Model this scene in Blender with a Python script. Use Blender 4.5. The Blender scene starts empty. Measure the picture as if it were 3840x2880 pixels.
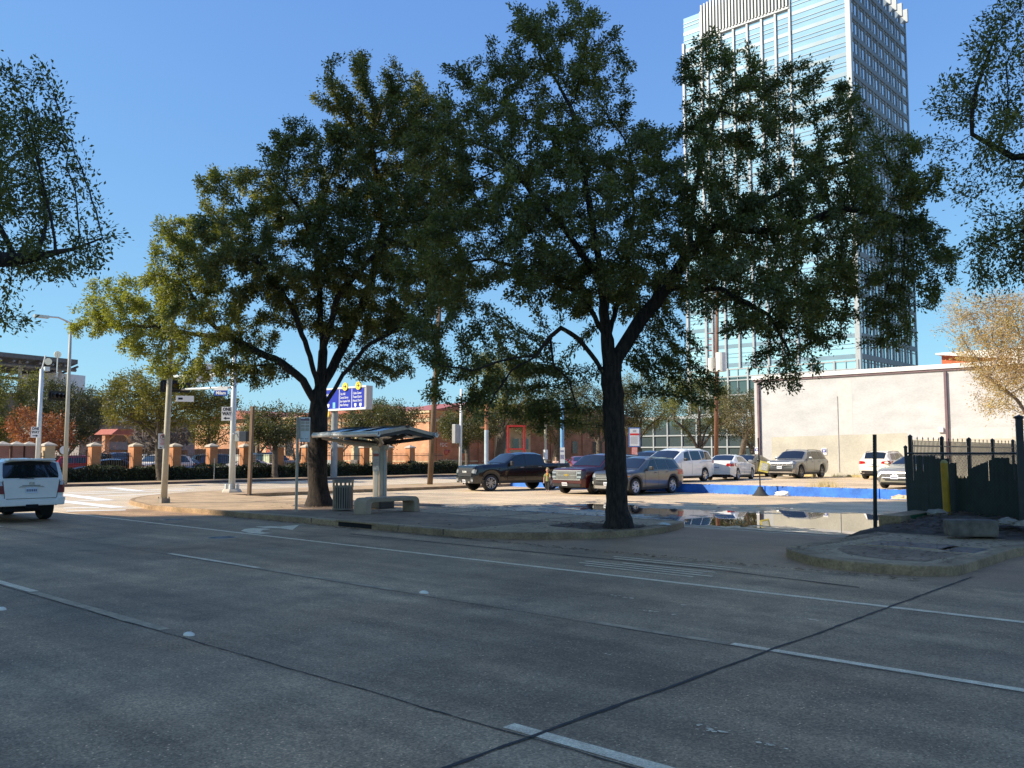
import bpy, bmesh, math, random
import numpy as np
from mathutils import Vector, Matrix
from mathutils.geometry import tessellate_polygon
R = math.radians
PI = math.pi
rng = random.Random(7)
scene = bpy.context.scene
col = scene.collection

# ------------------------------------------------------------ materials
def mat(name, c, rough=.7, metal=0., var=.18, scale=3., bump=0., bscale=None, coat=0., spec=.5,
        c2=None, trans=0., stretch=None, fine=0.):
    m = bpy.data.materials.new(name); m.use_nodes = True
    nt = m.node_tree; N = nt.nodes; L = nt.links
    b = N['Principled BSDF']
    b.inputs['Roughness'].default_value = rough
    b.inputs['Metallic'].default_value = metal
    b.inputs['Specular IOR Level'].default_value = spec
    b.inputs['Coat Weight'].default_value = coat
    b.inputs['Coat Roughness'].default_value = .04
    tc = N.new('ShaderNodeTexCoord')
    src = tc.outputs['Object']
    if stretch:
        mp = N.new('ShaderNodeMapping'); mp.inputs['Scale'].default_value = stretch
        L.new(src, mp.inputs['Vector']); src = mp.outputs['Vector']
    if var > 0 or c2:
        nz = N.new('ShaderNodeTexNoise'); nz.inputs['Scale'].default_value = scale
        nz.inputs['Detail'].default_value = 6; nz.inputs['Roughness'].default_value = .62
        L.new(src, nz.inputs['Vector'])
        rp = N.new('ShaderNodeValToRGB')
        lo = c2 if c2 else tuple(max(0, x*(1-var)) for x in c)
        hi = c if c2 else tuple(min(1, x*(1+var)) for x in c)
        rp.color_ramp.elements[0].position = .36; rp.color_ramp.elements[1].position = .64
        rp.color_ramp.elements[0].color = (*lo, 1); rp.color_ramp.elements[1].color = (*hi, 1)
        L.new(nz.outputs['Fac'], rp.inputs['Fac'])
        out = rp.outputs['Color']
        if fine:
            n2 = N.new('ShaderNodeTexNoise'); n2.inputs['Scale'].default_value = scale*14
            n2.inputs['Detail'].default_value = 3
            L.new(src, n2.inputs['Vector'])
            mr = N.new('ShaderNodeMapRange'); mr.inputs['To Min'].default_value = 1-fine; mr.inputs['To Max'].default_value = 1+fine
            mr.inputs['From Min'].default_value = .3; mr.inputs['From Max'].default_value = .7
            L.new(n2.outputs['Fac'], mr.inputs['Value'])
            mx = N.new('ShaderNodeMix'); mx.data_type = 'RGBA'; mx.blend_type = 'MULTIPLY'; mx.inputs['Factor'].default_value = 1
            L.new(out, mx.inputs['A']); L.new(mr.outputs['Result'], mx.inputs['B']); out = mx.outputs['Result']
        L.new(out, b.inputs['Base Color'])
    else:
        b.inputs['Base Color'].default_value = (*c, 1)
    if bump:
        n3 = N.new('ShaderNodeTexNoise'); n3.inputs['Scale'].default_value = bscale or scale*6
        n3.inputs['Detail'].default_value = 5
        L.new(src, n3.inputs['Vector'])
        bp = N.new('ShaderNodeBump'); bp.inputs['Strength'].default_value = bump; bp.inputs['Distance'].default_value = .02
        L.new(n3.outputs['Fac'], bp.inputs['Height']); L.new(bp.outputs['Normal'], b.inputs['Normal'])
    if trans:
        b.inputs['Transmission Weight'].default_value = trans
    return m

def brickmat(name, c1, c2, mortar, w=.22, h=.075, axis='XZ', msize=.012, rough=.85):
    m = bpy.data.materials.new(name); m.use_nodes = True
    nt = m.node_tree; N = nt.nodes; L = nt.links; b = N['Principled BSDF']
    b.inputs['Roughness'].default_value = rough
    tc = N.new('ShaderNodeTexCoord'); sp = N.new('ShaderNodeSeparateXYZ'); cb = N.new('ShaderNodeCombineXYZ')
    L.new(tc.outputs['Object'], sp.inputs[0])
    if axis == 'WALL':     # horizontal run measured along x+y so every upright face gets courses
        ad = N.new('ShaderNodeMath'); ad.operation = 'ADD'
        L.new(sp.outputs['X'], ad.inputs[0]); L.new(sp.outputs['Y'], ad.inputs[1]); L.new(ad.outputs[0], cb.inputs['X'])
        L.new(sp.outputs['Z'], cb.inputs['Y'])
    else:
        L.new(sp.outputs['X'], cb.inputs['X']); L.new(sp.outputs['Y'], cb.inputs['Y'])
    br = N.new('ShaderNodeTexBrick')
    br.inputs['Scale'].default_value = 1.
    br.inputs['Brick Width'].default_value = w; br.inputs['Row Height'].default_value = h
    br.inputs['Mortar Size'].default_value = msize
    br.inputs['Color1'].default_value = (*c1, 1); br.inputs['Color2'].default_value = (*c2, 1)
    br.inputs['Mortar'].default_value = (*mortar, 1)
    L.new(cb.outputs[0], br.inputs['Vector'])
    nz = N.new('ShaderNodeTexNoise'); nz.inputs['Scale'].default_value = .8; nz.inputs['Detail'].default_value = 6
    L.new(tc.outputs['Object'], nz.inputs['Vector'])
    mr = N.new('ShaderNodeMapRange'); mr.inputs['To Min'].default_value = .7; mr.inputs['To Max'].default_value = 1.25
    mr.inputs['From Min'].default_value = .3; mr.inputs['From Max'].default_value = .7
    L.new(nz.outputs['Fac'], mr.inputs['Value'])
    mx = N.new('ShaderNodeMix'); mx.data_type = 'RGBA'; mx.blend_type = 'MULTIPLY'; mx.inputs['Factor'].default_value = 1
    L.new(br.outputs['Color'], mx.inputs['A']); L.new(mr.outputs['Result'], mx.inputs['B'])
    L.new(mx.outputs['Result'], b.inputs['Base Color'])
    return m

def roadmat(name, c, speck=.5, streak=.3, rough=.75, big=.16, specscale=34., grain=.25):
    """worn pavement: big blotches, streaks along the driving direction, fine grain and pale stone chips"""
    m = bpy.data.materials.new(name); m.use_nodes = True
    nt = m.node_tree; N = nt.nodes; L = nt.links; b = N['Principled BSDF']
    tc = N.new('ShaderNodeTexCoord'); O = tc.outputs['Object']
    def noise(sc, det=5, stretch=None, ro=.6):
        s = O
        if stretch:
            mp = N.new('ShaderNodeMapping'); mp.inputs['Scale'].default_value = stretch; L.new(O, mp.inputs[0]); s = mp.outputs[0]
        n = N.new('ShaderNodeTexNoise'); n.inputs['Scale'].default_value = sc; n.inputs['Detail'].default_value = det
        n.inputs['Roughness'].default_value = ro
        L.new(s, n.inputs['Vector']); return n.outputs['Fac']
    def rng_(v, a, bb, f0=.3, f1=.7):
        r = N.new('ShaderNodeMapRange'); r.inputs['From Min'].default_value = f0; r.inputs['From Max'].default_value = f1
        r.inputs['To Min'].default_value = a; r.inputs['To Max'].default_value = bb
        L.new(v, r.inputs['Value']); return r.outputs['Result']
    def mul(a, bb):
        k = N.new('ShaderNodeMath'); k.operation = 'MULTIPLY'; L.new(a, k.inputs[0]); L.new(bb, k.inputs[1]); return k.outputs[0]
    def add(a, bb):
        k = N.new('ShaderNodeMath'); k.operation = 'ADD'; L.new(a, k.inputs[0]); L.new(bb, k.inputs[1]); return k.outputs[0]
    v = rng_(noise(.22, 6), 1-big*1.6, 1+big*1.6)
    v = mul(v, rng_(noise(1.3, 7, None, .7), 1-big, 1+big))
    v = mul(v, rng_(noise(1., 5, (.12, 1.6, 1)), 1-streak, 1+streak))
    v = mul(v, rng_(noise(.85, 3), 1., .70, .60, .72))      # old drips and stains
    v = mul(v, rng_(noise(48., 6, None, .8), .50, 1.50))
    vo = N.new('ShaderNodeTexVoronoi'); vo.inputs['Scale'].default_value = specscale; L.new(O, vo.inputs['Vector'])
    ch = rng_(vo.outputs['Distance'], 1., 0., .06, .30)
    # only some cells carry a pale chip, more of them in worn areas
    sx = N.new('ShaderNodeSeparateColor'); L.new(vo.outputs['Color'], sx.inputs[0])
    sel = rng_(sx.outputs[0], 0., 1., .55, .95)
    wear = rng_(noise(.55, 5), 0.15, 1.)
    v = add(v, mul(mul(ch, mul(sel, wear)), rng_(noise(9.), speck*1.0, speck*3.4)))
    # coarser exposed aggregate: whole stones lighter or darker than the paste
    v2 = N.new('ShaderNodeTexVoronoi'); v2.inputs['Scale'].default_value = specscale*1.7; L.new(O, v2.inputs['Vector'])
    s2 = N.new('ShaderNodeSeparateColor'); L.new(v2.outputs['Color'], s2.inputs[0])
    v = mul(v, rng_(s2.outputs[1], 1-grain*.55, 1+grain*.9, .1, .95))
    cc = N.new('ShaderNodeMix'); cc.data_type = 'RGBA'; cc.blend_type = 'MULTIPLY'; cc.inputs['Factor'].default_value = 1
    tint = N.new('ShaderNodeMix'); tint.data_type = 'RGBA'
    tint.inputs['A'].default_value = (*c, 1); tint.inputs['B'].default_value = (c[0]*1.08, c[1]*.98, c[2]*.9, 1)
    L.new(rng_(noise(.5, 4), 0, 1), tint.inputs['Factor'])
    L.new(tint.outputs['Result'], cc.inputs['A']); L.new(v, cc.inputs['B'])
    L.new(cc.outputs['Result'], b.inputs['Base Color'])
    b.inputs['Roughness'].default_value = rough
    bp = N.new('ShaderNodeBump'); bp.inputs['Strength'].default_value = .35; bp.inputs['Distance'].default_value = .01
    L.new(noise(60., 4), bp.inputs['Height']); L.new(bp.outputs['Normal'], b.inputs['Normal'])
    return m

def leafmat(name, c1, c2, c3=None, tr=.35, clump=.5, lit_flank=None):
    m = bpy.data.materials.new(name); m.use_nodes = True
    nt = m.node_tree; N = nt.nodes; L = nt.links
    N.remove(N['Principled BSDF']); out = N['Material Output']
    g = N.new('ShaderNodeNewGeometry'); tc = N.new('ShaderNodeTexCoord')
    nz = N.new('ShaderNodeTexNoise'); nz.inputs['Scale'].default_value = clump; nz.inputs['Detail'].default_value = 3
    L.new(tc.outputs['Object'], nz.inputs['Vector'])
    ad = N.new('ShaderNodeMath'); ad.operation = 'MULTIPLY_ADD'; ad.inputs[1].default_value = .55
    L.new(g.outputs['Random Per Island'], ad.inputs[0])
    mr = N.new('ShaderNodeMapRange'); mr.inputs['From Min'].default_value = .32; mr.inputs['From Max'].default_value = .68
    mr.inputs['To Max'].default_value = .45
    L.new(nz.outputs['Fac'], mr.inputs['Value']); L.new(mr.outputs['Result'], ad.inputs[2])
    rp = N.new('ShaderNodeValToRGB'); e = rp.color_ramp.elements
    e[0].color = (*c1, 1); e[1].color = (*c2, 1); e[0].position = .1; e[1].position = .9
    if c3:
        k = e.new(.55); k.color = (*c3, 1)
    L.new(ad.outputs[0], rp.inputs['Fac'])
    lc = rp.outputs['Color']
    if lit_flank:        # sunlight on one flank of the crown painted as yellower leaf colour: (direction, start, end, colour)
        dt = N.new('ShaderNodeVectorMath'); dt.operation = 'DOT_PRODUCT'; dt.inputs[1].default_value = lit_flank[0]; L.new(tc.outputs['Object'], dt.inputs[0])
        gr = N.new('ShaderNodeMapRange'); gr.inputs['From Min'].default_value = lit_flank[1]; gr.inputs['From Max'].default_value = lit_flank[2]; gr.inputs['To Max'].default_value = .8
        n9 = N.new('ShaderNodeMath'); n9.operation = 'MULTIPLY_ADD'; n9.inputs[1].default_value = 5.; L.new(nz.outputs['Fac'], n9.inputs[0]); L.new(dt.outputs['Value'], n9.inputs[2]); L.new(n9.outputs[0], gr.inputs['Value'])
        gm_ = N.new('ShaderNodeMix'); gm_.data_type = 'RGBA'; gm_.inputs['B'].default_value = (*lit_flank[3], 1); L.new(lc, gm_.inputs['A']); L.new(gr.outputs['Result'], gm_.inputs['Factor']); lc = gm_.outputs['Result']
    d = N.new('ShaderNodeBsdfDiffuse'); t = N.new('ShaderNodeBsdfTranslucent'); gl = N.new('ShaderNodeBsdfGlossy')
    gl.inputs['Roughness'].default_value = .55; gl.inputs['Color'].default_value = (.8, .85, .9, 1)
    L.new(lc, d.inputs['Color'])
    mxc = N.new('ShaderNodeMix'); mxc.data_type = 'RGBA'; mxc.blend_type = 'MULTIPLY'; mxc.inputs['Factor'].default_value = 1
    mxc.inputs['B'].default_value = (1.3, 1.4, .5, 1); L.new(lc, mxc.inputs['A'])
    L.new(mxc.outputs['Result'], t.inputs['Color'])
    m1 = N.new('ShaderNodeMixShader'); m1.inputs[0].default_value = tr
    L.new(d.outputs[0], m1.inputs[1]); L.new(t.outputs[0], m1.inputs[2])
    m2 = N.new('ShaderNodeMixShader'); m2.inputs[0].default_value = .045
    L.new(m1.outputs[0], m2.inputs[1]); L.new(gl.outputs[0], m2.inputs[2])
    L.new(m2.outputs[0], out.inputs['Surface'])
    return m

# ------------------------------------------------------------ mesh builder
class MB:
    def __init__(s): s.v = []; s.f = []
    def add(s, vs, fs):
        o = len(s.v); s.v += [tuple(p) for p in vs]; s.f += [tuple(i+o for i in f) for f in fs]; return s
    def box(s, c, d, rz=0, rx=0, ry=0):
        M = Matrix.Rotation(rz, 3, 'Z') @ Matrix.Rotation(ry, 3, 'Y') @ Matrix.Rotation(rx, 3, 'X')
        vs = [Vector(c) + M @ Vector((x*d[0]/2, y*d[1]/2, z*d[2]/2)) for x in (-1, 1) for y in (-1, 1) for z in (-1, 1)]
        return s.add(vs, [(0, 1, 3, 2), (4, 6, 7, 5), (0, 4, 5, 1), (2, 3, 7, 6), (0, 2, 6, 4), (1, 5, 7, 3)])
    def bb(s, x0, x1, y0, y1, z0, z1): return s.box(((x0+x1)/2, (y0+y1)/2, (z0+z1)/2), (x1-x0, y1-y0, z1-z0))
    def tube(s, pts, rad, n=10, cap=True):
        pts = [Vector(p) for p in pts]
        if not hasattr(rad, '__len__'): rad = [rad]*len(pts)
        rings = []; up = None
        for i, p in enumerate(pts):
            a = pts[max(0, i-1)]; b = pts[min(len(pts)-1, i+1)]; t = (b-a).normalized()
            if up is None:
                up = Vector((0, 0, 1)) if abs(t.z) < .9 else Vector((1, 0, 0))
            x = up.cross(t)
            if x.length < 1e-5: x = Vector((1, 0, 0)).cross(t)
            x.normalize(); y = t.cross(x); up = y
            rings.append([p + (x*math.cos(2*PI*k/n) + y*math.sin(2*PI*k/n))*rad[i] for k in range(n)])
        vs = [q for r in rings for q in r]; fs = []
        for i in range(len(pts)-1):
            for k in range(n):
                k2 = (k+1) % n
                fs.append((i*n+k, i*n+k2, (i+1)*n+k2, (i+1)*n+k))
        if cap: fs += [tuple(range(n-1, -1, -1)), tuple((len(pts)-1)*n+k for k in range(n))]
        return s.add(vs, fs)
    def cyl(s, p0, p1, r0, r1=None, n=16, cap=True): return s.tube([p0, p1], [r0, r0 if r1 is None else r1], n, cap)
    def lathe(s, prof, n=24, o=(0, 0, 0), axis='Z', closed=False):
        vs = []; fs = []; m = len(prof)
        for k in range(n):
            a = 2*PI*k/n
            for r, z in prof:
                x, y = r*math.cos(a), r*math.sin(a)
                p = {'Z': (x, y, z), 'Y': (x, z, y), 'X': (z, x, y)}[axis]
                vs.append((p[0]+o[0], p[1]+o[1], p[2]+o[2]))
        for k in range(n):
            k2 = (k+1) % n
            for i in range(m if closed else m-1):
                j = (i+1) % m
                fs.append((k*m+i, k2*m+i, k2*m+j, k*m+j))
        return s.add(vs, fs)
    def prism(s, poly, z0, z1, ax='Z'):
        n = len(poly)
        def P(a, b, z): return {'Z': (a, b, z), 'Y': (a, z, b), 'X': (z, a, b)}[ax]
        vs = [P(a, b, z0) for a, b in poly] + [P(a, b, z1) for a, b in poly]
        fs = [tuple(range(n-1, -1, -1)), tuple(range(n, 2*n))] + [(i, (i+1) % n, n+(i+1) % n, n+i) for i in range(n)]
        return s.add(vs, fs)
    def poly(s, pts): return s.add(pts, [tuple(range(len(pts)))])
    def sheet(s, x0, x1, y0, y1, z): return s.poly([(x0, y0, z), (x1, y0, z), (x1, y1, z), (x0, y1, z)])
    def build(s, name, m, parent=None, loc=(0, 0, 0), rz=0, smooth=False, bevel=0, seg=2, flip=True, auto=None):
        me = bpy.data.meshes.new(name); me.from_pydata(s.v, [], s.f)
        bm = bmesh.new(); bm.from_mesh(me)
        if flip: bmesh.ops.recalc_face_normals(bm, faces=bm.faces)
        if bevel:
            es = [e for e in bm.edges if len(e.link_faces) == 2 and e.calc_face_angle(0) > .5]
            bmesh.ops.bevel(bm, geom=es, offset=bevel, segments=seg, affect='EDGES', profile=.6, clamp_overlap=True)
        if any(len(f.verts) > 4 for f in bm.faces):
            bmesh.ops.triangulate(bm, faces=[f for f in bm.faces if len(f.verts) > 4])
        bm.to_mesh(me); bm.free()
        if smooth:
            me.polygons.foreach_set('use_smooth', [True]*len(me.polygons))
            if auto: me.set_sharp_from_angle(angle=auto)
        if m: me.materials.append(m)
        o = bpy.data.objects.new(name, me); col.objects.link(o)
        o.location = loc; o.rotation_euler = (0, 0, rz); o.parent = parent
        return o

def tag(o, label=None, cat=None, group=None, kind=None):
    if label: o['label'] = label
    if cat: o['category'] = cat
    if group: o['group'] = group
    if kind: o['kind'] = kind
    return o
def thing(name, label, cat, loc=(0, 0, 0), rz=0, group=None):
    o = bpy.data.objects.new(name, None); col.objects.link(o)
    o.empty_display_size = .3; o.location = loc; o.rotation_euler = (0, 0, rz)
    return tag(o, label, cat, group)
def struct(name, mb, m, **k): return tag(mb.build(name, m, **k), kind='structure')
def setlabel(o, l): o['label'] = l; return o

_txt = {}
def text(name, s, size, m, parent, loc, rot=(PI/2, 0, 0), align='CENTER', depth=.002, sx=1., bold=0.):
    cu = bpy.data.curves.new('t', 'FONT'); cu.body = s; cu.size = size; cu.align_x = align; cu.align_y = 'CENTER'
    cu.extrude = depth; cu.offset = bold; cu.resolution_u = 3
    to = bpy.data.objects.new('t', cu); col.objects.link(to)
    dg = bpy.context.evaluated_depsgraph_get(); dg.update()
    me = bpy.data.meshes.new_from_object(to.evaluated_get(dg))
    bpy.data.objects.remove(to); bpy.data.curves.remove(cu)
    me.name = name; me.materials.clear(); me.materials.append(m)
    me.transform(Matrix.Diagonal((sx, 1, 1, 1)))
    o = bpy.data.objects.new(name, me); col.objects.link(o); o.parent = parent; o.location = loc; o.rotation_euler = rot
    return o

def copy_tree(o, parent=None):
    c = o.copy(); col.objects.link(c); c.parent = parent
    for ch in list(o.children): copy_tree(ch, c)
    return c

def mesh_np(name, verts, quads, m, parent=None, smooth=False):
    me = bpy.data.meshes.new(name)
    nv, nf = len(verts), len(quads); k = quads.shape[1]
    me.vertices.add(nv); me.vertices.foreach_set('co', verts.astype(np.float32).ravel())
    me.loops.add(nf*k); me.loops.foreach_set('vertex_index', quads.astype(np.int32).ravel())
    me.polygons.add(nf)
    me.polygons.foreach_set('loop_start', np.arange(0, nf*k, k, dtype=np.int32))
    me.polygons.foreach_set('loop_total', np.full(nf, k, dtype=np.int32))
    if smooth: me.polygons.foreach_set('use_smooth', np.ones(nf, dtype=bool))
    me.update(calc_edges=True)
    me.materials.append(m)
    o = bpy.data.objects.new(name, me); col.objects.link(o); o.parent = parent
    return o

# ------------------------------------------------------------ camera, sun, sky
F_PX, YAW, PITCH, EYE = 3300., R(42.35), math.atan(260/3300.), 1.9
cam = bpy.data.cameras.new('camera'); cam.sensor_width = 36; cam.lens = 36*F_PX/3840
cam.clip_end = 5000; cam.clip_start = .05
co = bpy.data.objects.new('camera', cam); col.objects.link(co)
co.location = (0, 0, EYE); co.rotation_euler = (PI/2+PITCH, 0, YAW); scene.camera = co
_fw = np.array([-math.sin(YAW)*math.cos(PITCH), math.cos(YAW)*math.cos(PITCH), math.sin(PITCH)])
_rt = np.array([math.cos(YAW), math.sin(YAW), 0.]); _up = np.cross(_rt, _fw)
def at_depth(x, y, d):
    """a real place seen at (x, y) in a 2212-wide view of the site, d metres in front of the viewer"""
    x, y = x*3840/2212, y*3840/2212
    return np.array([0, 0, EYE]) + d*(_fw + _rt*(x-1920)/F_PX + _up*(1440-y)/F_PX)

AZ, EL = R(36), R(34)      # shadows run along +y turned 36 degrees to +x
sd = Vector((math.sin(AZ)*math.cos(EL), math.cos(AZ)*math.cos(EL), -math.sin(EL)))
sun = bpy.data.lights.new('sun', 'SUN'); sun.energy = 7.4; sun.angle = R(.5); sun.color = (1., .90, .74)
so = bpy.data.objects.new('sun', sun); col.objects.link(so)
so.rotation_euler = sd.to_track_quat('-Z', 'Y').to_euler(); so.location = (-20, -20, 60)

w = bpy.data.worlds.new('World'); scene.world = w; w.use_nodes = True
N = w.node_tree.nodes; L = w.node_tree.links
sky = N.new('ShaderNodeTexSky'); sky.sky_type = 'NISHITA'; sky.sun_disc = False
sky.sun_elevation = EL; sky.sun_rotation = math.atan2(-sd.x, -sd.y)
sky.altitude = 0; sky.air_density = 1.0; sky.dust_density = .4; sky.ozone_density = 2.2
# the air over the city is clear and cold: grade the physical sky channel by channel toward a deep winter blue
sepc = N.new('ShaderNodeSeparateColor'); cmb = N.new('ShaderNodeCombineColor'); L.new(sky.outputs[0], sepc.inputs[0])
for i, (gam, k) in enumerate(((.64, .53), (.66, .85), (.30, 1.0))):
    sc_ = N.new('ShaderNodeMath'); sc_.operation = 'MULTIPLY'; sc_.inputs[1].default_value = .15; L.new(sepc.outputs[i], sc_.inputs[0])
    pw = N.new('ShaderNodeMath'); pw.operation = 'POWER'; pw.inputs[1].default_value = gam; L.new(sc_.outputs[0], pw.inputs[0])
    mu = N.new('ShaderNodeMath'); mu.operation = 'MULTIPLY'; mu.inputs[1].default_value = k/.15; L.new(pw.outputs[0], mu.inputs[0])
    L.new(mu.outputs[0], cmb.inputs[i])
L.new(cmb.outputs[0], N['Background'].inputs[0]); N['Background'].inputs[1].default_value = .15
scene.view_settings.view_transform = 'Standard'; scene.view_settings.look = 'None'
scene.view_settings.exposure = 0; scene.view_settings.gamma = 1
scene.cycles.max_bounces = 8; scene.cycles.transparent_max_bounces = 8
scene.cycles.diffuse_bounces = 3; scene.cycles.use_denoising = True; scene.cycles.denoising_prefilter = 'NONE'; scene.cycles.denoising_input_passes = 'RGB_ALBEDO_NORMAL'
# ------------------------------------------------------------ palette
M_road = roadmat('worn_shaded_road_concrete', (.325, .212, .114), speck=1.7, streak=.28, big=.26, grain=.42)  # colour toned for the stretch of street lying in shade
M_cross = roadmat('sunlit_street_concrete', (.54, .45, .32), speck=.1, streak=.12, big=.1)  # paler colour for the sunlit paving
M_lot = roadmat('parking_lot_surface', (.55, .43, .275), speck=.15, streak=.14, big=.16)
M_lot2 = roadmat('upper_lot_surface', (.58, .45, .29), speck=.1, streak=.2, big=.15)
M_drive = roadmat('driveway_concrete', (.35, .215, .115), speck=.12, streak=.08, big=.14)
M_walk = mat('sidewalk_concrete', (.45, .31, .175), .85, var=.2, scale=1.1, bump=.3, bscale=40, fine=.18)
M_kerb = mat('kerb_concrete', (.34, .22, .115), .85, var=.3, scale=1.6, bump=.4, bscale=30, fine=.25)
M_kerbdk = mat('dirty_kerb', (.12, .08, .065), .85, var=.3, scale=1.2, fine=.2)
M_paver = brickmat('sidewalk_pavers', (.26, .165, .095), (.34, .22, .13), (.15, .10, .06), w=.4, h=.2, axis='XY', msize=.012)
M_dirt = mat('bare_dirt', (.12, .085, .06), .95, var=.4, scale=5, bump=.8, bscale=25, fine=.35)
M_grnd = mat('distant_ground', (.22, .2, .15), .95, var=.25, scale=.08)
M_white = mat('worn_shaded_white_paint', (.97, .75, .47), .7, c2=(.70, .50, .30), scale=6, fine=.3)  # colour toned for markings lying in shade
M_faded = mat('faded_paint_trace', (.46, .31, .175), .8, var=.25, scale=5, fine=.2)
M_seam = mat('joint_sealant', (.05, .038, .028), .8, var=.3, scale=5)
M_black = mat('black_paint', (.012, .013, .014), .4, var=.1)
M_dark = mat('void_shade_black', (.004, .004, .004), .9, var=0)
M_steel = mat('galvanised_steel', (.55, .50, .45), .38, metal=.7, var=.12, scale=8)
M_alu = mat('brushed_aluminium', (.50, .40, .30), .5, metal=.25, var=.15, scale=6, stretch=(6, 6, 1))
M_dkmetal = mat('dark_metal', (.045, .042, .04), .5, metal=.3, var=.2)
M_signw = mat('sign_white', (.8, .8, .78), .5, var=.05, scale=3)
M_signk = mat('sign_black', (.015, .015, .017), .5, var=0)
M_signr = mat('sign_red', (.6, .03, .025), .5, var=.1)
M_signb = mat('sign_blue', (.012, .022, .27), .4, var=.1, scale=2)
M_signy = mat('sign_yellow', (.85, .6, .06), .5, var=.08)
M_wood = mat('weathered_pole_wood', (.17, .115, .075), .9, var=.35, scale=4, stretch=(5, 5, .35), bump=.5)
M_bark = mat('oak_bark', (.032, .022, .015), .95, var=.7, scale=7, stretch=(2.4, 2.4, .6), bump=.9, bscale=22)
M_barkbg = mat('street_tree_bark', (.10, .08, .06), .95, var=.35, scale=6)

# ------------------------------------------------------------ ground and roads
g = MB(); g.sheet(-1500, 1500, -1500, 1500, -.06); struct('ground', g, M_grnd)
g = MB(); g.sheet(-30.2, 90, .9, 14.1, 0); struct('road', g, M_road)  # ends at the shadow edge; the sunlit stretch beyond takes the paler colour
g = MB(); g.sheet(-260, -30.2, .9, 14.1, 0); g.sheet(-52.5, -34.5, 14.1, 240, 0); g.sheet(-34.5, -24, 14.1, 20, 0); g.sheet(-52.5, -38.5, -28, .9, 0)
struct('cross_street', g, M_cross)
g = MB(); g.sheet(-16, 12, 14.1, 20.0, 0); struct('driveway', g, M_drive)
g = MB(); g.sheet(-34.5, 12, 20.0, 38.0, 0); struct('parking_lot', g, M_lot)
g = MB(); g.bb(-34.5, 40, 38.0, 150, -.05, .40); struct('upper_parking_lot', g, M_lot2)
g = MB(); g.bb(-130, -57.9, 14.3, 240, -.05, .10); struct('fenced_lot', g, M_lot)
g = MB(); g.bb(-30, 40, -8, .9, -.05, .14); struct('near_sidewalk', g, M_walk)

def arc(cx, cy, r, a0, a1, n=10):
    return [(cx+r*math.cos(R(a0+(a1-a0)*i/n)), cy+r*math.sin(R(a0+(a1-a0)*i/n))) for i in range(n+1)]
def inset(poly, d):
    n = len(poly); out = []
    for i in range(n):
        p0, p1, p2 = Vector(poly[i-1]), Vector(poly[i]), Vector(poly[(i+1) % n])
        a = (p1-p0).normalized(); b = (p2-p1).normalized()
        na = Vector((-a.y, a.x)); nb = Vector((-b.y, b.x)); k = (na+nb)
        k = k/max(.3, k.length_squared/2)
        out.append(tuple(p1+k*d))
    return out
def raised(name, poly, kw=.17, h=.15, kerbname='kerb', slab=M_walk, kmat=M_kerb):
    inn = inset(poly, kw); n = len(poly)
    k = MB()
    vs = [(*p, -.05) for p in poly]+[(*p, h) for p in poly]+[(*p, h) for p in inn]+[(*p, -.05) for p in inn]
    fs = []
    for i in range(n):
        j = (i+1) % n
        for a in range(4):
            b = (a+1) % 4
            fs.append((a*n+i, a*n+j, b*n+j, b*n+i))
    k.add(vs, fs); struct(kerbname, k, kmat, bevel=.025)
    s = MB(); s.prism(inn, -.05, h-.006); struct(name, s, slab)

corner = [(-25, 14.1), (-14.9, 14.1), (-14.2, 14.2), (-13.4, 14.55), (-12.7, 15.05), (-12.1, 15.8), (-11.75, 16.5), (-11.6, 17.3), (-11.65, 18.3), (-11.9, 19.2), (-12.2, 20.0), (-34.5, 20.0), (-34.5, 120), (-38.5, 120), (-38.5, 24)] \
    + arc(-29.8, 23.0, 8.7, 183, 262, 10) + [(-29.5, 13.95)]
raised('sidewalk', corner)
g = MB(); g.sheet(-24.2, -14.8, 14.45, 17.7, .148); struct('sidewalk_pavers', g, M_paver)
g = MB()
for y in (17.72,): g.bb(-30, -12.6, y-.015, y+.015, .1445, .1492)
for x in (-29, -27, -25, -23, -21, -19, -17, -15.3, -13.8): g.bb(x-.012, x+.012, 17.76, 19.8, .1445, .1492)
struct('sidewalk_joint', g, M_seam)
island = [(-4.75, 14.45)] + arc(-4.95, 15.2, .75, -60, 0, 4)[1:] + [(-4.2, 18.4), (-3.6, 20.2), (-7.3, 20.2), (-7.45, 16.6)] + \
    arc(-6.2, 16.2, 1.3, 180, 225, 4) + arc(-5.55, 15.9, 1.55, 226, 285, 6)
raised('traffic_island', island, kw=.38, h=.16)
g = MB(); g.poly([(*p, .158) for p in [(-6.75, 16.9), (-6.55, 15.95), (-6.1, 15.35), (-5.3, 15.0), (-4.75, 15.2), (-4.62, 16.8)]])
struct('island_pavers', g, M_paver)
for i, (x0, x1, y0, y1) in enumerate([(-6.55, -5.15, 17.2, 18.15), (-5.05, -4.5, 16.9, 17.9)]):
    t = thing('vault_cover', ['long dark steel utility cover set in the island pavement', 'small square steel utility cover beside the long cover'][i], 'utility cover', ((x0+x1)/2, (y0+y1)/2, .156), 0, 'utility covers in the island')
    a, b = (x1-x0)/2, (y1-y0)/2
    q = MB(); q.bb(-a, a, -b, b, -.01, .006); q.build('plate', mat('steel_plate', (.07, .068, .065), .6, metal=.3, var=.3, scale=3), t)
    q = MB()
    q.bb(-a-.1, a+.1, -b-.1, -b, -.01, .009); q.bb(-a-.1, a+.1, b, b+.1, -.01, .009); q.bb(-a-.1, -a, -b, b, -.01, .009); q.bb(a, a+.1, -b, b, -.01, .009)
    q.build('frame', M_walk, t)
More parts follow.
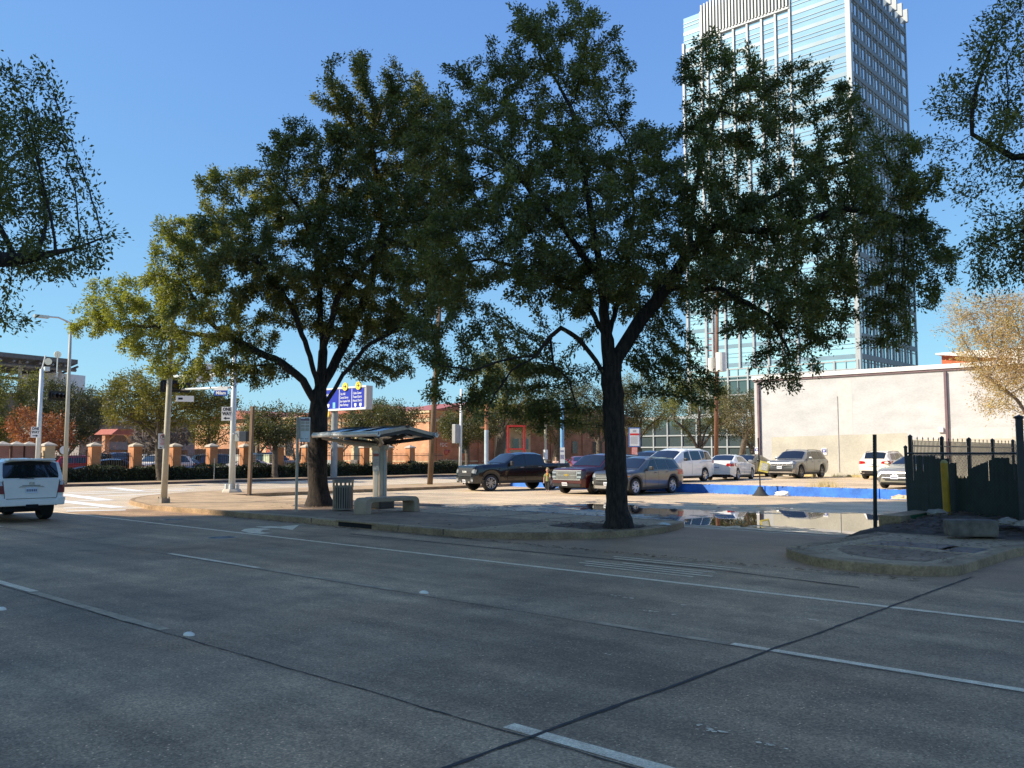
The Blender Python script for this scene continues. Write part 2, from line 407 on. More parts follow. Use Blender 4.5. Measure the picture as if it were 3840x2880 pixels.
# far side of the cross street
far = [(-52.5, 19.0), (-52.5, 240), (-57.9, 240), (-57.9, 14.3), (-130, 14.3), (-130, 13.9), (-56.5, 13.9)] + arc(-57.0, 18.5, 4.5, -80, 0, 6)
raised('far_sidewalk', far, kmat=M_kerbdk, kerbname='far_kerb')

# ------------------------------------------------------------ markings and seams (thin sheets)
def strip(m, x0, x1, y, wd=.12, z=.004): m.sheet(x0, x1, y-wd/2, y+wd/2, z)
g = MB(); strip(g, -34, 40, 11.35, .125); struct('edge_line', g, M_white)
g = MB()
for x0, x1 in ((-16.2, -13.1), (-4.42, 1.5), (-28.4, -25.3)): strip(g, x0, x1, 8.12, .11)
for x0, x1 in ((-18, -13.15), (-4.28, -.9), (-30.5, -27.4)): strip(g, x0, x1, 4.66, .125)
struct('lane_line', g, M_white)
g = MB()
for x0, x1 in ((-13.05, -9.6), (-6.2, -4.46)): strip(g, x0, x1, 8.10, .12)
strip(g, -13.1, -9.3, 4.62, .15)
struct('faded_lane_line', g, M_faded)
def crack(m, pts, wd, z, jit, r=rng, step=.12):
    P = [Vector(p) for p in pts]; L_ = []; 
    for a, b in zip(P[:-1], P[1:]):
        n = max(1, int((b-a).length/step))
        for i in range(n): L_.append(a.lerp(b, i/n))
    L_.append(P[-1]); d = (P[-1]-P[0]).normalized(); nrm = Vector((-d.y, d.x)); vs = []; o = 0.
    for p in L_:
        o = o*.8 + r.uniform(-jit, jit); h = wd/2*r.uniform(.55, 1.3)
        vs += [(*(p+nrm*(o+h)), z), (*(p+nrm*(o-h)), z)]
    m.add(vs, [(2*i, 2*i+1, 2*i+3, 2*i+2) for i in range(len(L_)-1)])
g = MB()
crack(g, [(-3.99, 1.2), (-4.02, 14.9)], .038, .0065, .006)
crack(g, [(-40, 4.55), (20, 4.55)], .016, .0065, .008)
crack(g, [(-40, 8.02), (20, 8.02)], .014, .0065, .008)
crack(g, [(-17, 12.95), (-7.5, 13.0), (-4.9, 12.7)], .05, .0065, .012)
crack(g, [(-13.0, 20.45), (-10, 20.3), (-7.2, 20.1)], .05, .006, .015)
crack(g, [(-13.2, 14.2), (-13.0, 20.0)], .02, .006, .012)
struct('pavement_seam', g, M_seam)
g = MB()
for y, x0, x1 in ((12.05, -9.3, -7.2), (12.28, -9.6, -7.0), (12.5, -9.65, -7.3), (13.18, -9.5, -7.2), (13.42, -9.7, -7.1), (12.72, -9.0, -7.2)):
    strip(g, x0, x1, y, .075, .005)
struct('hatch_marking', g, M_white)
# curved turn arrow in the kerb lane, its stem worn through
g = MB()
g.poly([(x, y, .0045) for x, y in [(-18.53, 11.84), (-18.81, 11.8), (-19.06, 11.84), (-19.35, 12.07), (-19.53, 12.42), (-19.73, 12.42), (-20.1, 12.26), (-20.01, 11.98), (-19.63, 11.65), (-19.03, 11.49), (-18.55, 11.51)]])
g.poly([(x, y, .0045) for x, y in [(-20.47, 12.53), (-19.95, 12.52), (-19.53, 12.72), (-18.87, 12.62), (-20.13, 13.67), (-20.0, 12.98), (-20.32, 12.9)]])
struct('turn_arrow', g, M_white)
g = MB()
for a, b in (((-44.8, 17.2), (-45.3, 24)), ((-43.0, 16.6), (-43.2, 22.5)), ((-40.2, 16.0), (-40.3, 20.5)), ((-36.6, 14.2), (-36.4, 15.6)), ((-30.5, 11.7), (-29.7, 13.3)), ((-32.3, 12.3), (-31.8, 13.3))):
    d = (Vector(b)-Vector(a)).normalized(); n2 = Vector((-d.y, d.x))*.2
    g.poly([(*(Vector(a)-n2), .0045), (*(Vector(b)-n2), .0045), (*(Vector(b)+n2), .0045), (*(Vector(a)+n2), .0045)])
for a, b, wd in (((-49.5, 21.2), (-44.0, 20.4), .3), ((-43.5, 16.35), (-36.3, 15.5), .3), ((-38.5, 14.05), (-31.1, 13.72), .3)):
    d = (Vector(b)-Vector(a)).normalized(); n2 = Vector((-d.y, d.x))*wd
    g.poly([(*(Vector(a)-n2), .0065), (*(Vector(b)-n2), .0065), (*(Vector(b)+n2), .0065), (*(Vector(a)+n2), .0065)])
struct('crosswalk', g, mat('sunlit_crosswalk_paint', (.8, .79, .75), .7, var=.12, scale=4))  # sunlit copy of the white road paint, with its own paler colour
g = MB()
for y in (28.2, 31.5): strip(g, -52, -39.5, y, .1, .005)
for x in (-36.5,): pass
strip(g, -38.3, -36.0, 33.2, .16, .152)
struct('faded_yellow_line', g, mat('faded_yellow', (.55, .40, .12), .8, var=.3, scale=4))
# paint scraps and patches on the carriageway
g = MB(); r3 = random.Random(3)
for cx, cy, s in ((-6.9, 9.75, .16), (-6.0, 9.75, .05), (-6.05, 9.1, .13), (-5.7, 9.1, .06), (-3.15, 5.55, .2), (-2.75, 5.5, .1), (-4.4, 9.9, .1), (-5.05, 6.9, .06)):
    for k2 in range(max(2, int(s*70))):      # each scrap is a scatter of flakes left on the paving
        x, y, q_ = r3.gauss(cx, s*.55), r3.gauss(cy, s*.2), r3.uniform(.008, .035); n = 7
        g.poly([(x+q_*r3.uniform(.5, 1.4)*math.cos(2*PI*k/n), y+.6*q_*r3.uniform(.5, 1.4)*math.sin(2*PI*k/n), .0050+k2*.00012) for k in range(n)])
struct('paint_scrap', g, M_white)

# raised road buttons
for i, (x, y, l) in enumerate(((-8.84, 4.67, 'white ceramic road button on the nearest lane seam'), (-9.1, 8.2, 'white ceramic road button on the middle lane seam'), (-11.95, 3.87, 'white ceramic road button at the left edge of the road'))):
    q = MB(); q.lathe([(.0, .024), (.045, .021), (.075, .012), (.085, 0)], 18)
    o = q.build('road_button', mat('ceramic', (.92, .76, .55), .35, var=.1), None, (x, y, .001), smooth=True); o.scale = (.95, .62, 1.35)
    tag(o, l, 'road button', 'road buttons')
# manholes
for x, y, l in ((-24.4, 12.35, 'round manhole cover by the kerb at the edge of the shade'), (-18.4, 10.45, 'round manhole cover beside the solid white line')):
    t = thing('manhole_cover', l, 'manhole cover', (x, y, 0), 0, 'manhole covers')
    q = MB(); q.lathe([(0, .004), (.30, .004), (.30, -.02)], 28); 
    for k in range(10): q.box((.2*math.cos(k*PI/5), .2*math.sin(k*PI/5), .005), (.1, .05, .006), k*PI/5)
    q.build('lid', mat('cast_iron', (.16, .15, .14), .6, metal=.4, var=.3), t)
    q = MB(); q.lathe([(.305, .0045), (.42, .0045), (.42, -.02)], 28); q.build('collar', M_faded, t)
# kerb inlet
t = thing('storm_drain', 'dark slot of a storm drain in the kerb face below the bench', 'storm drain', (-18.3, 14.1, 0))
q = MB(); q.bb(-.68, .68, -.012, .02, .012, .118); q.build('slot_shade', M_dark, t)  # black panel proud of the kerb, standing in for shade inside the slot
q = MB(); q.bb(-.8, .8, -.035, .14, .119, .166); q.build('lintel', M_kerb, t, bevel=.015)
q = MB(); 
for x in (-20.2, -16.6, -15.0): q.bb(x-.012, x+.012, 14.093, 14.3, .03, .153)
struct('kerb_joint', q, M_seam)

# ------------------------------------------------------------ retaining wall, puddle, dirt
M_blue = mat('blue_wall_paint', (.035, .17, .62), .6, var=.28, scale=1.6, bump=.2, fine=.12)
t = thing('retaining_wall', 'low bright blue painted concrete retaining wall along the lot', 'retaining wall', (-21.2, 37.85, 0))
q = MB(); 
for a, b in ((-13.3, -4.0), (-3.97, 2.46), (2.5, 7.6), (7.63, 13.2)): q.bb(a, b, -.15, .15, -.05, .42)
q.build('wall', M_blue, t, bevel=.03)
q = MB(); r4 = random.Random(4)
for i in range(220):
    x = r4.uniform(-13, 13); q.box((x, -.13+r4.uniform(-.03, .03), .425), (r4.uniform(.05, .3), r4.uniform(.02, .08), .012), r4.uniform(-.3, .3))
q.build('chipped_edge', mat('chipped_concrete', (.5, .47, .42), .9, var=.2), t)

nx, ny, cs = 240, 160, .06
X0, Y0 = -22.0, 20.4
from mathutils import noise as mnoise
def pud(x, y):
    # water stands deepest along the foot of the driveway, and runs out in shallow fingers to the left
    v = .0
    v = max(v, 1.15 - math.hypot((x+10.6)/4.7, (y-24.2)/3.9))
    v = max(v, .9 - math.hypot((x+16.2)/4.8, (y-24.6)/1.9))
    v = max(v, .72 - math.hypot((x+19.0)/3.0, (y-26.2)/1.3))
    n = mnoise.fractal(Vector((x*.55, y*.9, 3.1)), .7, 2.1, 6)
    n2 = mnoise.noise(Vector((x*2.6, y*4.2, 8.)))
    return v + .38*n + .14*n2 - .24
q = MB(); idx = {}
def pv(i, j):
    if (i, j) not in idx:
        idx[(i, j)] = len(q.v); q.v.append((X0+i*cs, Y0+j*cs, .012))
    return idx[(i, j)]
for i in range(nx):
    for j in range(ny):
        if pud(X0+(i+.5)*cs, Y0+(j+.5)*cs) > 0: q.f.append((pv(i, j), pv(i+1, j), pv(i+1, j+1), pv(i, j+1)))
pm = bpy.data.materials.new('standing_water'); pm.use_nodes = True
b = pm.node_tree.nodes['Principled BSDF']
b.inputs['Base Color'].default_value = (.045, .038, .03, 1); b.inputs['Roughness'].default_value = .015
b.inputs['Specular IOR Level'].default_value = 1.0; b.inputs['IOR'].default_value = 1.6
nz = pm.node_tree.nodes.new('ShaderNodeTexNoise'); nz.inputs['Scale'].default_value = 1.4
bp = pm.node_tree.nodes.new('ShaderNodeBump'); bp.inputs['Strength'].default_value = .012; bp.inputs['Distance'].default_value = .02
pm.node_tree.links.new(nz.outputs['Fac'], bp.inputs['Height']); pm.node_tree.links.new(bp.outputs['Normal'], b.inputs['Normal'])
struct('puddle', q, pm)
# muddy rim around the water
q = MB(); idx = {}
for i in range(0, nx):
    for j in range(0, ny):
        if -.2 < pud(X0+(i+.5)*cs, Y0+(j+.5)*cs) - .12*mnoise.noise(Vector((i*.4, j*.5, 1))) <= 0.3:
            if (i, j) not in idx: pass
            q.f.append((pv(i, j), pv(i+1, j), pv(i+1, j+1), pv(i, j+1)))
q.v = [(x, y, .006) for x, y, z in q.v]
struct('wet_mud', q, mat('wet_mud', (.06, .048, .036), .3, var=.5, scale=6, bump=.8, bscale=14, fine=.4))
def blob(cx, cy, rx, ry, z, seed, n=40, amp=.25):
    r = random.Random(seed); ph = [r.uniform(0, 6.3) for _ in range(5)]
    return [(cx+rx*k*math.cos(a), cy+ry*k*math.sin(a), z) for a in [2*PI*i/n for i in range(n)] for k in [1+amp*sum(math.sin(a*(m+2)+ph[m])/(m+1.5) for m in range(5))]]
q = MB(); q.poly(blob(-13.0, 17.3, .95, .95, .151, 1)); q.poly(blob(-24.2, 17.7, 1.6, .9, .151, 2)); struct('tree_pit', q, M_dirt)
q = MB(); q.poly(blob(-18, 20.9, 5.5, .75, .0045, 5)); q.poly(blob(-27, 21.6, 4.5, .9, .0045, 6)); struct('mud', q, M_dirt)
# mound of soil against the slatted fence
q = MB(); n = 34; vs = []; fs = []
for i in range(n+1):
    for j in range(n+1):
        x = -8.0+11*i/n; y = 19.9+5.2*j/n
        e = min(1, max(0, (y-19.9-.2)/2.6))*min(1, max(0, (x+7.9)/1.3))
        h = .17 + .28*e*(1+.5*mnoise.noise(Vector((x*1.2, y*1.2, 5)))) + .05*mnoise.noise(Vector((x*5, y*5, 2)))*min(1, e*3)
        if j == 0 or i == 0: h = .0
        vs.append((x, y, h))
for i in range(n):
    for j in range(n): fs.append((i*(n+1)+j, (i+1)*(n+1)+j, (i+1)*(n+1)+j+1, i*(n+1)+j+1))
q.add(vs, fs); struct('dirt_mound', q, M_dirt, smooth=True)

# fallen leaves and litter
def scatter(name, spots, n, size, mats, z=None, seed=1, lab=None, cat=None):
    r = random.Random(seed); V = []; Fq = []
    for k in range(n):
        x, y, zz = spots(r)
        a = r.uniform(0, 6.3); s = size*r.uniform(.5, 1.4); w_ = s*r.uniform(.35, .6); ti = r.uniform(-.5, .5); tj = r.uniform(-.5, .5)
        dx, dy = math.cos(a), math.sin(a); o = len(V)
        for u, v in ((-s, 0), (0, -w_), (s, 0), (0, w_)):
            V.append((x+dx*u-dy*v, y+dy*u+dx*v, zz+.012+abs(u*ti)*.6+abs(v*tj)))
        Fq.append((o, o+1, o+2, o+3))
    o = mesh_np(name, np.array(V), np.array(Fq), mats)
    return tag(o, lab, cat, kind='stuff')
M_dry = leafmat('dry_leaf', (.09, .05, .025), (.30, .17, .08), (.18, .10, .05), tr=.1)
def sp_all(r):
    k = r.random()
    if k < .22:
        a = r.uniform(0, 6.3); d = abs(r.gauss(0, .8)); return min(-11.85, -12.7+d*1.2*math.cos(a)), 17.3+d*math.sin(a), .15
    if k < .36:
        a = r.uniform(0, 6.3); d = abs(r.gauss(0, .9)); return -24.2+d*1.3*math.cos(a), 17.9+d*math.sin(a), .15
    if k < .62: return r.uniform(-29, -13), 20.9+abs(r.gauss(0, .9)), .006
    if k < .7: return r.uniform(-24, -12.6), r.uniform(14.3, 19.9), .15
    if k < .78: return r.uniform(-7.2, -4.4), r.uniform(15.0, 19.8), .16
    if k < .9: return r.uniform(-30, -9), 37.6-abs(r.gauss(0, .25)), .003
    return r.uniform(-24, -4.5), 14.0-abs(r.gauss(0, .12)), .003
scatter('fallen_leaves', sp_all, 5200, .045, M_dry, seed=2, lab='brown fallen oak leaves scattered under the trees and along the kerbs', cat='leaves')
def sp_m(r):
    while True:
        x = r.uniform(-7.6, -1); y = r.uniform(20.2, 24.2)
        e = min(1, max(0, (y-20.1)/2.6))*min(1, max(0, (x+7.9)/1.3))
        return x, y, .19+.28*e
scatter('leaf_litter', sp_m, 4200, .05, M_dry, seed=3, lab='thick brown leaf litter on the soil in front of the slatted fence', cat='leaves')
M_trash = mat('crumpled_paper', (.7, .68, .62), .8, var=.25, scale=6)
def sp_t(r): return r.uniform(-22, -8.3), 37.62-abs(r.gauss(0, .12)), .003
scatter('litter', sp_t, 260, .035, M_trash, seed=5, lab='bits of white litter along the foot of the blue wall', cat='litter')
def lump(name, l, cat, c, s, m, seed, group=None):
    bm = bmesh.new(); bmesh.ops.create_icosphere(bm, subdivisions=3, radius=1)
    for v in bm.verts:
        k = 1+.35*mnoise.fractal(v.co*1.7+Vector((seed*3.1, 0, 0)), .8, 2., 4)
        v.co = Vector((v.co.x*s[0]*k, v.co.y*s[1]*k, max(-.3*s[2], v.co.z*s[2]*k)))
    me = bpy.data.meshes.new(name); bm.to_mesh(me); bm.free(); me.materials.append(m)
    o = bpy.data.objects.new(name, me); col.objects.link(o); o.location = c
    return tag(o, l, cat, group)
lump('litter_bag', 'crumpled white litter bag beside the cone sign base', 'litter', (-17.7, 37.25, .08), (.36, .2, .14), M_trash, 1)
lump('litter_bag', 'pale crumpled bag against the blue wall near the black post', 'litter', (-12.6, 37.35, .08), (.42, .2, .13), mat('tan_paper', (.55, .45, .3), .8, var=.3), 2)
M_rock = mat('pale_rubble', (.34, .28, .22), .9, var=.3, scale=5, bump=.6)
for i, (x, y, s, l) in enumerate(((-4.95, 21.1, .22, 'largest pale rubble stone behind the concrete block'), (-4.6, 20.9, .17, 'middle pale rubble stone right of the largest'), (-4.25, 20.75, .13, 'small pale rubble stone nearest the tall fence post'), (-7.0, 23.2, .24, 'flat pale stone at the left foot of the slatted fence'))):
    lump('stone', l, 'stone', (x, y, .42), (s, s*.7, s*.5), M_rock, i+5, 'rubble stones on the soil')
lump('paper_scrap', 'white paper scrap on the kerb by the large oak', 'litter', (-11.9, 18.6, .17), (.16, .08, .04), M_trash, 12)
# ------------------------------------------------------------ trees
def grow(att, seeds, D=.32, di=3.2, dk=.55, iters=110, rs=None, droop=0.):
    """space colonisation: limbs reach for scattered crown points; returns node positions, parents"""
    pos = []; par = []
    for s in seeds:                      # each seed: list of points; starts at the nearest existing node
        P = [np.array(p, float) for p in s]
        if pos:
            d = [np.linalg.norm(q-P[0]) for q in pos]; prev = int(np.argmin(d))
        else:
            pos.append(P[0]); par.append(-1); prev = 0
        cur = P[0]
        for a, b in zip(P[:-1], P[1:]):
            n = max(1, int(np.linalg.norm(b-a)/D))
            for i in range(1, n+1):
                q = a+(b-a)*i/n + (rs.normal(0, .014, 3) if i < n else 0)
                pos.append(q); par.append(prev); prev = len(pos)-1
    pos = np.array(pos); par = list(par)
    A = att.copy(); best = np.full(len(A), 1e9); bi = np.zeros(len(A), int)
    def upd(st):
        for c in range(st, len(pos), 256):
            d = ((A[:, None, :]-pos[None, c:c+256, :])**2).sum(2); j = d.argmin(1); m = d[np.arange(len(A)), j]
            k = m < best; best[k] = m[k]; bi[k] = j[k]+c
    upd(0)
    for it in range(iters):
        keep = best > dk*dk
        A = A[keep]; best = best[keep]; bi = bi[keep]
        if len(A) == 0: break
        rad = di if it < 40 else di*2
        act = best < rad*rad
        if not act.any(): act = best <= best.min()*1.2
        u, inv = np.unique(bi[act], return_inverse=True)
        dirs = np.zeros((len(u), 3)); v = A[act]-pos[bi[act]]; v /= np.linalg.norm(v, axis=1)[:, None]
        np.add.at(dirs, inv, v)
        dirs += rs.normal(0, .25, dirs.shape); dirs[:, 2] -= droop
        dirs /= np.linalg.norm(dirs, axis=1)[:, None]+1e-9
        st = len(pos); pos = np.vstack([pos, pos[u]+dirs*D]); par += list(u); upd(st)
        if len(pos) > 30000: break
    return pos, np.array(par)

def limbs(pos, par, R0, rt):
    n = len(pos); kids = [[] for _ in range(n)]
    for i, p in enumerate(par):
        if p >= 0: kids[p].append(i)
    ntip = max(2, sum(1 for k in kids if not k)); e = math.log(ntip)/math.log(R0/rt)
    acc = np.zeros(n)
    for i in range(n-1, -1, -1):
        if not kids[i]: acc[i] = rt**e
        if par[i] >= 0: acc[par[i]] += acc[i]
    return acc**(1/e), kids

def tube_np(chains, rad, pos, minr=0.):
    V = []; Q = []; o = 0
    for ch in chains:
        r = rad[ch]; k = 9 if r[0] > .07 else 6 if r[0] > .025 else 4 if r[0] > .012 else 3
        P = pos[ch]; T = np.gradient(P, axis=0) if len(ch) > 2 else np.repeat((P[-1:]-P[:1]), len(ch), 0)
        T /= np.linalg.norm(T, axis=1)[:, None]+1e-9
        ref = np.array([0, 0, 1.]) if abs(T[0, 2]) < .8 else np.array([1., 0, 0])
        X = np.cross(np.repeat(ref[None], len(ch), 0), T); X /= np.linalg.norm(X, axis=1)[:, None]+1e-9
        Y = np.cross(T, X); a = np.arange(k)*2*PI/k
        ring = P[:, None]+(X[:, None]*np.cos(a)[None, :, None]+Y[:, None]*np.sin(a)[None, :, None])*r[:, None, None]
        V.append(ring.reshape(-1, 3))
        i = np.arange(len(ch)-1)[:, None]*k; j = np.arange(k)[None]; j2 = (j+1) % k
        Q.append(np.stack([i+j, i+j2, i+k+j2, i+k+j], 2).reshape(-1, 4)+o); o += len(ch)*k
    return np.vstack(V), np.vstack(Q)

def leaf_quads(P, Dv, size, rs, aspect=.5):
    n = len(P); d = Dv+rs.normal(0, .55, (n, 3)); d[:, 2] -= .1; d /= np.linalg.norm(d, axis=1)[:, None]
    up = rs.normal(0, .6, (n, 3)); up[:, 2] += .8
    s = np.cross(d, up); s /= np.linalg.norm(s, axis=1)[:, None]+1e-9
    nn = np.cross(s, d); L_ = size*rs.uniform(.5, 1.45, n)[:, None]; W = L_*aspect*rs.uniform(.7, 1.15, n)[:, None]
    V = np.stack([P, P+d*L_*.55+s*W*.5+nn*L_*.08, P+d*L_-nn*L_*.06, P+d*L_*.5-s*W*.5+nn*L_*.08], 1).reshape(-1, 3)
    return V, np.arange(n*4).reshape(n, 4)

def tree(name, label, cat, base, seeds, att, R0, nleaf, lsize, mleaf, mbark, seed=1, D=.32, dk=.55, di=3.2, rt=.006, leafr=.35,
         group=None, flare=1.5, aspect=.5, droop=0., lmax=None, iters=110, extra=None):
    rs = np.random.RandomState(seed); base = np.array(base, float)
    pos, par = grow(att-base, [[np.array(p)-base for p in s] for s in seeds], D, di, dk, iters, rs, droop)
    rad, kids = limbs(pos, par, R0, rt)
    # thick limbs bend a little; flare at the foot
    z = pos[:, 2]; rad = np.where((rad > R0*.6) & (z < .7), rad*(1+(flare-1)*np.clip(1-z/.7, 0, 1)**2), rad)
    chains = []; st = [0]; seen = set()
    while st:
        i = st.pop(); ch = [i] if par[i] < 0 else [par[i], i]
        while kids[i]:
            k = sorted(kids[i], key=lambda q: -rad[q]); st += k[1:]; i = k[0]; ch.append(i)
        if len(ch) > 1: chains.append(np.array(ch))
    rr = rad.copy()
    V = []; Q = []; 
    for ch in chains:                     # a side limb starts with its own girth, not its parent's
        pass
    rad2 = []
    VV = []; QQ = []; o = 0
    for ch in chains:
        r = rad.copy() if False else None
        rloc = rad[ch].copy()
        if par[ch[0]] >= 0 or ch[0] == 0 and len(VV): rloc[0] = min(rloc[0], rloc[1]*1.25)
        tmp = dict(); pr = np.zeros(len(pos)); pr[ch] = rloc
        v, q = tube_np([ch], pr, pos); VV.append(v); QQ.append(q+o); o += len(v)
    root = thing(name, label, cat, tuple(base), 0, group)
    mesh_np('trunk', np.vstack(VV), np.vstack(QQ), mbark, root, smooth=True)
    # leaves on the thin twigs
    tw = np.where(rad < (lmax or rt*4.2))[0]; tw = tw[par[tw] >= 0]
    if len(tw) and nleaf:
        wgt = 1./(rad[tw]/rt)**.8
        # whole twigs are bare, others dense, so that the crown breaks into clumps
        cl = np.array([mnoise.noise(Vector(pos[i]*.9)+Vector((seed*7.3, 0, 0))) for i in tw]); wgt = wgt*np.clip(.9+.95*cl, .2, 2)
        pick = rs.choice(tw, nleaf, p=wgt/wgt.sum())
        d = pos[pick]-pos[par[pick]]; d /= np.linalg.norm(d, axis=1)[:, None]+1e-9
        off = np.clip(rs.normal(0, leafr*.5, (nleaf, 3)), -leafr*1.2, leafr*1.2)
        P = pos[pick]-(pos[pick]-pos[par[pick]])*rs.uniform(0, 1, nleaf)[:, None]+off
        V, Q = leaf_quads(P, d*.7+off/leafr*.6, lsize, rs, aspect)
        mesh_np('crown', V, Q, mleaf, root)
    return root

def ell_points(n, ells, rs):
    """points filling a union of ellipsoids (centre, radii), denser toward the outside"""
    out = []; vol = np.array([e[1][0]*e[1][1]*e[1][2] for e in ells])**.75
    cnt = (n*vol/vol.sum()).astype(int)+6
    for (c, r), k in zip(ells, cnt):
        v = rs.normal(0, 1, (k, 3)); v /= np.linalg.norm(v, axis=1)[:, None]
        v *= (rs.uniform(.08, 1, k)**.45)[:, None]
        out.append(np.array(c)+v*np.array(r))
    return np.vstack(out)

M_oak = leafmat('oak_leaf', (.07, .08, .022), (.30, .26, .075), (.15, .15, .04), tr=.38, clump=.45)
M_oak2 = leafmat('oak_leaf_olive', (.06, .07, .018), (.28, .25, .06), (.14, .14, .034), tr=.38, clump=.35, lit_flank=((-.94, -.33, 0), 2.5, 9.5, (.35, .35, .07)))  # sunlit left flank of the crown is put into the leaf colour
M_olive = leafmat('olive_gold_leaf', (.07, .075, .012), (.26, .20, .035), (.17, .15, .025), tr=.35, clump=.5)
M_green = leafmat('street_tree_leaf', (.04, .05, .016), (.17, .155, .055), (.09, .09, .03), tr=.35, clump=.6)
M_pale = leafmat('pale_leaf', (.07, .065, .03), (.26, .21, .11), (.15, .125, .06), tr=.3, clump=.8)
M_deep = leafmat('deep_green_leaf', (.022, .03, .014), (.10, .095, .035), (.05, .055, .02), tr=.3, clump=.4)
M_red = leafmat('rust_leaf', (.20, .06, .025), (.42, .17, .08), (.30, .10, .045), tr=.3, clump=.8)
M_gold = leafmat('autumn_leaf', (.34, .20, .11), (.62, .46, .14), (.48, .33, .16), tr=.35, clump=.5)
M_hedge = leafmat('hedge_leaf', (.015, .025, .008), (.09, .10, .035), (.035, .045, .015), tr=.2, clump=1.5)
M_greybark = mat('grey_twigs', (.20, .165, .14), .95, var=.3, scale=6)

def blobs(L_, d0):
    out = []
    for x, y, rx, ry, dd, rd in L_:
        d = d0+dd; k = d/F_PX*3840/2212
        out.append((at_depth(x, y, d), (rx*k*.95, rx*k*.95 if rd is None else rd, ry*k*1.08)))
    return out
def path(L_, d0): return [at_depth(x, y, d0+dd) for x, y, dd in L_]

# the large oak in the kerb strip
rs = np.random.RandomState(11); d0 = 20.8
ells = blobs([(1030, 215, 75, 95, .3, 1.4), (955, 345, 75, 85, .5, 1.4), (1210, 150, 165, 135, .6, 2.2), (1120, 330, 180, 140, -.6, 2.4), (1350, 330, 110, 90, 2.2, 1.8), (1570, 210, 105, 130, 1.0, 2.0), (1745, 255, 150, 110, .2, 2.0), (1890, 400, 150, 140, -.6, 2.2), (1985, 560, 90, 110, -.4, 1.7),
    (1770, 500, 190, 140, -1.2, 2.6), (1520, 470, 210, 170, 0, 3.4), (1260, 500, 190, 160, -1.5, 2.8), (1060, 540, 150, 130, .2, 2.4), (1340, 620, 160, 80, 2.0, 2.6), (1640, 640, 170, 95, -2.2, 2.2), (1830, 660, 120, 90, .6, 2.0),
    (1700, 775, 90, 75, -.8, 1.2), (1000, 720, 110, 80, -.6, 1.8), (1110, 830, 130, 60, .4, 1.7), (1440, 770, 80, 75, 1.0, 1.4), (950, 600, 90, 80, 1.2, 1.6), (1930, 700, 60, 60, .2, 1.0), (1180, 900, 80, 40, .8, 1.0), (990, 850, 70, 50, .2, 1.1), (1520, 850, 50, 45, .6, .8)], d0)
att = ell_points(5600, ells, rs)
base = at_depth(1335, 1141, d0); base[2] = .14
seeds = [[base]+path([(1331, 1020, 0), (1326, 900, 0), (1320, 800, 0), (1312, 735, 0), (1300, 610, -.4), (1282, 500, -.6), (1262, 380, -.5), (1232, 230, 0)], d0),
    path([(1322, 835, 0), (1288, 780, -.3), (1250, 732, -.7), (1212, 708, -1.0), (1188, 728, -1.1), (1160, 768, -1.2), (1105, 800, -1.3), (1070, 850, -1.2), (1050, 900, -1.2)], d0),
    path([(1160, 768, -1.2), (1100, 775, -1.3), (1020, 800, -1.5), (950, 790, -1.6)], d0),
    path([(1188, 728, -1.1), (1196, 790, -.9), (1230, 820, -.6), (1245, 880, -.4)], d0),
    path([(1320, 800, 0), (1378, 700, .2), (1440, 620, .3), (1490, 545, .2), (1545, 490, 0), (1640, 440, -.3), (1760, 375, -.5), (1880, 330, -.5)], d0),
    path([(1545, 490, 0), (1680, 500, -.8), (1820, 450, -1.2), (1950, 470, -1.0)], d0),
    path([(1490, 545, .2), (1498, 420, .8), (1520, 320, 1.0), (1570, 200, 1.0)], d0),
    path([(1440, 620, .3), (1560, 625, -1.2), (1660, 680, -1.9), (1705, 760, -1.6)], d0),
    path([(1300, 610, -.4), (1225, 500, -1.2), (1150, 420, -1.3), (1080, 330, -.9)], d0),
    path([(1312, 735, 0), (1260, 640, 1.4), (1180, 600, 1.8), (1060, 560, 1.4)], d0),
    path([(1312, 735, 0), (1350, 600, 1.8), (1370, 450, 2.6), (1360, 330, 2.6)], d0)]
tree('oak_tree', 'large dark oak with thick forked trunk in the kerb strip right of the bus shelter', 'tree', base, seeds, att, .255, 330000, .080, M_oak, M_bark, seed=3, D=.22, dk=.30, di=2.6, rt=.0045, leafr=.13, flare=1.55)

# the oak beside the bus shelter
rs = np.random.RandomState(12); d0 = 29.3
ells = blobs([(812, 215, 120, 90, .5, 2.4), (730, 370, 140, 100, -.8, 3.0), (880, 360, 130, 130, .8, 3.0), (550, 425, 100, 65, -.5, 2.2), (430, 520, 85, 60, .3, 1.9), (400, 610, 90, 55, -.2, 1.8), (620, 560, 200, 110, -1.6, 3.4), (850, 540, 150, 130, -1.2, 3.2),
    (290, 650, 100, 55, .8, 1.8), (195, 695, 55, 40, 1.2, 1.0), (330, 740, 90, 40, .8, 1.4), (490, 690, 130, 70, -.6, 2.4), (760, 680, 140, 65, .8, 2.4), (900, 690, 80, 60, .5, 1.6), (450, 795, 75, 50, .0, 1.2), (550, 800, 70, 45, -.4, 1.2), (350, 800, 40, 25, .2, .6), (930, 470, 80, 90, -.3, 2.0), (840, 790, 60, 50, 1.2, 1.0), (980, 620, 60, 60, .2, 1.4), (915, 290, 85, 95, .2, 2.0)], d0)
att = ell_points(5200, ells, rs)
base = at_depth(690, 1093, d0); base[2] = .14
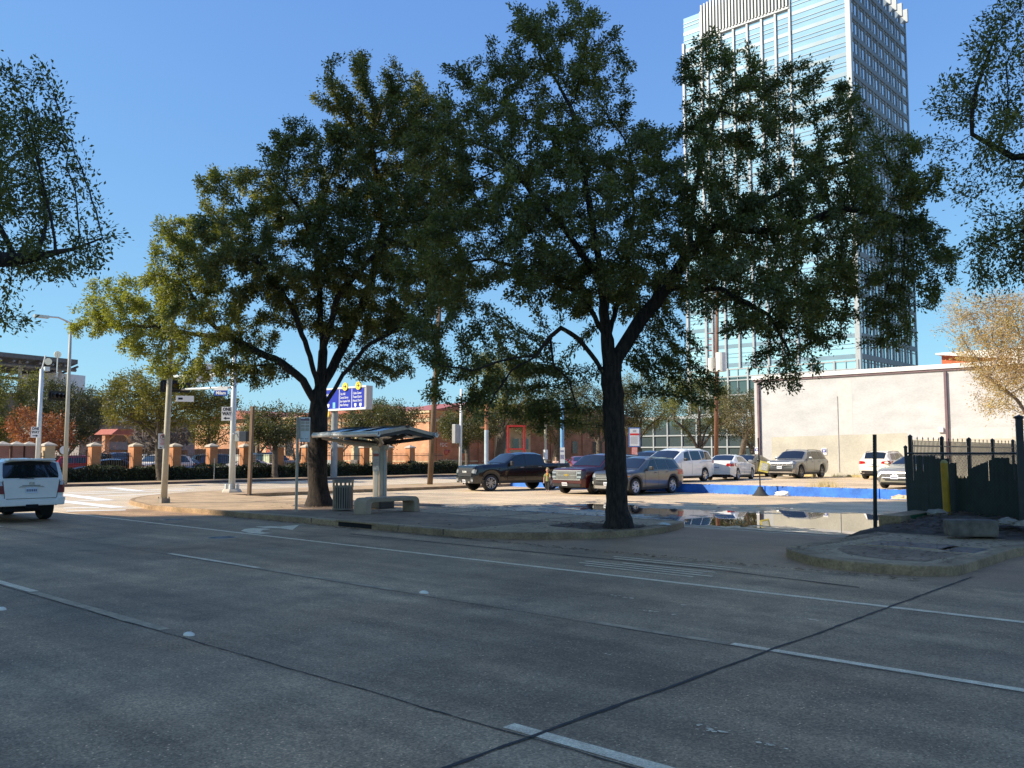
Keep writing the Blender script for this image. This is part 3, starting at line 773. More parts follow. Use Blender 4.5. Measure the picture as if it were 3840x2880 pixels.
seeds = [[base]+path([(686, 1000, 0), (687, 920, 0), (689, 850, 0), (698, 760, 0), (690, 650, -.4), (684, 540, -.6), (700, 420, -.4)], d0),
    path([(687, 880, 0), (655, 822, -.3), (610, 785, -.6), (560, 762, -.8), (500, 730, -.8), (452, 695, -.6), (415, 640, -.4), (385, 590, -.2)], d0),
    path([(610, 785, -.6), (550, 790, -.4), (480, 792, -.2), (430, 805, 0)], d0),
    path([(500, 730, -.8), (420, 722, -.3), (330, 705, .4), (240, 705, .9)], d0),
    path([(689, 850, 0), (725, 780, .4), (760, 710, .9), (800, 620, 1.1), (830, 480, 1.0), (800, 300, .7)], d0),
    path([(687, 900, 0), (740, 810, -.2), (800, 742, -.5), (870, 705, -.6), (950, 660, -.4)], d0),
    path([(689, 850, 0), (670, 770, -.6), (630, 660, -1.4), (560, 570, -1.6), (480, 490, -1.0)], d0),
    path([(698, 760, 0), (730, 640, -1.4), (800, 560, -1.9), (880, 480, -1.2)], d0),
    path([(684, 540, -.6), (640, 440, -.9), (590, 390, -.7)], d0)]
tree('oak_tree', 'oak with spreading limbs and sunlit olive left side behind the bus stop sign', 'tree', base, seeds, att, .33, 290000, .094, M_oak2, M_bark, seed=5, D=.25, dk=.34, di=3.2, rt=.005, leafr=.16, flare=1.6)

# oaks standing outside the frame whose branches reach into it
rs = np.random.RandomState(13); d0 = 11.5
ells = blobs([(-20, 200, 90, 110, .2, 1.2), (20, 370, 90, 100, 0, 1.3), (80, 450, 60, 60, .2, .8), (120, 555, 85, 38, .1, .7), (0, 560, 80, 55, .3, 1.0), (225, 520, 50, 18, 0, .3), (-10, 690, 50, 25, .4, .6), (-150, 380, 140, 220, .6, 2), (-350, 300, 200, 250, 1, 2.5)], d0)
att = ell_points(1500, ells, rs); base = np.array([-13.4, -.9, .13])
seeds = [[base, (-13.3, -.85, 1.6), (-13.1, -.7, 2.7), (-12.9, -.4, 3.8), (-12.4, .4, 4.8), (-11.8, 1.6, 5.4)], [(-13.1, -.7, 2.7), (-12.7, .4, 3.5), (-12.0, 1.8, 3.9), at_depth(30, 560, d0)], [(-12.9, -.4, 3.8), (-13.9, .3, 5.2), (-14.2, 1.0, 6.4)], [at_depth(30, 560, d0), at_depth(120, 545, d0), at_depth(260, 508, d0)]]
tree('oak_tree', 'dark oak reaching in from the left edge above the white vehicle', 'tree', base, seeds, att, .24, 60000, .062, M_oak, M_bark, seed=8, D=.2, dk=.26, di=2.0, rt=.004, leafr=.17)
rs = np.random.RandomState(14); d0 = 13.5
ells = blobs([(2180, 70, 70, 90, 0, 1.0), (2115, 120, 35, 50, 0, .5), (2045, 245, 50, 28, .1, .5), (2060, 330, 55, 30, .2, .5), (2085, 420, 45, 35, .1, .5), (2110, 590, 45, 45, .2, .6), (2130, 190, 90, 60, .2, 1.0), (2190, 320, 90, 70, -.3, 1.0), (2080, 260, 60, 35, 0, .5), (2170, 520, 80, 75, .3, 1.0), (2110, 455, 40, 25, .1, .4), (2200, 600, 60, 25, .2, .6), (2330, 200, 110, 230, .5, 2), (2340, 480, 120, 150, .5, 1.8), (2500, 300, 160, 250, 1, 2.4)], d0)
att = ell_points(1500, ells, rs); base = np.array([1.9, 15.6, .13])
seeds = [[base, (1.85, 15.5, 1.5), (1.8, 15.3, 2.9), (1.4, 14.9, 4.2), (.8, 14.5, 5.4), (.2, 14.1, 6.6)], [(1.8, 15.3, 2.9), (.8, 14.6, 3.9), at_depth(2330, 480, d0), at_depth(2200, 500, d0)], [(1.4, 14.9, 4.2), at_depth(2350, 330, d0), at_depth(2190, 340, d0), at_depth(2100, 290, d0)]]
tree('oak_tree', 'dark oak reaching in from the right edge beside the glass tower', 'tree', base, seeds, att, .22, 52000, .062, M_oak, M_bark, seed=9, D=.21, dk=.28, di=2.0, rt=.004, leafr=.19)

# street and background trees
def simple_tree(label, base, h, cr, m, nleaf, ls, seed, cb=None, bark=M_barkbg, cat='tree', group=None, name='street_tree', R0=None, lean=(0, 0), natt=420, flat=1., leafr=.45, dk=.62, multi=1, rt=.012):
    rs = np.random.RandomState(seed); b = np.array(base, float); cb = cb if cb is not None else h*.35
    cz = (h+cb)/2; ry = (h-cb)/2
    es = [((b[0]+lean[0], b[1]+lean[1], b[2]+cz), (cr*.8, cr*.8, ry*.9))]
    for k in range(7):
        a = rs.uniform(0, 6.3); q = rs.uniform(.35, .75); zz = rs.uniform(-.45, .6)
        es.append(((b[0]+lean[0]+cr*q*math.cos(a), b[1]+lean[1]+cr*q*math.sin(a), b[2]+cz+ry*zz), (cr*.42, cr*.42, ry*.42)))
    att = ell_points(natt, es, rs); att = att[att[:, 2] > b[2]+cb*.8]
    seeds = []
    top = b+np.array([lean[0]*.5, lean[1]*.5, cb])
    if multi == 1:
        seeds.append([b, b+(top-b)*.5+np.array([.05*cr*rs.uniform(-1, 1), .05*cr*rs.uniform(-1, 1), 0]), top, top+np.array([lean[0]*.5, lean[1]*.5, (h-cb)*.45])])
        for k in range(3):
            a = rs.uniform(0, 6.3); seeds.append([top, top+np.array([cr*.3*math.cos(a), cr*.3*math.sin(a), (h-cb)*.22]), top+np.array([cr*.65*math.cos(a), cr*.65*math.sin(a), (h-cb)*.35])])
    else:
        seeds.append([b, b+np.array([0, 0, .15])])
        for k in range(multi):
            a = 2*PI*k/multi+rs.uniform(-.3, .3); seeds.append([b+np.array([0, 0, .15]), b+np.array([cr*.25*math.cos(a), cr*.25*math.sin(a), h*.4]), b+np.array([cr*.5*math.cos(a), cr*.5*math.sin(a), h*.7])])
    return tree(name, label, cat, b, seeds, att, R0 or .035*h, nleaf, ls, m, bark, seed, D=.42 if h > 4 else .25, dk=dk, di=4., rt=rt, leafr=leafr, group=group, aspect=.6, lmax=.06, iters=60)

ST = [  # x, y, height, radius, leaves, kind, label
    (-55.3, 27.0, 7.6, 4.3, 15000, M_olive, 'olive gold street tree behind the tan lamp pole', (0, -.4), 2.6),
    (-55.3, 35.4, 5.6, 2.7, 6500, M_green, 'small leaning street oak between the signal pole and the bus stop sign', (-.5, .3), 2.2),
    (-55.3, 44.7, 6.2, 3.3, 8000, M_green, 'street oak whose trunk shows behind the bus shelter post', (.3, .2), 2.5),
    (-55.3, 54.8, 6.2, 3.2, 8000, M_green, 'street tree beside the white pole left of the black pickup', (0, 0), 2.2),
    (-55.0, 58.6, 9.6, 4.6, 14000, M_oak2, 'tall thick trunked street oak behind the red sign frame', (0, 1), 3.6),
    (-55.0, 66.5, 7.4, 4.0, 10000, M_green, 'street oak behind the blue pole', (.4, .5), 2.6),
    (-54.8, 73.5, 7.6, 3.6, 9000, M_deep, 'dark street oak left of the parking notice sign', (0, 0), 2.6),
    (-54.6, 80.0, 9.2, 4.2, 11000, M_olive, 'yellow green street oak right behind the large oak trunk', (0, 0), 2.8),
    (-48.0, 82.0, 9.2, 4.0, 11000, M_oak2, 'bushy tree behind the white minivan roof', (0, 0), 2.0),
    (-44.0, 86.0, 8.2, 3.6, 9000, M_green, 'low branched tree left of the brown utility pole', (0, 0), 2.0)]
for i, (x, y, h, r, n, m, l, ln, cb) in enumerate(ST):
    simple_tree(l, (x, y, .14), h*(1.0 if i < 4 else 1.22), r*(1.08 if i < 4 else 1.2), m, n*2, .14, 30+i, cb=cb, lean=ln, group='street trees along the cross street')
simple_tree('thin pale leaved tree with forked trunk between utility pole and white wall', (-33.6, 63.5, .4), 6.6, 3.2, M_pale, 5200, .13, 51, cb=2.3, lean=(.6, .3), leafr=.35)
# behind the fenced lot
simple_tree('rust red autumn tree behind the brick pillars at far left', (-70, 24.6, .1), 5.6, 3.3, M_red, 9000, .15, 61, cb=.9, leafr=.4, name='autumn_tree')
simple_tree('bare grey twiggy tree over the parked cars behind the fence', (-66.5, 32.2, .1), 4.9, 2.9, M_pale, 500, .06, 62, cb=1.3, bark=M_greybark, natt=3200, dk=.20, rt=.007, name='bare_tree')
simple_tree('small bare brown tree below the rust red tree', (-66, 27.2, .1), 3.3, 1.7, M_red, 500, .08, 63, cb=1.0, bark=M_greybark, natt=350, dk=.38, name='bare_tree')
for i, (x, y, h, r, n, l) in enumerate(((-87, 21.5, 10.5, 5.0, 13000, 'broad dark tree at the left edge behind the brick pillars'), (-97, 29.5, 11.5, 5.0, 13000, 'tall dark tree below the solar canopy'), (-100, 38.0, 10.5, 5.2, 12000, 'dark tree between canopy and olive gold tree'), (-86, 15.0, 9.5, 4.4, 8000, 'dark tree half hidden by the left edge of the view'))):
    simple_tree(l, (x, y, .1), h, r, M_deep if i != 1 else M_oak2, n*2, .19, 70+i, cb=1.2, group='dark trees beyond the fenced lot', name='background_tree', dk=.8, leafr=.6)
simple_tree('bare brown tree against the sunlit brick wall by the no parking sign', (-74, 47.5, .1), 5.2, 2.0, M_pale, 300, .1, 66, cb=1.2, bark=M_greybark, natt=1500, dk=.26, rt=.008, name='bare_tree', multi=3)
simple_tree('bare many stemmed tree against brick wall left of the bus stop sign', (-66, 44.5, .1), 4.4, 1.6, M_pale, 250, .1, 67, cb=1.0, bark=M_greybark, natt=1500, dk=.24, rt=.008, name='bare_tree', multi=4)
simple_tree('bare tan tree in front of the brick wall under the blue direction sign', (-63.0, 46.8, .1), 5.6, 2.5, M_pale, 5200, .1, 91, cb=1.6, bark=M_greybark, natt=700, dk=.42, name='background_tree')
simple_tree('olive tree in front of the brick wall left of the wooden pole', (-62.5, 51.8, .1), 6.6, 2.9, M_green, 9000, .13, 92, cb=1.8, name='background_tree')
simple_tree('olive tree over the parked vehicles right of the tan lamp pole', (-68.0, 37.2, .1), 6.8, 3.1, M_olive, 9000, .14, 93, cb=2.0, name='background_tree')
simple_tree('pale brown tree against the brick wall behind the leaning oak', (-67.0, 41.2, .1), 6.0, 2.4, M_pale, 4500, .12, 94, cb=1.6, bark=M_greybark, natt=600, dk=.45, name='background_tree')
simple_tree('dark green tree beside the red roofed pavilion', (-78.0, 29.6, .1), 7.6, 3.4, M_deep, 11000, .17, 95, cb=1.6, name='background_tree')
# the autumn tree by the white wall
simple_tree('golden autumn tree with sparse leaves in front of the white wall', (-8.9, 43.8, .4), 9.4, 4.5, M_gold, 65000, .075, 81, cb=2.2, R0=.13, bark=M_greybark, natt=1100, dk=.45, lean=(.2, 0), name='autumn_tree', leafr=.4)

# clipped hedge in front of the pillars
rs = np.random.RandomState(5); n = 26000
t = thing('hedge', 'long clipped dark green hedge in front of the brick pillars', 'hedge', (-56.4, 37.5, .14))
y = rs.uniform(-18.5, 18.5, n); u = rs.uniform(0, 1, n)
hgt = .85+.12*np.sin(y*1.7)+.08*np.sin(y*4.3+1)+.03*y/18
top = u < .4
P = np.zeros((n, 3)); P[:, 1] = y
P[:, 0] = np.where(top, rs.uniform(-.5, .5, n), np.where(rs.uniform(0, 1, n) < .75, .5, -.5)+rs.normal(0, .06, n))
P[:, 2] = np.where(top, hgt+rs.normal(0, .05, n), hgt*rs.uniform(.02, 1, n)**.8)
V, Q = leaf_quads(P, rs.normal(0, 1, (n, 3)), .11, rs, .7); mesh_np('foliage', V, Q, M_hedge, t)
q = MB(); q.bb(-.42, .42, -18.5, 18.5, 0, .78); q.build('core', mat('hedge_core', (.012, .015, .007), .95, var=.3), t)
# ------------------------------------------------------------ buildings
def col_x(c, Y): return -Y*math.tan(YAW-math.atan((c-1920)/F_PX))
def col_y(c, X): return -X/math.tan(YAW-math.atan((c-1920)/F_PX))
M_wallp = mat('painted_masonry', (.50, .49, .485), .9, var=.10, scale=.5, bump=.25, bscale=18, stretch=(1, 1, 2.2), fine=.07)
M_beige = mat('beige_overpaint', (.49, .45, .37), .9, var=.1, scale=.7, bump=.25, bscale=18, fine=.08)
M_touch = mat('pale_touch_up', (.57, .525, .50), .9, var=.06)
M_coping = mat('white_coping', (.72, .70, .68), .6, var=.08)
M_mauve = mat('mauve_downspout', (.16, .10, .11), .5, var=.15)

t = thing('warehouse', 'long pale windowless painted wall building behind the upper lot', 'building', (-8.6, 56.5, .4))
q = MB(); q.bb(-20.1, 40, 0, 14, -.4, 6.45); q.build('wall', M_wallp, t)
q = MB(); q.poly([(-18.9, -.004, 0), (9, -.004, 0), (9, -.004, 2.1), (5, -.004, 2.55), (-2, -.004, 2.5), (-9.8, -.004, 2.35), (-10, -.004, 2.75), (-18.9, -.004, 2.6)]); q.build('painted_patch', M_beige, t)
for a_ in ((-9.2, -7.0, 2.35, 2.95), (-6.6, -4.2, 2.35, 3.0), (-14.2, -13.3, 2.7, 6.2)):
    q = MB(); q.bb(a_[0], a_[1], -.007, -.003, a_[2], a_[3]); q.build('touch_up', M_touch, t)
q = MB(); q.bb(-20.2, 40, -.16, 14, 6.58, 6.85); q.build('coping', M_coping, t)
q = MB(); q.bb(-20.15, 40, -.09, -.002, 6.45, 6.58); q.build('gutter', M_mauve, t)
for c in (2845, 3550):
    x = col_x(c, 56.4)+8.6; q = MB(); q.bb(x-.07, x+.07, -.16, -.01, .1, 6.4); q.box((x, -.16, .14), (.15, .22, .12)); q.build('downspout', M_mauve, t)
x = col_x(3140, 56.4)+8.6; q = MB(); q.bb(x-.02, x+.02, -.04, -.002, .3, 5.2); q.build('conduit', mat('grey_conduit', (.4, .38, .36), .6), t)
x = col_x(3527, 56.4)+8.6; q = MB(); q.bb(x-.14, x+.14, -.14, -.002, 2.75, 3.05); q.build('wall_box', M_coping, t, bevel=.02)
for c, z, l in ((2845-12, 1.7, 'small white parking sign with blue arrow beside the left downspout'), (3083, 1.62, 'small white parking sign with blue arrow above the grey parked vehicle')):
    x = col_x(c, 56.3); s = thing('wall_sign', l, 'sign', (x, 56.47, .4+z), 0, 'parking signs on the pale wall')
    q = MB(); q.bb(-.17, .17, -.02, .02, -.22, .22); q.build('panel', M_signw, s)
    q = MB(); q.bb(-.15, .15, -.026, -.021, -.06, .14); q.build('blue_field', M_signb, s)
    q = MB(); q.poly([(-.1, -.031, .04), (.0, -.031, .11), (.0, -.031, -.03)]); q.bb(.0, .1, -.0315, -.0305, .015, .065); q.build('arrow', M_signw, s)
for i, (x, y) in enumerate(((-27.3, 55.7), (-24.9, 55.5), (-21.0, 55.4), (-18.5, 55.5))):
    tag(MB().bb(-.9, .9, -.1, .1, 0, .16).build('wheel_stop', mat('yellowed_concrete', (.45, .36, .17), .85, var=.3, scale=3), None, (x, y, .4), bevel=.03), ['worn yellow wheel stop at the foot of the left downspout', 'worn yellow wheel stop behind the grey parked vehicle', 'worn yellow wheel stop right of the grey parked vehicle', 'worn yellow wheel stop left of the white vehicle nosed to the wall'][i], 'wheel stop', 'wheel stops along the pale wall')

t = thing('red_building', 'building with red end wall and white overhanging roof behind the pale wall', 'building', (-21.8, 75, .4))
q = MB(); q.bb(0, 45, 0, 12, -.4, 9.3); q.build('wall', mat('red_render', (.55, .12, .05), .8, var=.08), t)
q = MB(); q.prism([(-.3, 9.48), (45, 9.6), (45, 8.0), (6.2, 8.5), (-.3, 9.36)], -.5, 12.5, 'Y'); q.build('roof', mat('white_fascia', (.78, .75, .70), .6, var=.04), t)

# glass tower
def glassmat(name, c, metal=.55, rough=.06, wob=.02):
    m = mat(name, c, rough, metal, var=.10, scale=.05, spec=.9, stretch=(1, 1, 3))
    nt = m.node_tree; b = nt.nodes['Principled BSDF']
    tc = nt.nodes.new('ShaderNodeTexCoord'); vo = nt.nodes.new('ShaderNodeTexNoise'); vo.inputs['Scale'].default_value = .25
    bp = nt.nodes.new('ShaderNodeBump'); bp.inputs['Strength'].default_value = wob; bp.inputs['Distance'].default_value = 1.
    nt.links.new(tc.outputs['Object'], vo.inputs['Vector']); nt.links.new(vo.outputs['Fac'], bp.inputs['Height']); nt.links.new(bp.outputs['Normal'], b.inputs['Normal'])
    return m
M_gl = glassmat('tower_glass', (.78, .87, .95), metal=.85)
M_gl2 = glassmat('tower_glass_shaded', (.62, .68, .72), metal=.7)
M_gl3 = glassmat('podium_glass', (.09, .13, .14), metal=.45)
M_band = mat('pale_spandrel', (.17, .26, .32), .35, var=.08, scale=.3)
M_mull = mat('white_mullion', (.36, .38, .39), .4, var=.05)
M_pil = mat('tower_pilaster', (.15, .175, .19), .6, var=.08, scale=.3)
TX, TY = -64.15, 170.
t = thing('glass_tower', 'tall blue glass office tower with white fins at its crown', 'tower', (TX, TY, 0))
FH = 4.03; ZB = 89.2; W0 = -37.7
def tt(b, n, m): return b.build(n, m, t)
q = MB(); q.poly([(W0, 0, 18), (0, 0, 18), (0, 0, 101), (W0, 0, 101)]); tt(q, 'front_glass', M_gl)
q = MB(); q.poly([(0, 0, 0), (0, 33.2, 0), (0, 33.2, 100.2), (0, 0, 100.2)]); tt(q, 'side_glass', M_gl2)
q = MB(); q.poly([(W0, 0, 0), (0, 0, 0), (0, 0, 18), (W0, 0, 18)]); tt(q, 'podium_glass', M_gl3)
q = MB(); q.bb(W0, -.05, .05, 33.1, 0, 99.5); tt(q, 'core', M_dark)
q = MB(); q.bb(-.75, .22, -.22, .75, 0, 103); tt(q, 'corner_post', M_mull)
frames = [col_x(c, TY)-TX for c in (2680, 2729, 2781, 2835, 2891, 2945, 3001)]
frames = [W0+4.9-(frames[1]-frames[0]) + i*0 for i in ()] + frames
for x in frames:
    q = MB(); q.bb(x-.2, x+.2, -.45, -.02, 20, 95.0 if x != frames[-1] else 101.5); tt(q, 'mullion', M_mull)
for x in (W0, W0+4.6):
    q = MB(); q.bb(x-.25, x+.25, -.45, .2, 4, 95 if x == W0 else 101); tt(q, 'mullion', M_mull)
q = MB(); q.bb(W0+4.6, frames[-1], -.62, -.02, 94.4, 95.0); tt(q, 'frame_beam', M_mull)
q = MB(); q.poly([(W0+4.6, -.02, 95), (frames[-1], -.02, 95), (frames[-1], -.02, 101.4), (W0+4.6, -.02, 101.4)]); tt(q, 'crown_panel', mat('crown_panel', (.42, .50, .52), .4, var=.1, scale=.4))
n = 27
for i in range(n):
    x = W0+4.6+(frames[-1]-W0-4.6)*(i+.5)/n
    q = MB(); q.bb(x-.17, x+.17, -.85, -.05, 94.9, 102.2+.35*math.sin(i*.4)); tt(q, 'crown_fin', M_mull)
for k in range(-3, 21):
    z = ZB-FH*k
    if z > 18.5:
        q = MB(); zt = min(z, 100)
        if z < 100:
            q.bb(W0, -.75, -.10, -.02, z-.42, z+.42)
            q.bb(W0, -.75, -.12, -.02, z+1.55, z+1.68); q.bb(W0, -.75, -.12, -.02, z+2.35, z+2.5)
            tt(q, 'spandrel', M_band)
    if z > 2 and z < 99:
        q = MB(); q.bb(.02, .22, .75, 33.0, z-.5, z+.5); q.bb(.02, .14, .75, 33.0, z-1.1, z-.98); tt(q, 'side_spandrel', M_pil)
for i in range(9):
    y = .75+32.3*(i+1)/9
    q = MB(); q.bb(.02, .16, y-.42, y+.30, 0, 99.6); tt(q, 'pilaster', M_pil)
    q = MB(); q.bb(-.6, .75, y-.3, y+.35, 99.6, 102.6); tt(q, 'side_fin', M_mull)
for i in range(8):
    y = .75+32.3*(i+.42)/9
    q = MB(); q.bb(.02, .16, y-.05, y+.05, 0, 98.5); tt(q, 'side_mullion', M_pil)
for i in range(9):
    x = W0+.4+i*4.62
    q = MB(); q.bb(x-.17, x+.17, -.4, -.02, 0, 20); q.bb(x+2.2, x+2.3, -.25, -.02, 0, 20) if x < -3 else None; tt(q, 'podium_mullion', M_mull)
for z in (3.2, 5.6, 6.4, 9.6, 10.3, 13.6, 14.3, 17.4, 18.2, 19.8):
    q = MB(); q.bb(W0, -.75, -.3, -.02, z-.12, z+.12); tt(q, 'podium_rail', M_mull)
# paler street wing of the tower at ground level, seen between the trees
t = thing('glass_lobby', 'low glazed lobby with white framing at the foot of the glass tower', 'building', (-66, 112, .1))
q = MB(); q.bb(-22, 22, .1, 20, 0, 7.0); q.build('glass', M_gl3, t)
for z in (1.2, 2.7, 4.4, 6.9):
    q = MB(); q.bb(-22, 22, -.08, .08, z-.09, z+.09+(.25 if z > 6 else 0)); q.build('rail', M_mull, t)
for i in range(19):
    x = -22+44*i/18; q = MB(); q.bb(x-.09, x+.09, -.14, .07, 0, 6.8); q.build('mullion', M_mull, t)

# brick buildings with red roofs
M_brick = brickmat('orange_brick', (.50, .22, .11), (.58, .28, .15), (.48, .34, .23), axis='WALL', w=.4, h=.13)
M_brickd = brickmat('shaded_brick', (.34, .12, .05), (.42, .16, .07), (.33, .22, .16), axis='WALL', w=.4, h=.13)  # darker copy of the orange brick; the side wall's shade is in its colour
M_roof = mat('red_metal_roof', (.40, .12, .08), .5, var=.14, scale=1.5, stretch=(4, 4, .3))
M_tan = mat('tan_stone', (.55, .42, .26), .85, var=.12, scale=1)
M_win = mat('dark_window', (.02, .025, .03), .12, var=.2, spec=.8)
def window(t, x0, x1, z0, z1, y=0, face='y', frame=M_tan):
    q = MB()
    if face == 'y': q.bb(x0, x1, y-.08, y+.05, z0, z1)
    else: q.bb(y-.05, y+.08, x0, x1, z0, z1)
    f = q.build('window', frame, t); q = MB()
    if face == 'y': q.bb(x0+.08, x1-.08, y-.10, y-.06, z0+.08, z1-.08)
    else: q.bb(y+.06, y+.10, x0+.08, x1-.08, z0+.08, z1-.08)
    q.build('pane', M_win, f)
t = thing('brick_building', 'orange brick building with red roof beyond the pillars and fence', 'building', (-66, 60, .1))
q = MB(); q.bb(-48, 0, 0, 36, 0, 5.9); q.build('wall', M_brick, t)
q = MB(); q.bb(-48.1, .1, -.1, 36.1, 5.0, 5.3); q.bb(-48.15, .15, -.15, 36.15, 5.9, 6.15); q.bb(-48.06, .06, -.06, 36.06, .9, 1.05); q.build('stone_band', M_tan, t)
q = MB()
for x0, x1, h in ((-22, -6, 1.2), (-46, -28, 1.2)): q.prism([(x0, 6.15), (x1, 6.15), ((x0+x1)/2, 6.15+h)], -.6, 30, 'Y')
q.prism([(-.2, 6.15), (36.5, 6.15), (30, 7.2), (6, 7.2)], -6, .6, 'X'); q.build('roof', M_roof, t)
for x in (-43, -38, -33.5, -25.5, -21.0, -15.5, -9): window(t, x, x+1.6, 1.5, 3.6)
for x in (-30, -12.5):
    q = MB(); q.prism([(x, 0), (x+3.6, 0), (x+3.6, 2.9)]+[(x+1.8+1.8*math.cos(R(a)), 2.9+1.3*math.sin(R(a))) for a in range(15, 180, 15)]+[(x, 2.9)], -.12, .02, 'Y'); f = q.build('arch', M_tan, t)
    q = MB(); q.prism([(x+.5, 0), (x+3.1, 0), (x+3.1, 2.7)]+[(x+1.8+1.3*math.cos(R(a)), 2.7+1.0*math.sin(R(a))) for a in range(15, 180, 15)]+[(x+.5, 2.7)], -.15, -.11, 'Y'); q.build('door', M_win if x == -12.5 else M_roof, f)
q = MB()
for y0 in range(1, 36, 6):
    q = MB(); q.bb(.0, .12, y0, y0+.5, 0, 4.95); q.build('buttress', M_brickd, t)
q = MB(); q.poly([(.012, 0, 1.06), (.012, 36, 1.06), (.012, 36, 4.98), (.012, 0, 4.98)]); q.poly([(.012, 0, 0), (.012, 36, 0), (.012, 36, .88), (.012, 0, .88)]); q.build('side_wall_shade', M_brickd, t)  # thin sheet of the shade-darkened brick over the same wall
q = MB(); q.bb(.02, .3, 9.5, 15.2, 1.2, 4.6); q.build('entrance_bay', M_tan, t)
q = MB(); q.prism([(8.7, 4.7), (16.0, 4.7), (15.0, 5.7), (9.7, 5.7)], .05, 1.6, 'X'); q.build('canopy', M_roof, t)
for y in (10.2, 12.0, 13.6): window(t, y, y+1.2, 2.2, 3.5, .3, 'x')
for y in (4.2, 20, 23, 27, 30, 33): window(t, y, y+1.1, 1.7, 3.3, .02, 'x', M_brickd)
text('lettering', 'FDC', .55, mat('dull_white', (.62, .5, .45), .7), t, (.13, 1.9, 2.65), (PI/2, 0, PI/2), bold=.004)
for y, z, r in ((2.5, 3.5, .22), (2.35, 1.9, .28), (2.75, 2.0, .16)):
    q = MB(); q.lathe([(0, .14), (r*.7, .14), (r, .05), (r, 0)], 16, (.02, y, z), 'X'); q.build('fire_fitting', mat('fitting_red', (.35, .08, .06), .5), t)
q = MB(); q.bb(.02, .12, 1.2, 4.0, .55, 1.15); q.build('vent', mat('vent_tan', (.3, .24, .16), .6), t)
t = thing('grey_building', 'long low grey building behind the bare grey tree', 'building', (-112, 41, .1))
q = MB(); q.bb(-10, 8, 0, 14, 0, 5.4); q.build('wall', mat('grey_render', (.22, .20, .20), .85, var=.1), t)
q = MB(); q.bb(-10.8, 8.8, -.8, 14.8, 5.4, 5.9); q.build('roof', mat('grey_roof', (.30, .29, .29), .6, var=.1), t)
for z in (1.2, 3.2):
    q = MB(); q.bb(8.0, 8.1, .8, 13, z, z+1.0); q.build('window', M_win, t)
t = thing('pavilion', 'small open pavilion with red pitched roof on brick posts behind the fence', 'pavilion', (-72, 31.5, .1), R(12))
q = MB(); q.prism([(-1.5, 3.3), (1.5, 3.3), (.9, 3.75), (-.9, 3.75)], -1.1, 1.1, 'X'); q.build('roof', M_roof, t)
for y in (-1.2, 1.2):
    q = MB(); q.bb(-.2, .2, y-.2, y+.2, 0, 3.32); q.build('post', M_brick, t)
    q = MB(); q.box((.1, y*.66, 3.05), (.12, 1.1, .12), 0, R(38 if y < 0 else -38)); q.build('brace', M_tan, t)

# parking deck with a solar canopy, far left
t = thing('parking_garage', 'distant parking garage with dark solar canopy roof and white stair tower', 'building', (-150, 60, 0))
O = np.array([-150, 60, 0.])
def lp(x, y, d, z=None):
    p = at_depth(x, y, d)-O
    if z is not None: p[2] = z
    return tuple(p)
A, B, C, D = lp(-160, 745, 128, 17.), lp(168, 786, 149, 17.), lp(106, 812, 172, 17.), lp(-260, 800, 150, 17.)
q = MB(); q.add([A, B, C, D]+[(x, y, z+.7) for x, y, z in (A, B, C, D)], [(0, 1, 2, 3), (4, 5, 6, 7), (0, 1, 5, 4), (1, 2, 6, 5), (2, 3, 7, 6), (3, 0, 4, 7)]); q.build('canopy', mat('solar_dark', (.10, .095, .095), .5, var=.2), t)
q = MB()
for i in range(12):
    f = i/11; a = Vector(A).lerp(Vector(B), f); b2 = Vector(D).lerp(Vector(C), f); q.tube([a-Vector((0, 0, .5)), b2-Vector((0, 0, .5))], .22, 4)
for f in (.05, .5, .95):
    a = Vector(A).lerp(Vector(D), f); b2 = Vector(B).lerp(Vector(C), f); q.tube([a-Vector((0, 0, 1.0)), b2-Vector((0, 0, 1.0))], .28, 4)
q.build('truss', mat('truss_steel', (.20, .19, .19), .6, var=.3), t)
for f in (.35, .62, .9):
    for g_ in (.12, .85):
        a = Vector(A).lerp(Vector(B), f).lerp(Vector(D).lerp(Vector(C), f), g_); q = MB(); q.tube([(a.x, a.y, 12), (a.x, a.y, 17)], .3, 8); q.build('post', mat('canopy_post', (.45, .44, .45), .6), t)
a = lp(118, 800, 150); b2 = lp(185, 800, 156)
q = MB(); va, vb = Vector(a), Vector(b2); d = (vb-va); d.z = 0; nn = Vector((-d.y, d.x, 0)).normalized()*8
pts = [(va.x, va.y), (vb.x, vb.y), (vb.x+nn.x, vb.y+nn.y), (va.x+nn.x, va.y+nn.y)]
q.prism(pts, 0, 15.6); q.build('stair_tower', mat('white_panel', (.68, .66, .66), .6, var=.06), t)
a, b2, c2, d2 = lp(-200, 830, 140), lp(250, 845, 165), lp(250, 845, 200), lp(-300, 830, 190)
q = MB(); q.prism([p[:2] for p in (a, b2, c2, d2)], 0, 12.3); q.build('deck', mat('brown_concrete', (.24, .20, .19), .85, var=.12, scale=.3), t)
q = MB(); va, vb = Vector(a), Vector(b2)
for i in range(40):
    p = va.lerp(vb, i/39); q.bb(p.x-.08, p.x+.08, p.y-.08, p.y+.08, 12.3, 13.4)
q.tube([(a[0], a[1], 13.4), (b2[0], b2[1], 13.4)], .08, 4); q.tube([(a[0], a[1], 12.9), (b2[0], b2[1], 12.9)], .05, 4)
q.build('railing', M_steel, t)

# the tall block across the street whose shadow covers the carriageway (behind the viewer)
t = thing('office_block', 'tall pale office block standing behind the viewer across the street', 'building', (-82.1, -64.3, 0))
q = MB(); q.bb(0, 62, -30, 0, 0, 92); q.build('wall', mat('office_concrete', (.42, .40, .37), .8, var=.1, scale=.1), t)
for k in range(22):
    q = MB(); q.bb(-.05, 62.05, -.0, .06, 2.4+k*4.1, 4.6+k*4.1); q.build('window_band', M_win, t)

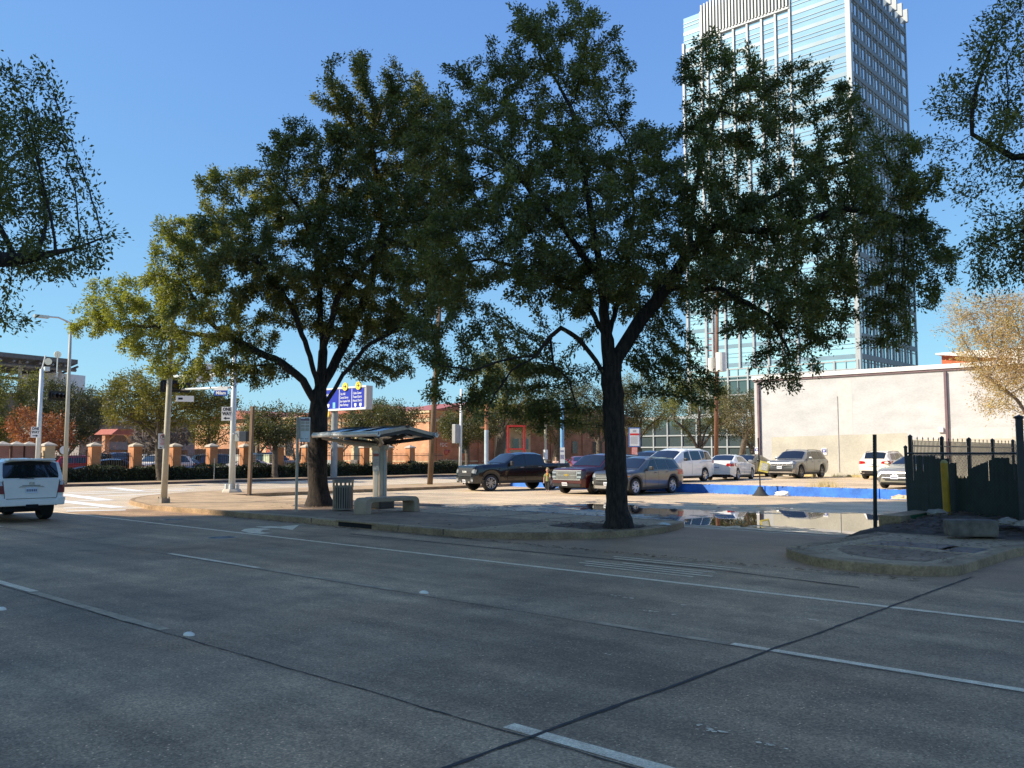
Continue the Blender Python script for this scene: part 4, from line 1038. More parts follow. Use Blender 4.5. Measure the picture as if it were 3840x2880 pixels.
# brick gate pillars and iron fence panels
PY = [18.3, 19.05, 19.75, 20.85, 23.62, 26.3, 29.0, 31.7, 34.3, 37.1, 39.6, 42.55, 45.2, 47.65, 50.1]
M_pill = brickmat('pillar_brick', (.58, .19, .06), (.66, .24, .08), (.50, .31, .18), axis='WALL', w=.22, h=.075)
M_pilld = brickmat('dark_shaded_pillar_brick', (.26, .10, .07), (.32, .13, .09), (.3, .2, .16), axis='WALL', w=.22, h=.075)  # dark reddish brick, with the shade on the left pillars in its colour
M_pilt = brickmat('tan_pillar_brick', (.58, .42, .22), (.64, .47, .26), (.55, .42, .28), axis='WALL', w=.22, h=.075)
M_cap = mat('cast_stone_cap', (.50, .44, .36), .85, var=.12)
plab = ['dark red brick pillar at the left edge behind the white vehicle', 'dark red brick pillar second from the left', 'dark red brick pillar just left of the far signal pole', 'tan brick pillar right of the far signal pole',
    'orange brick pillar between the thin pole and the red parked truck', 'orange brick pillar right of the black sedan behind the fence', 'orange brick pillar right beside the tan lamp pole', 'orange brick pillar left of the white sedan behind the fence',
    'orange brick pillar right of the large signal pole', 'orange brick pillar right of the small leaning oak', 'orange brick pillar just left of the shelter oak trunk', 'orange brick pillar right of the shelter oak trunk', 'orange brick pillar left of the shelter post', 'orange brick pillar seen under the right half of the shelter roof', 'last orange brick pillar left of the wooden pole']
def make_pillar():
    r = thing('brick_pillar', 'x', 'pillar', (0, 0, 0), 0, 'brick pillars of the fence')
    q = MB(); q.bb(-.29, .29, -.29, .29, 0, 2.22); q.build('shaft', M_pill, r)
    q = MB(); q.bb(-.36, .36, -.36, .36, 2.22, 2.32); q.add([(-.36, -.36, 2.32), (.36, -.36, 2.32), (.36, .36, 2.32), (-.36, .36, 2.32), (0, 0, 2.5)], [(0, 1, 4), (1, 2, 4), (2, 3, 4), (3, 0, 4)])
    q.build('cap', M_cap, r); return r
p0 = make_pillar(); shaft0 = [c for c in p0.children if c.name.startswith('shaft')][0].data
for i, y in enumerate(PY):
    o = p0 if i == 0 else copy_tree(p0)
    o.location = (-57.5, y, .12); o['label'] = plab[i]
    for ch in o.children:
        if ch.name.startswith('shaft'):
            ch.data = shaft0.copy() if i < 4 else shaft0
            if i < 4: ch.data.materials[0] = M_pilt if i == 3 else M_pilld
flab = ['pillar at the left edge', 'second dark pillar', 'third dark pillar', 'tan pillar', 'pillar by the red truck', 'pillar by the black sedan', 'pillar by the lamp pole', 'pillar by the white sedan', 'pillar by the signal pole', 'pillar by the leaning oak', 'pillar left of the shelter oak', 'pillar right of the shelter oak', 'pillar left of the shelter post', 'pillar right of the shelter post']
for i, (a, b2) in enumerate(zip(PY[:-1], PY[1:])):
    L_ = b2-a-.58
    if L_ < .3: continue
    t = thing('fence_panel', 'black iron picket fence panel right of the '+flab[i], 'fence', (-57.5, (a+b2)/2, .12), 0, 'iron fence panels between the pillars')
    q = MB(); n = int(L_/.14)
    for k in range(n): 
        y = -L_/2+L_*(k+.5)/n; q.bb(-.011, .011, y-.011, y+.011, .1, 1.82)
    q.build('picket_panel', M_dkmetal, t)
    for z in (.25, 1.6):
        q = MB(); q.bb(-.02, .02, -L_/2, L_/2, z-.022, z+.022); q.build('rail', M_dkmetal, t)
t = thing('fence_panel', 'last iron fence panel before the shaded brick wall', 'fence', (-57.5, 52.2, .12), 0, 'iron fence panels between the pillars')
q = MB()
for k in range(26): q.bb(-.011, .011, -1.8+.14*k-.011, -1.8+.14*k+.011, .1, 1.82)
q.build('picket_panel', M_dkmetal, t)
for z in (.25, 1.6):
    q = MB(); q.bb(-.02, .02, -1.8, 1.8, z-.022, z+.022); q.build('rail', M_dkmetal, t)
for i, (y, w_, c, l) in enumerate(((36.0, 1.3, (.45, .47, .45), 'tall grey equipment cabinet behind the fence left of the leaning oak trunk'), (38.3, 1.1, (.55, .6, .4), 'pale green cabinet behind the fence beside the bus pole'), (44.2, 1.3, (.4, .42, .4), 'grey air unit behind the fence left of the shelter post'), (46.7, 1.0, (.16, .15, .14), 'dark grey air unit behind the fence by the shelter post'), (49.2, 1.4, (.2, .19, .17), 'dark ribbed air unit behind the fence right of the shelter post'))):
    h = 1.7 if i < 2 else 1.25
    t = thing('equipment_cabinet', l, 'cabinet', (-60.2, y, .1), 0, 'equipment behind the fence')
    q = MB(); q.bb(-.45, .45, -w_/2, w_/2, 0, h); q.build('case', mat('cabinet', c, .6, var=.1), t, bevel=.03)
    q = MB()
    for k in range(9): q.bb(.45, .475, -w_/2+.08, w_/2-.08, .12+k*(h-.25)/9, .17+k*(h-.25)/9)
    q.build('louvre', M_dkmetal, t)
# ------------------------------------------------------------ street furniture
def face(dx, dy): return math.atan2(dx, -dy)     # rz that turns a -Y facing panel to look along (dx, dy)
TOCAM = lambda x, y: face(-x, -y)
M_tanpole = mat('tan_concrete_pole', (.50, .46, .36), .8, var=.12, scale=2, bump=.2)
M_greypole = mat('painted_pole', (.56, .60, .61), .45, metal=.2, var=.08, scale=2)

# tan lamp pole with the no parking sign
t = thing('lamp_pole', 'tan lamp pole with no parking sign on the street corner', 'lamp pole', (-30.38, 14.95, .14))
q = MB(); q.tube([(0, 0, .1), (.22, -.06, 3), (.62, -.17, 7.3)], [.115, .1, .075], 14); q.build('pole', M_tanpole, t, smooth=True)
q = MB(); q.bb(-.16, .16, -.16, .16, 0, .16); 
for a in (-1, 1):
    for b2 in (-1, 1): q.cyl((a*.13, b2*.13, .16), (a*.13, b2*.13, .22), .022, n=8)
q.build('base', mat('rusty_base', (.25, .21, .16), .7, var=.25), t, bevel=.02)
q = MB(); q.tube([(.62, -.17, 7.25), (.9, .1, 7.5), (1.3, .45, 7.55)], [.05, .04, .035], 8); q.box((1.55, .65, 7.53), (.6, .24, .13), .7); q.build('lamp_head', M_steel, t)
s = thing('no_parking_sign', 'white no parking sign with red circle and double arrow on the tan pole', 'sign', (-30.22, 14.78, 2.33), TOCAM(-30.2, 14.8)+.25)
q = MB(); q.bb(-.165, .165, -.012, .0, -.27, .27); q.build('panel', M_signw, s, bevel=.01)
q = MB(); q.lathe([(.085, -.015), (.105, -.015)], 28, (0, 0, .15), 'Y'); q.add([(-.07, -.0155, .205), (-.055, -.0155, .22), (.07, -.0155, .095), (.055, -.0155, .08)], [(0, 1, 2, 3)]); q.build('prohibition_ring', M_signr, s)
text('letter', 'P', .15, M_signk, s, (0, -.0135, .15), (PI/2, 0, 0), bold=.006)
q = MB()
for k, w_ in enumerate((.2, .16, .2, .18)): q.bb(-w_/2, w_/2, -.0145, -.0135, .0-k*.045, .018-k*.045)
q.build('small_print', M_signr, s)
q = MB()
for sx in (-1, 1):
    q.poly([(sx*.13, -.0145, -.225), (sx*.08, -.0145, -.2), (sx*.08, -.0145, -.25)]); q.bb(min(sx*.03, sx*.08), max(sx*.03, sx*.08), -.0145, -.0135, -.235, -.215)
q.build('arrow', M_signk, s)

def oneway(loc, rz, label, left=True):
    s = thing('one_way_sign', label, 'sign', loc, rz, 'one way signs')
    q = MB(); q.bb(-.23, .23, -.012, 0, -.31, .31); q.build('panel', M_signw, s, bevel=.01)
    text('lettering', 'ONE\nWAY', .2, M_signk, s, (0, -.014, .1), (PI/2, 0, 0), sx=.85, bold=.008)
    q = MB(); d = -1 if left else 1
    pts = [(d*.15, -.2), (d*.03, -.13), (d*.03, -.175), (-d*.14, -.175), (-d*.14, -.225), (d*.03, -.225), (d*.03, -.27)]
    q.poly([(x, -.0145, z) for x, z in pts]); q.build('arrow', M_signk, s); return s
def signal_head(label, loc, rz, horiz=True, group='traffic signal heads'):
    t = thing('traffic_signal', label, 'traffic signal', loc, rz, group)
    a, b2 = (.55, .17) if horiz else (.17, .55)
    q = MB(); q.bb(-a, a, -.1, .12, -b2, b2); q.build('housing', M_black, t, bevel=.02)
    q = MB(); q.bb(-a-.12, a+.12, .0, .015, -b2-.12, b2+.12); q.build('backplate', M_black, t)
    for k, c in enumerate(((.25, .02, .015), (.28, .17, .02), (.02, .18, .08))):
        o = (k-1)*.34; p = (o, -.1, 0) if horiz else (0, -.1, -o)
        q = MB(); q.lathe([(0, -.11), (.12, -.105)], 16, (p[0], 0, p[2]), 'Y'); l = q.build('lens', mat('lens', c, .25, var=0), t)
        q = MB(); q.lathe([(.13, -.10), (.135, -.3)], 16, (p[0], 0, p[2]), 'Y'); q.build('visor', M_black, l)
    return t
# large signal pole on the corner
sx, sy = -36.4, 21.1
t = thing('signal_pole', 'large pale grey traffic signal pole with mast arm at the corner', 'signal pole', (sx, sy, .14))
q = MB(); q.tube([(0, 0, .1), (.14, -.1, 3.0), (.32, -.22, 6.6)], [.15, .13, .11], 18); q.build('pole', M_greypole, t, smooth=True)
q = MB(); q.lathe([(0, .17), (.38, .15), (.44, .06), (.45, 0)], 8); q.build('base', M_cap, t)
for k in range(4):
    q = MB(); q.box((.26*math.cos(PI/4+k*PI/2), .26*math.sin(PI/4+k*PI/2), .26), (.11, .11, .22)); q.build('bolt_cover', M_greypole, t, bevel=.03)
q = MB(); q.tube([(.24, -.2, 5.35), (-2, -.35, 5.42), (-4.6, -.6, 5.5)], [.10, .085, .06], 12); q.tube([(.24, -.2, 4.75), (-2, -.35, 4.8), (-4.4, -.6, 4.85)], [.06, .055, .045], 10); q.build('mast_arm', M_greypole, t, smooth=True)
q = MB(); q.bb(-.1, .1, -.16, .12, 4.9, 5.6); q.build('collar', M_greypole, t)
signal_head('traffic signal head hanging on the mast arm beside the tan lamp pole', (-40.45, 20.3, 5.12), TOCAM(-40.4, 20.3)+.1)
for dx, z, w_, h, l in ((-1.7, 5.65, .72, .85, 'white lane control sign on the mast arm left of the street name sign'), (-3.4, 4.5, .8, .28, 'small white plate hanging below the mast arm by the signal head')):
    s = thing('lane_sign', l, 'sign', (sx+dx, sy-.45+dx*.05, z), TOCAM(sx+dx, sy), 'white signs on the mast arm')
    q = MB(); q.bb(-w_/2, w_/2, -.015, 0, -h/2, h/2); q.build('panel', M_signw, s, bevel=.01)
    q = MB(); 
    if h > .5:
        q.bb(-.2, -.12, -.018, -.0165, -.18, .25); q.poly([(-.25, -.018, .1), (-.07, -.018, .1), (-.16, -.018, .28)]); q.bb(.08, .25, -.018, -.0165, -.2, -.1)
    else: q.bb(-.3, -.1, -.018, -.0165, -.05, .05)
    q.build('symbol', M_signk, s)
s = thing('street_sign', 'blue and white street name sign reading Milam on the signal pole', 'street sign', (sx-.1, sy-.45, 4.70), TOCAM(sx, sy)-.42)
q = MB(); q.bb(-.46, .16, -.015, .0, -.19, .05); q.build('blue_panel', mat('street_sign_blue', (.02, .07, .36), .4, var=.05), s)
q = MB(); q.prism([(-.46, .05), (.16, .05), (.16, .2), (-.04, .2), (-.1, .27), (-.2, .27), (-.26, .2), (-.46, .18)], -.015, 0, 'Y'); q.build('white_header', M_signw, s)
text('lettering', 'Milam', .2, M_signw, s, (-.15, -.017, -.07), (PI/2, 0, 0), bold=.006)
oneway((sx+.12, sy-.42, 3.68), TOCAM(sx, sy)-.22, 'white one way sign on the large corner signal pole')
t = thing('pedestrian_signal', 'dark grey pedestrian signal box on the corner signal pole', 'pedestrian signal', (sx+.56, sy+.22, 2.66), TOCAM(sx, sy)+.5)
q = MB(); q.bb(-.36, -.02, -.2, .2, -.23, .23); q.build('housing', mat('signal_grey', (.16, .17, .17), .6, var=.1), t, bevel=.03)
q = MB(); q.bb(-.02, .36, -.16, .24, -.23, .23); q.build('hood', M_black, t, bevel=.02)
q = MB(); q.cyl((-.55, 0, .12), (-.3, 0, .12), .03, n=8); q.build('bracket', M_greypole, t)
# far left signal pole
fx, fy = -54.2, 19.1
t = thing('signal_pole', 'pale signal pole with round camera disc behind the white vehicle', 'signal pole', (fx, fy, .14))
q = MB(); q.tube([(0, 0, 0), (.2, -.05, 6.6)], [.15, .11], 14); q.build('pole', M_greypole, t, smooth=True)
q = MB(); q.tube([(.2, -.05, 6.6), (.25, .1, 7.4)], .04, 6); q.bb(.0, .3, .1, .35, 6.5, 6.75); q.build('camera_arm', M_greypole, t)
for k, (dy, z) in enumerate(((.25, 7.05), (.75, 7.5))):
    q = MB(); q.lathe([(0, -.02), (.2, -.02), (.2, .02), (0, .02)], 18, (.28, dy, z), 'X'); o = q.build('disc', mat('pale_disc', (.8, .78, .6), .5, var=0), t)
q = MB(); q.cyl((.28, .75, 6.2), (.28, .75, 7.6), .035, n=6); q.build('second_mast', M_greypole, t)
signal_head('black traffic signal head on the pole behind the white vehicle', (fx+.1, fy+.85, 5.25), TOCAM(fx, fy)+.9)
oneway((fx+.2, fy-.25, 3.1), TOCAM(fx, fy)-.1, 'white one way sign on the far left signal pole', False)
t = thing('round_sign', 'small white round sign beside the tan pillar', 'sign', (-57.0, 21.6, 2.1), TOCAM(-57, 21))
q = MB(); q.lathe([(0, -.01), (.26, -.01), (.26, .01), (0, .01)], 20, (0, 0, 0), 'Y'); q.build('panel', M_signw, t)
q = MB(); q.cyl((0, .03, -1.95), (0, .03, .2), .03, n=6); q.build('post', M_steel, t)
t = thing('lamp_pole', 'thin grey lamp pole rising behind the white vehicle', 'lamp pole', (-53.2, 20.25, .14))
q = MB(); q.tube([(0, 0, 0), (.25, -.1, 5), (.5, -.2, 9.3)], [.13, .11, .07], 12); q.build('pole', mat('lamp_pole_grey', (.36, .36, .31), .6, var=.1), t, smooth=True)
q = MB(); q.tube([(.5, -.2, 9.25), (.8, -1.0, 9.45), (1.0, -1.7, 9.4)], [.05, .045, .04], 8); q.box((1.05, -2.0, 9.37), (.3, .75, .15)); q.build('lamp_head', M_steel, t)
# brown square post, thin stub
t = thing('post', 'weathered brown square post between the signal pole and the bus pole', 'post', (-33.0, 19.95, .14))
q = MB(); q.box((.08, -.04, 1.85), (.13, .13, 3.75), .3, R(.6), R(1.6)); q.build('shaft', M_wood, t); q = MB(); q.box((0, 0, .02), (.22, .22, .05), .3); q.build('base', M_dkmetal, t)
t = thing('post', 'thin pale metal stub post in front of the hedge', 'post', (-54.6, 30.3, .14))
q = MB(); q.cyl((0, 0, 0), (0, 0, 1.35), .035, n=8); q.build('shaft', M_steel, t); q = MB(); q.cyl((0, 0, 1.35), (0, 0, 1.42), .05, n=8); q.build('cap', M_steel, t)
# bus stop sign
bx, by = -22.85, 15.4
t = thing('bus_stop_sign', 'grey and white bus stop sign pole on the sidewalk left of the dark oak', 'bus stop sign', (bx, by, .14), TOCAM(bx, by)+.30)
q = MB(); q.bb(-.033, .033, -.033, .033, 0, 2.86); q.build('post', M_alu, t)
q = MB(); q.bb(-.05, .07, -.05, -.034, 2.2, 2.84); q.build('bracket', M_alu, t)
q = MB(); q.bb(.05, .38, -.03, -.015, 2.1, 2.86); p = q.build('panel', mat('bus_sign_white', (.92, .82, .70), .5, var=.08), t, bevel=.006)
q = MB(); q.bb(.08, .35, -.034, -.031, 2.755, 2.80); q.build('maroon_band', mat('maroon', (.16, .02, .05), .5, var=0), p)
q = MB(); q.bb(.21, .33, -.034, -.031, 2.815, 2.83); q.bb(.09, .30, -.034, -.031, 2.125, 2.137); q.build('header', M_signk, p)
for i in range(3):
    for j in range(2):
        q = MB(); q.bb(.085+j*.14, .205+j*.14, -.034, -.031, 2.65-i*.105, 2.735-i*.105); o = q.build('route_box', mat('route_tan', (.60, .48, .33), .6, var=.15, scale=30), p)
for j in range(2):
    q = MB(); q.lathe([(0, -.033), (.015, -.033)], 10, (.1+j*.14, 0, 2.2), 'Y'); q.bb(.125+j*.14, .18+j*.14, -.034, -.031, 2.195, 2.207); q.build('symbol', mat('symbol_navy', (.03, .03, .08), .5, var=0), p)
# litter bin
t = thing('litter_bin', 'grey slatted metal litter bin beside the dark oak trunk', 'litter bin', (-22.15, 16.6, .142))
M_bin = mat('bin_grey', (.24, .19, .14), .5, metal=.3, var=.1)
n = 26
q = MB()
for k in range(n):
    a = 2*PI*k/n; q.box((.30*math.cos(a), .30*math.sin(a), .40), (.012, .046, .70), a)
q.build('slat', M_bin, t)
q = MB(); q.lathe([(.285, .04), (.315, .04), (.315, .09), (.285, .09)], 30, closed=True); q.lathe([(.285, .72), (.32, .72), (.32, .77), (.285, .77)], 30, closed=True); q.build('hoop', M_bin, t)
q = MB()
for k in range(14):
    a = 2*PI*k/14; q.box((.305*math.cos(a), .305*math.sin(a), .81), (.02, .05, .10), a)
q.lathe([(.27, .86), (.33, .86), (.33, .95), (.30, .97), (.27, .95)], 30, closed=True); q.build('rim', M_bin, t)
q = MB(); q.lathe([(0, .06), (.26, .06), (.27, .76)], 24); q.build('liner', M_dark, t)
# bus shelter
t = thing('bus_shelter', 'grey metal bus shelter with single post and flat wing roof', 'bus shelter', (-22.35, 18.2, .142))
q = MB(); pr = [(-.25, -.07), (-.17, -.15), (.17, -.15), (.25, -.07), (.25, .07), (.17, .15), (-.17, .15), (-.25, .07)]
q.prism(pr, 0, 1.92); o = q.build('post', M_alu, t, bevel=.01)
q = MB(); q.bb(-.09, .09, -.162, -.15, .35, 1.85); q.bb(.25, .262, -.05, .05, .35, 1.85); q.build('cover_strip', mat('dull_alu', (.34, .34, .33), .45, metal=.5, var=.1), t)
q = MB(); q.prism([(x*1.2, y*1.35) for x, y in pr], 1.86, 2.02); q.build('post_cap', M_alu, t, bevel=.02)
q = MB(); q.bb(-.38, .38, -.30, .30, 0, .36); q.build('plinth', M_black, t, bevel=.03)
q = MB(); q.bb(-.16, .16, -.168, -.1625, 1.2, 1.78); p = q.build('notice', mat('notice_grey', (.42, .42, .42), .5, var=.06), t)
q = MB(); q.bb(-.14, .14, -.1715, -.1685, 1.66, 1.75); q.build('notice_header', mat('notice_red', (.28, .04, .04), .5, var=.1), p)
q = MB()
for k in range(6): q.bb(-.13, .12-.05*(k % 2), -.1715, -.1685, 1.56-k*.05, 1.572-k*.05)
q.build('notice_print', mat('print_dark', (.2, .2, .21), .6, var=0), p)
X0_, X1_, Y0_, Y1_ = -1.9, 1.36, -1.22, 1.18; E_, RG = 2.34, 2.56
q = MB(); q.tube([(X0_+.05, 0, 2.22), (-.2, 0, 2.08)], .07, 4); q.tube([(.1, .1, 2.08), (X1_-.1, Y1_-.1, E_-.08)], .06, 4); q.tube([(.1, 0, 2.08), (X1_-.1, 0, RG-.2)], .06, 4); q.build('main_beam', M_dkmetal, t)
for x in (X0_+.12, X1_-.12, -.27):
    q = MB(); q.prism([(Y0_+.02, E_-.12), (Y0_+.02, E_-.02), (0, RG-.06), (Y1_-.02, E_-.02), (Y1_-.02, E_-.12), (0, RG-.17)], x-.05, x+.05, 'X'); q.build('rafter', M_dkmetal, t)
q = MB(); q.tube([(.1, -.1, 2.0), (.7, -.5, 2.08), (1.2, -1.05, 2.26)], [.07, .06, .05], 8); q.tube([(-.1, -.1, 2.0), (-.9, -.5, 2.08), (-1.7, -1.05, 2.26)], [.07, .06, .05], 8); q.build('bracket', M_alu, t)
M_panel = bpy.data.materials.new('blue_translucent_panel'); M_panel.use_nodes = True
b = M_panel.node_tree.nodes['Principled BSDF']; b.inputs['Base Color'].default_value = (.45, .62, .80, 1); b.inputs['Roughness'].default_value = .25; b.inputs['Specular IOR Level'].default_value = .8
nb = 3
for k in range(nb):
    x0 = X0_+.08+(X1_-X0_-.16)*k/nb+.05; x1 = X0_+.08+(X1_-X0_-.16)*(k+1)/nb-.05
    for sgn, ye in ((-1, Y0_+.1), (1, Y1_-.1)):
        q = MB(); q.add([(x0, ye, E_+.03), (x1, ye, E_+.03), (x1, sgn*.05, RG), (x0, sgn*.05, RG), (x0, ye, E_+.045), (x1, ye, E_+.045), (x1, sgn*.05, RG+.015), (x0, sgn*.05, RG+.015)], [(0, 1, 2, 3), (4, 5, 6, 7), (0, 1, 5, 4), (1, 2, 6, 5), (2, 3, 7, 6), (3, 0, 4, 7)])
        q.build('roof_panel', M_panel, t)
for k in range(nb+1):
    x = X0_+.08+(X1_-X0_-.16)*k/nb
    q = MB(); q.prism([(Y0_, E_-.04), (Y0_, E_+.07), (0, RG+.06), (Y1_, E_+.07), (Y1_, E_-.04), (0, RG-.05)], x-.045, x+.045, 'X'); q.build('roof_rib', M_dkmetal if 0 < k < nb else M_alu, t)
q = MB(); q.bb(X0_, X1_, -.07, .07, RG, RG+.07); q.build('ridge_cap', M_dkmetal, t)
for y, s in ((Y0_, -1), (Y1_, 1)):
    q = MB(); q.tube([(X0_-.05, y, E_), (X1_+.05, y, E_)], .075, 10); q.bb(X0_-.05, X1_+.05, y-.02, y+.02, E_-.02, E_+.09); q.build('gutter', mat('gutter_alu', (.58, .58, .57), .4, metal=.4, var=.08), t)
# concrete bench
def arch_bench():
    y0, y1, h, th, r = -1.02, 1.02, .47, .125, .17
    out = [(y0-.015, 0)] + [(y0+r+r*math.cos(R(a)), h-r+r*math.sin(R(a))) for a in range(180, 89, -15)] + [(y1-r+r*math.cos(R(a)), h-r+r*math.sin(R(a))) for a in range(90, -1, -15)] + [(y1+.015, 0)]
    r2 = .09; iy0, iy1, ih = y0+.20, y1-.20, h-th
    inn = [(iy1, 0)] + [(iy1-r2+r2*math.cos(R(a)), ih-r2+r2*math.sin(R(a))) for a in range(0, 91, 30)] + [(iy0+r2+r2*math.cos(R(a)), ih-r2+r2*math.sin(R(a))) for a in range(90, 181, 30)] + [(iy0, 0)]
    q = MB(); q.prism(out+inn, -.28, .28, 'X'); return q
t = thing('bench', 'curved tan concrete bench in front of the bus shelter', 'bench', (-20.45, 16.95, .142))
arch_bench().build('seat', mat('bench_concrete', (.40, .29, .19), .85, var=.12, scale=3, bump=.3, fine=.1), t, bevel=.025)
# wooden poles and coloured poles
t = thing('utility_pole', 'weathered wooden utility pole left of the black pickup', 'utility pole', (-37.3, 34.0, .14))
q = MB(); q.tube([(0, 0, 0), (.3, .1, 6), (.65, .2, 12.5)], [.165, .15, .12], 12); q.build('pole', M_wood, t, smooth=True)
q = MB(); q.box((.65, .2, 12.0), (.1, 2.2, .12)); q.build('crossarm', M_wood, t)
t = thing('utility_pole', 'tall brown wooden utility pole between tower foot and background trees', 'utility pole', (-37.8, 67.2, .4))
M_redwood = mat('brown_pole_wood', (.19, .095, .06), .9, var=.3, scale=3, stretch=(5, 5, .3))
q = MB(); q.tube([(0, 0, 0), (.6, -.3, 15.5)], [.2, .14], 12); q.build('pole', M_redwood, t, smooth=True)
q = MB(); q.box((.55, -.3, 14.6), (2.4, .12, .14), .4); q.build('crossarm', M_redwood, t)
q = MB(); q.cyl((.95, -.55, 8.4), (.95, -.55, 10.0), .42, n=16); q.cyl((.05, -.5, 8.4), (.05, -.5, 9.6), .3, n=16); q.build('transformer', mat('transformer_grey', (.62, .60, .55), .5, var=.1), t)
q = MB(); 
for k in range(4): q.lathe([(0, 0), (.12, .02), (.12, .1), (0, .12)], 8, (-.1, -.4, 10.2+k*.5))
q.build('insulator', mat('red_insulator', (.35, .06, .05), .5), t)
t = thing('signal_pole', 'white pole with grey control box beyond the hedge left of the black pickup', 'signal pole', (-53.4, 52.1, .14))
q = MB(); q.tube([(0, 0, 0), (.1, 0, 7.2)], [.14, .11], 12); q.build('pole', mat('white_pole', (.70, .69, .65), .6, var=.1), t, smooth=True)
q = MB(); q.bb(-.25, .15, -.75, -.2, 2.6, 4.2); q.build('control_box', mat('control_grey', (.33, .33, .31), .5, var=.1), t, bevel=.04)
t = thing('painted_pole', 'pale blue pole with rust red top behind the black pickup', 'pole', (-37.1, 38.4, .4))
q = MB(); q.cyl((0, 0, 0), (0, 0, 2.9), .13, n=12); q.build('pole', mat('pale_blue_pole', (.42, .50, .55), .5, var=.12), t)
q = MB(); q.cyl((0, 0, 2.9), (.03, 0, 4.5), .12, n=12); q.cyl((-.25, -.25, 3.05), (0, 0, 3.05), .05, n=8); q.build('rusty_top', mat('rust_pole', (.42, .18, .09), .7, var=.2), t)
t = thing('painted_pole', 'light blue pole with white notice behind the black pickup bed', 'pole', (-31.2, 38.4, .4))
q = MB(); q.cyl((0, 0, 0), (0, 0, 4.4), .11, n=12); q.build('pole', mat('light_blue_pole', (.16, .36, .58), .5, var=.12), t)
q = MB(); q.box((.16, -.18, 1.35), (.26, .02, .95), TOCAM(-31, 38)); q.build('notice', M_signw, t)
q = MB(); q.box((.155, -.195, 1.62), (.2, .01, .1), TOCAM(-31, 38)); q.box((.155, -.195, 1.3), (.2, .01, .25), TOCAM(-31, 38)); q.build('notice_print', mat('print_grey', (.3, .3, .4), .6, var=.3, scale=20), t)
t = thing('pole', 'thin pale pole right of the red roofed brick entrance', 'pole', (-53.2, 63.0, .14))
q = MB(); q.tube([(0, 0, 0), (0, 0, 6)], [.13, .1], 10); q.build('shaft', M_tanpole, t); q = MB(); q.bb(-.12, .12, -.2, .2, 1.2, 2.1); q.build('box', M_signw, t)
t = thing('sign_frame', 'empty bright red rectangular sign frame above the black pickup cab', 'sign frame', (-36.3, 40.2, .4), TOCAM(-36.3, 40.2)+.12)
M_redf = mat('red_frame', (.60, .035, .025), .45, var=.1)
q = MB()
for x in (-.5, .5): q.bb(x-.055, x+.055, -.05, .05, 0, 3.12)
q.build('upright', M_redf, t); q = MB(); q.bb(-.555, .555, -.048, .052, 3.12, 3.23); q.bb(-.445, .445, -.045, .045, 1.72, 1.80); q.build('crossbar', M_redf, t)
t = thing('notice_board', 'blue framed parking notice on a red and white post behind the grey vehicle', 'notice board', (-28.6, 41.7, .4), TOCAM(-28.6, 41.7)+.12)
q = MB(); q.bb(-.16, .16, -.06, .06, 0, 1.85); q.build('post', M_signr, t); q = MB(); q.bb(-.15, .15, -.066, -.061, 1.0, 1.83); q.build('post_label', mat('label_pale', (.6, .5, .48), .6, c2=(.55, .12, .1), scale=6), t)
q = MB(); q.bb(-.32, .32, -.05, .05, 1.86, 2.96); p = q.build('frame', mat('frame_blue', (.06, .15, .38), .5, var=.1), t)
q = MB(); q.bb(-.27, .27, -.056, -.051, 1.92, 2.90); q.build('panel', mat('notice_white', (.66, .66, .66), .5, var=.04), p)
q = MB(); q.bb(-.26, .26, -.060, -.057, 2.52, 2.63); q.build('red_band', M_signr, p)
q = MB()
for k in range(11): q.bb(-.23, .23-.05*(k % 3), -.060, -.057, 2.44-k*.04, 2.452-k*.04)
q.bb(-.1, .1, -.060, -.057, 2.7, 2.82); q.build('small_print', mat('print_mid', (.36, .36, .40), .6, var=0), p)

# blue direction sign on its own post
t = thing('direction_sign', 'large blue direction sign listing city places on a thick grey post', 'direction sign', (-54.0, 39.3, .14))
q = MB(); q.cyl((0, .3, .0), (0, .3, 6.2), .25, n=18); q.build('post', mat('sign_post_grey', (.27, .29, .29), .5, var=.12), t, smooth=True, auto=.6)
q = MB(); q.bb(-.9, 4.15, -.02, .55, 4.9, 6.6); p = q.build('cabinet', mat('sign_cabinet', (.38, .36, .34), .5, var=.05), t, bevel=.02)
q = MB(); q.bb(-.75, 3.9, -.03, -.021, 5.05, 6.45); q.build('blue_face', mat('sign_face_blue', (.018, .03, .36), .35, var=.1, scale=.6), p)
q = MB(); q.bb(-.9, 4.15, -.10, -.021, 4.9, 5.04); q.bb(-.9, 4.15, -.06, -.021, 6.50, 6.6); q.build('rim', M_signw, p)
for x in (.98, 2.48):
    q = MB(); q.bb(x-.025, x+.025, -.036, -.031, 5.05, 6.45); q.build('divider', M_signw, p)
for i, (x, lines) in enumerate(((1.08, ['City Hall', 'Central Library', 'Sam Houston Park', 'Allen Parkway']), (2.6, ['Cullen Center', 'Theater District', 'Historic District']), (-.6, ['Building', 'Offices']))):
    for k, s in enumerate(lines): text('lettering', s, .24, M_signw, p, (x, -.034, 6.1-k*.27), (PI/2, 0, 0), 'LEFT', sx=.66 if len(s) > 14 else .72, bold=.002)
for x, z in ((-.35, 5.28), (2.9, 5.22), (3.5, 5.22)):
    q = MB(); q.prism([(x-.12, z+.15), (x+.12, z+.15), (x+.13, z-.02), (x, z-.15), (x-.13, z-.02)], -.038, -.031, 'Y'); q.build('shield', M_signw, p)
q = MB(); q.bb(.2, .5, -.038, -.031, 5.08, 5.52); q.build('route_panel', mat('pale_blue_mark', (.2, .5, .75), .5, var=.1), p)
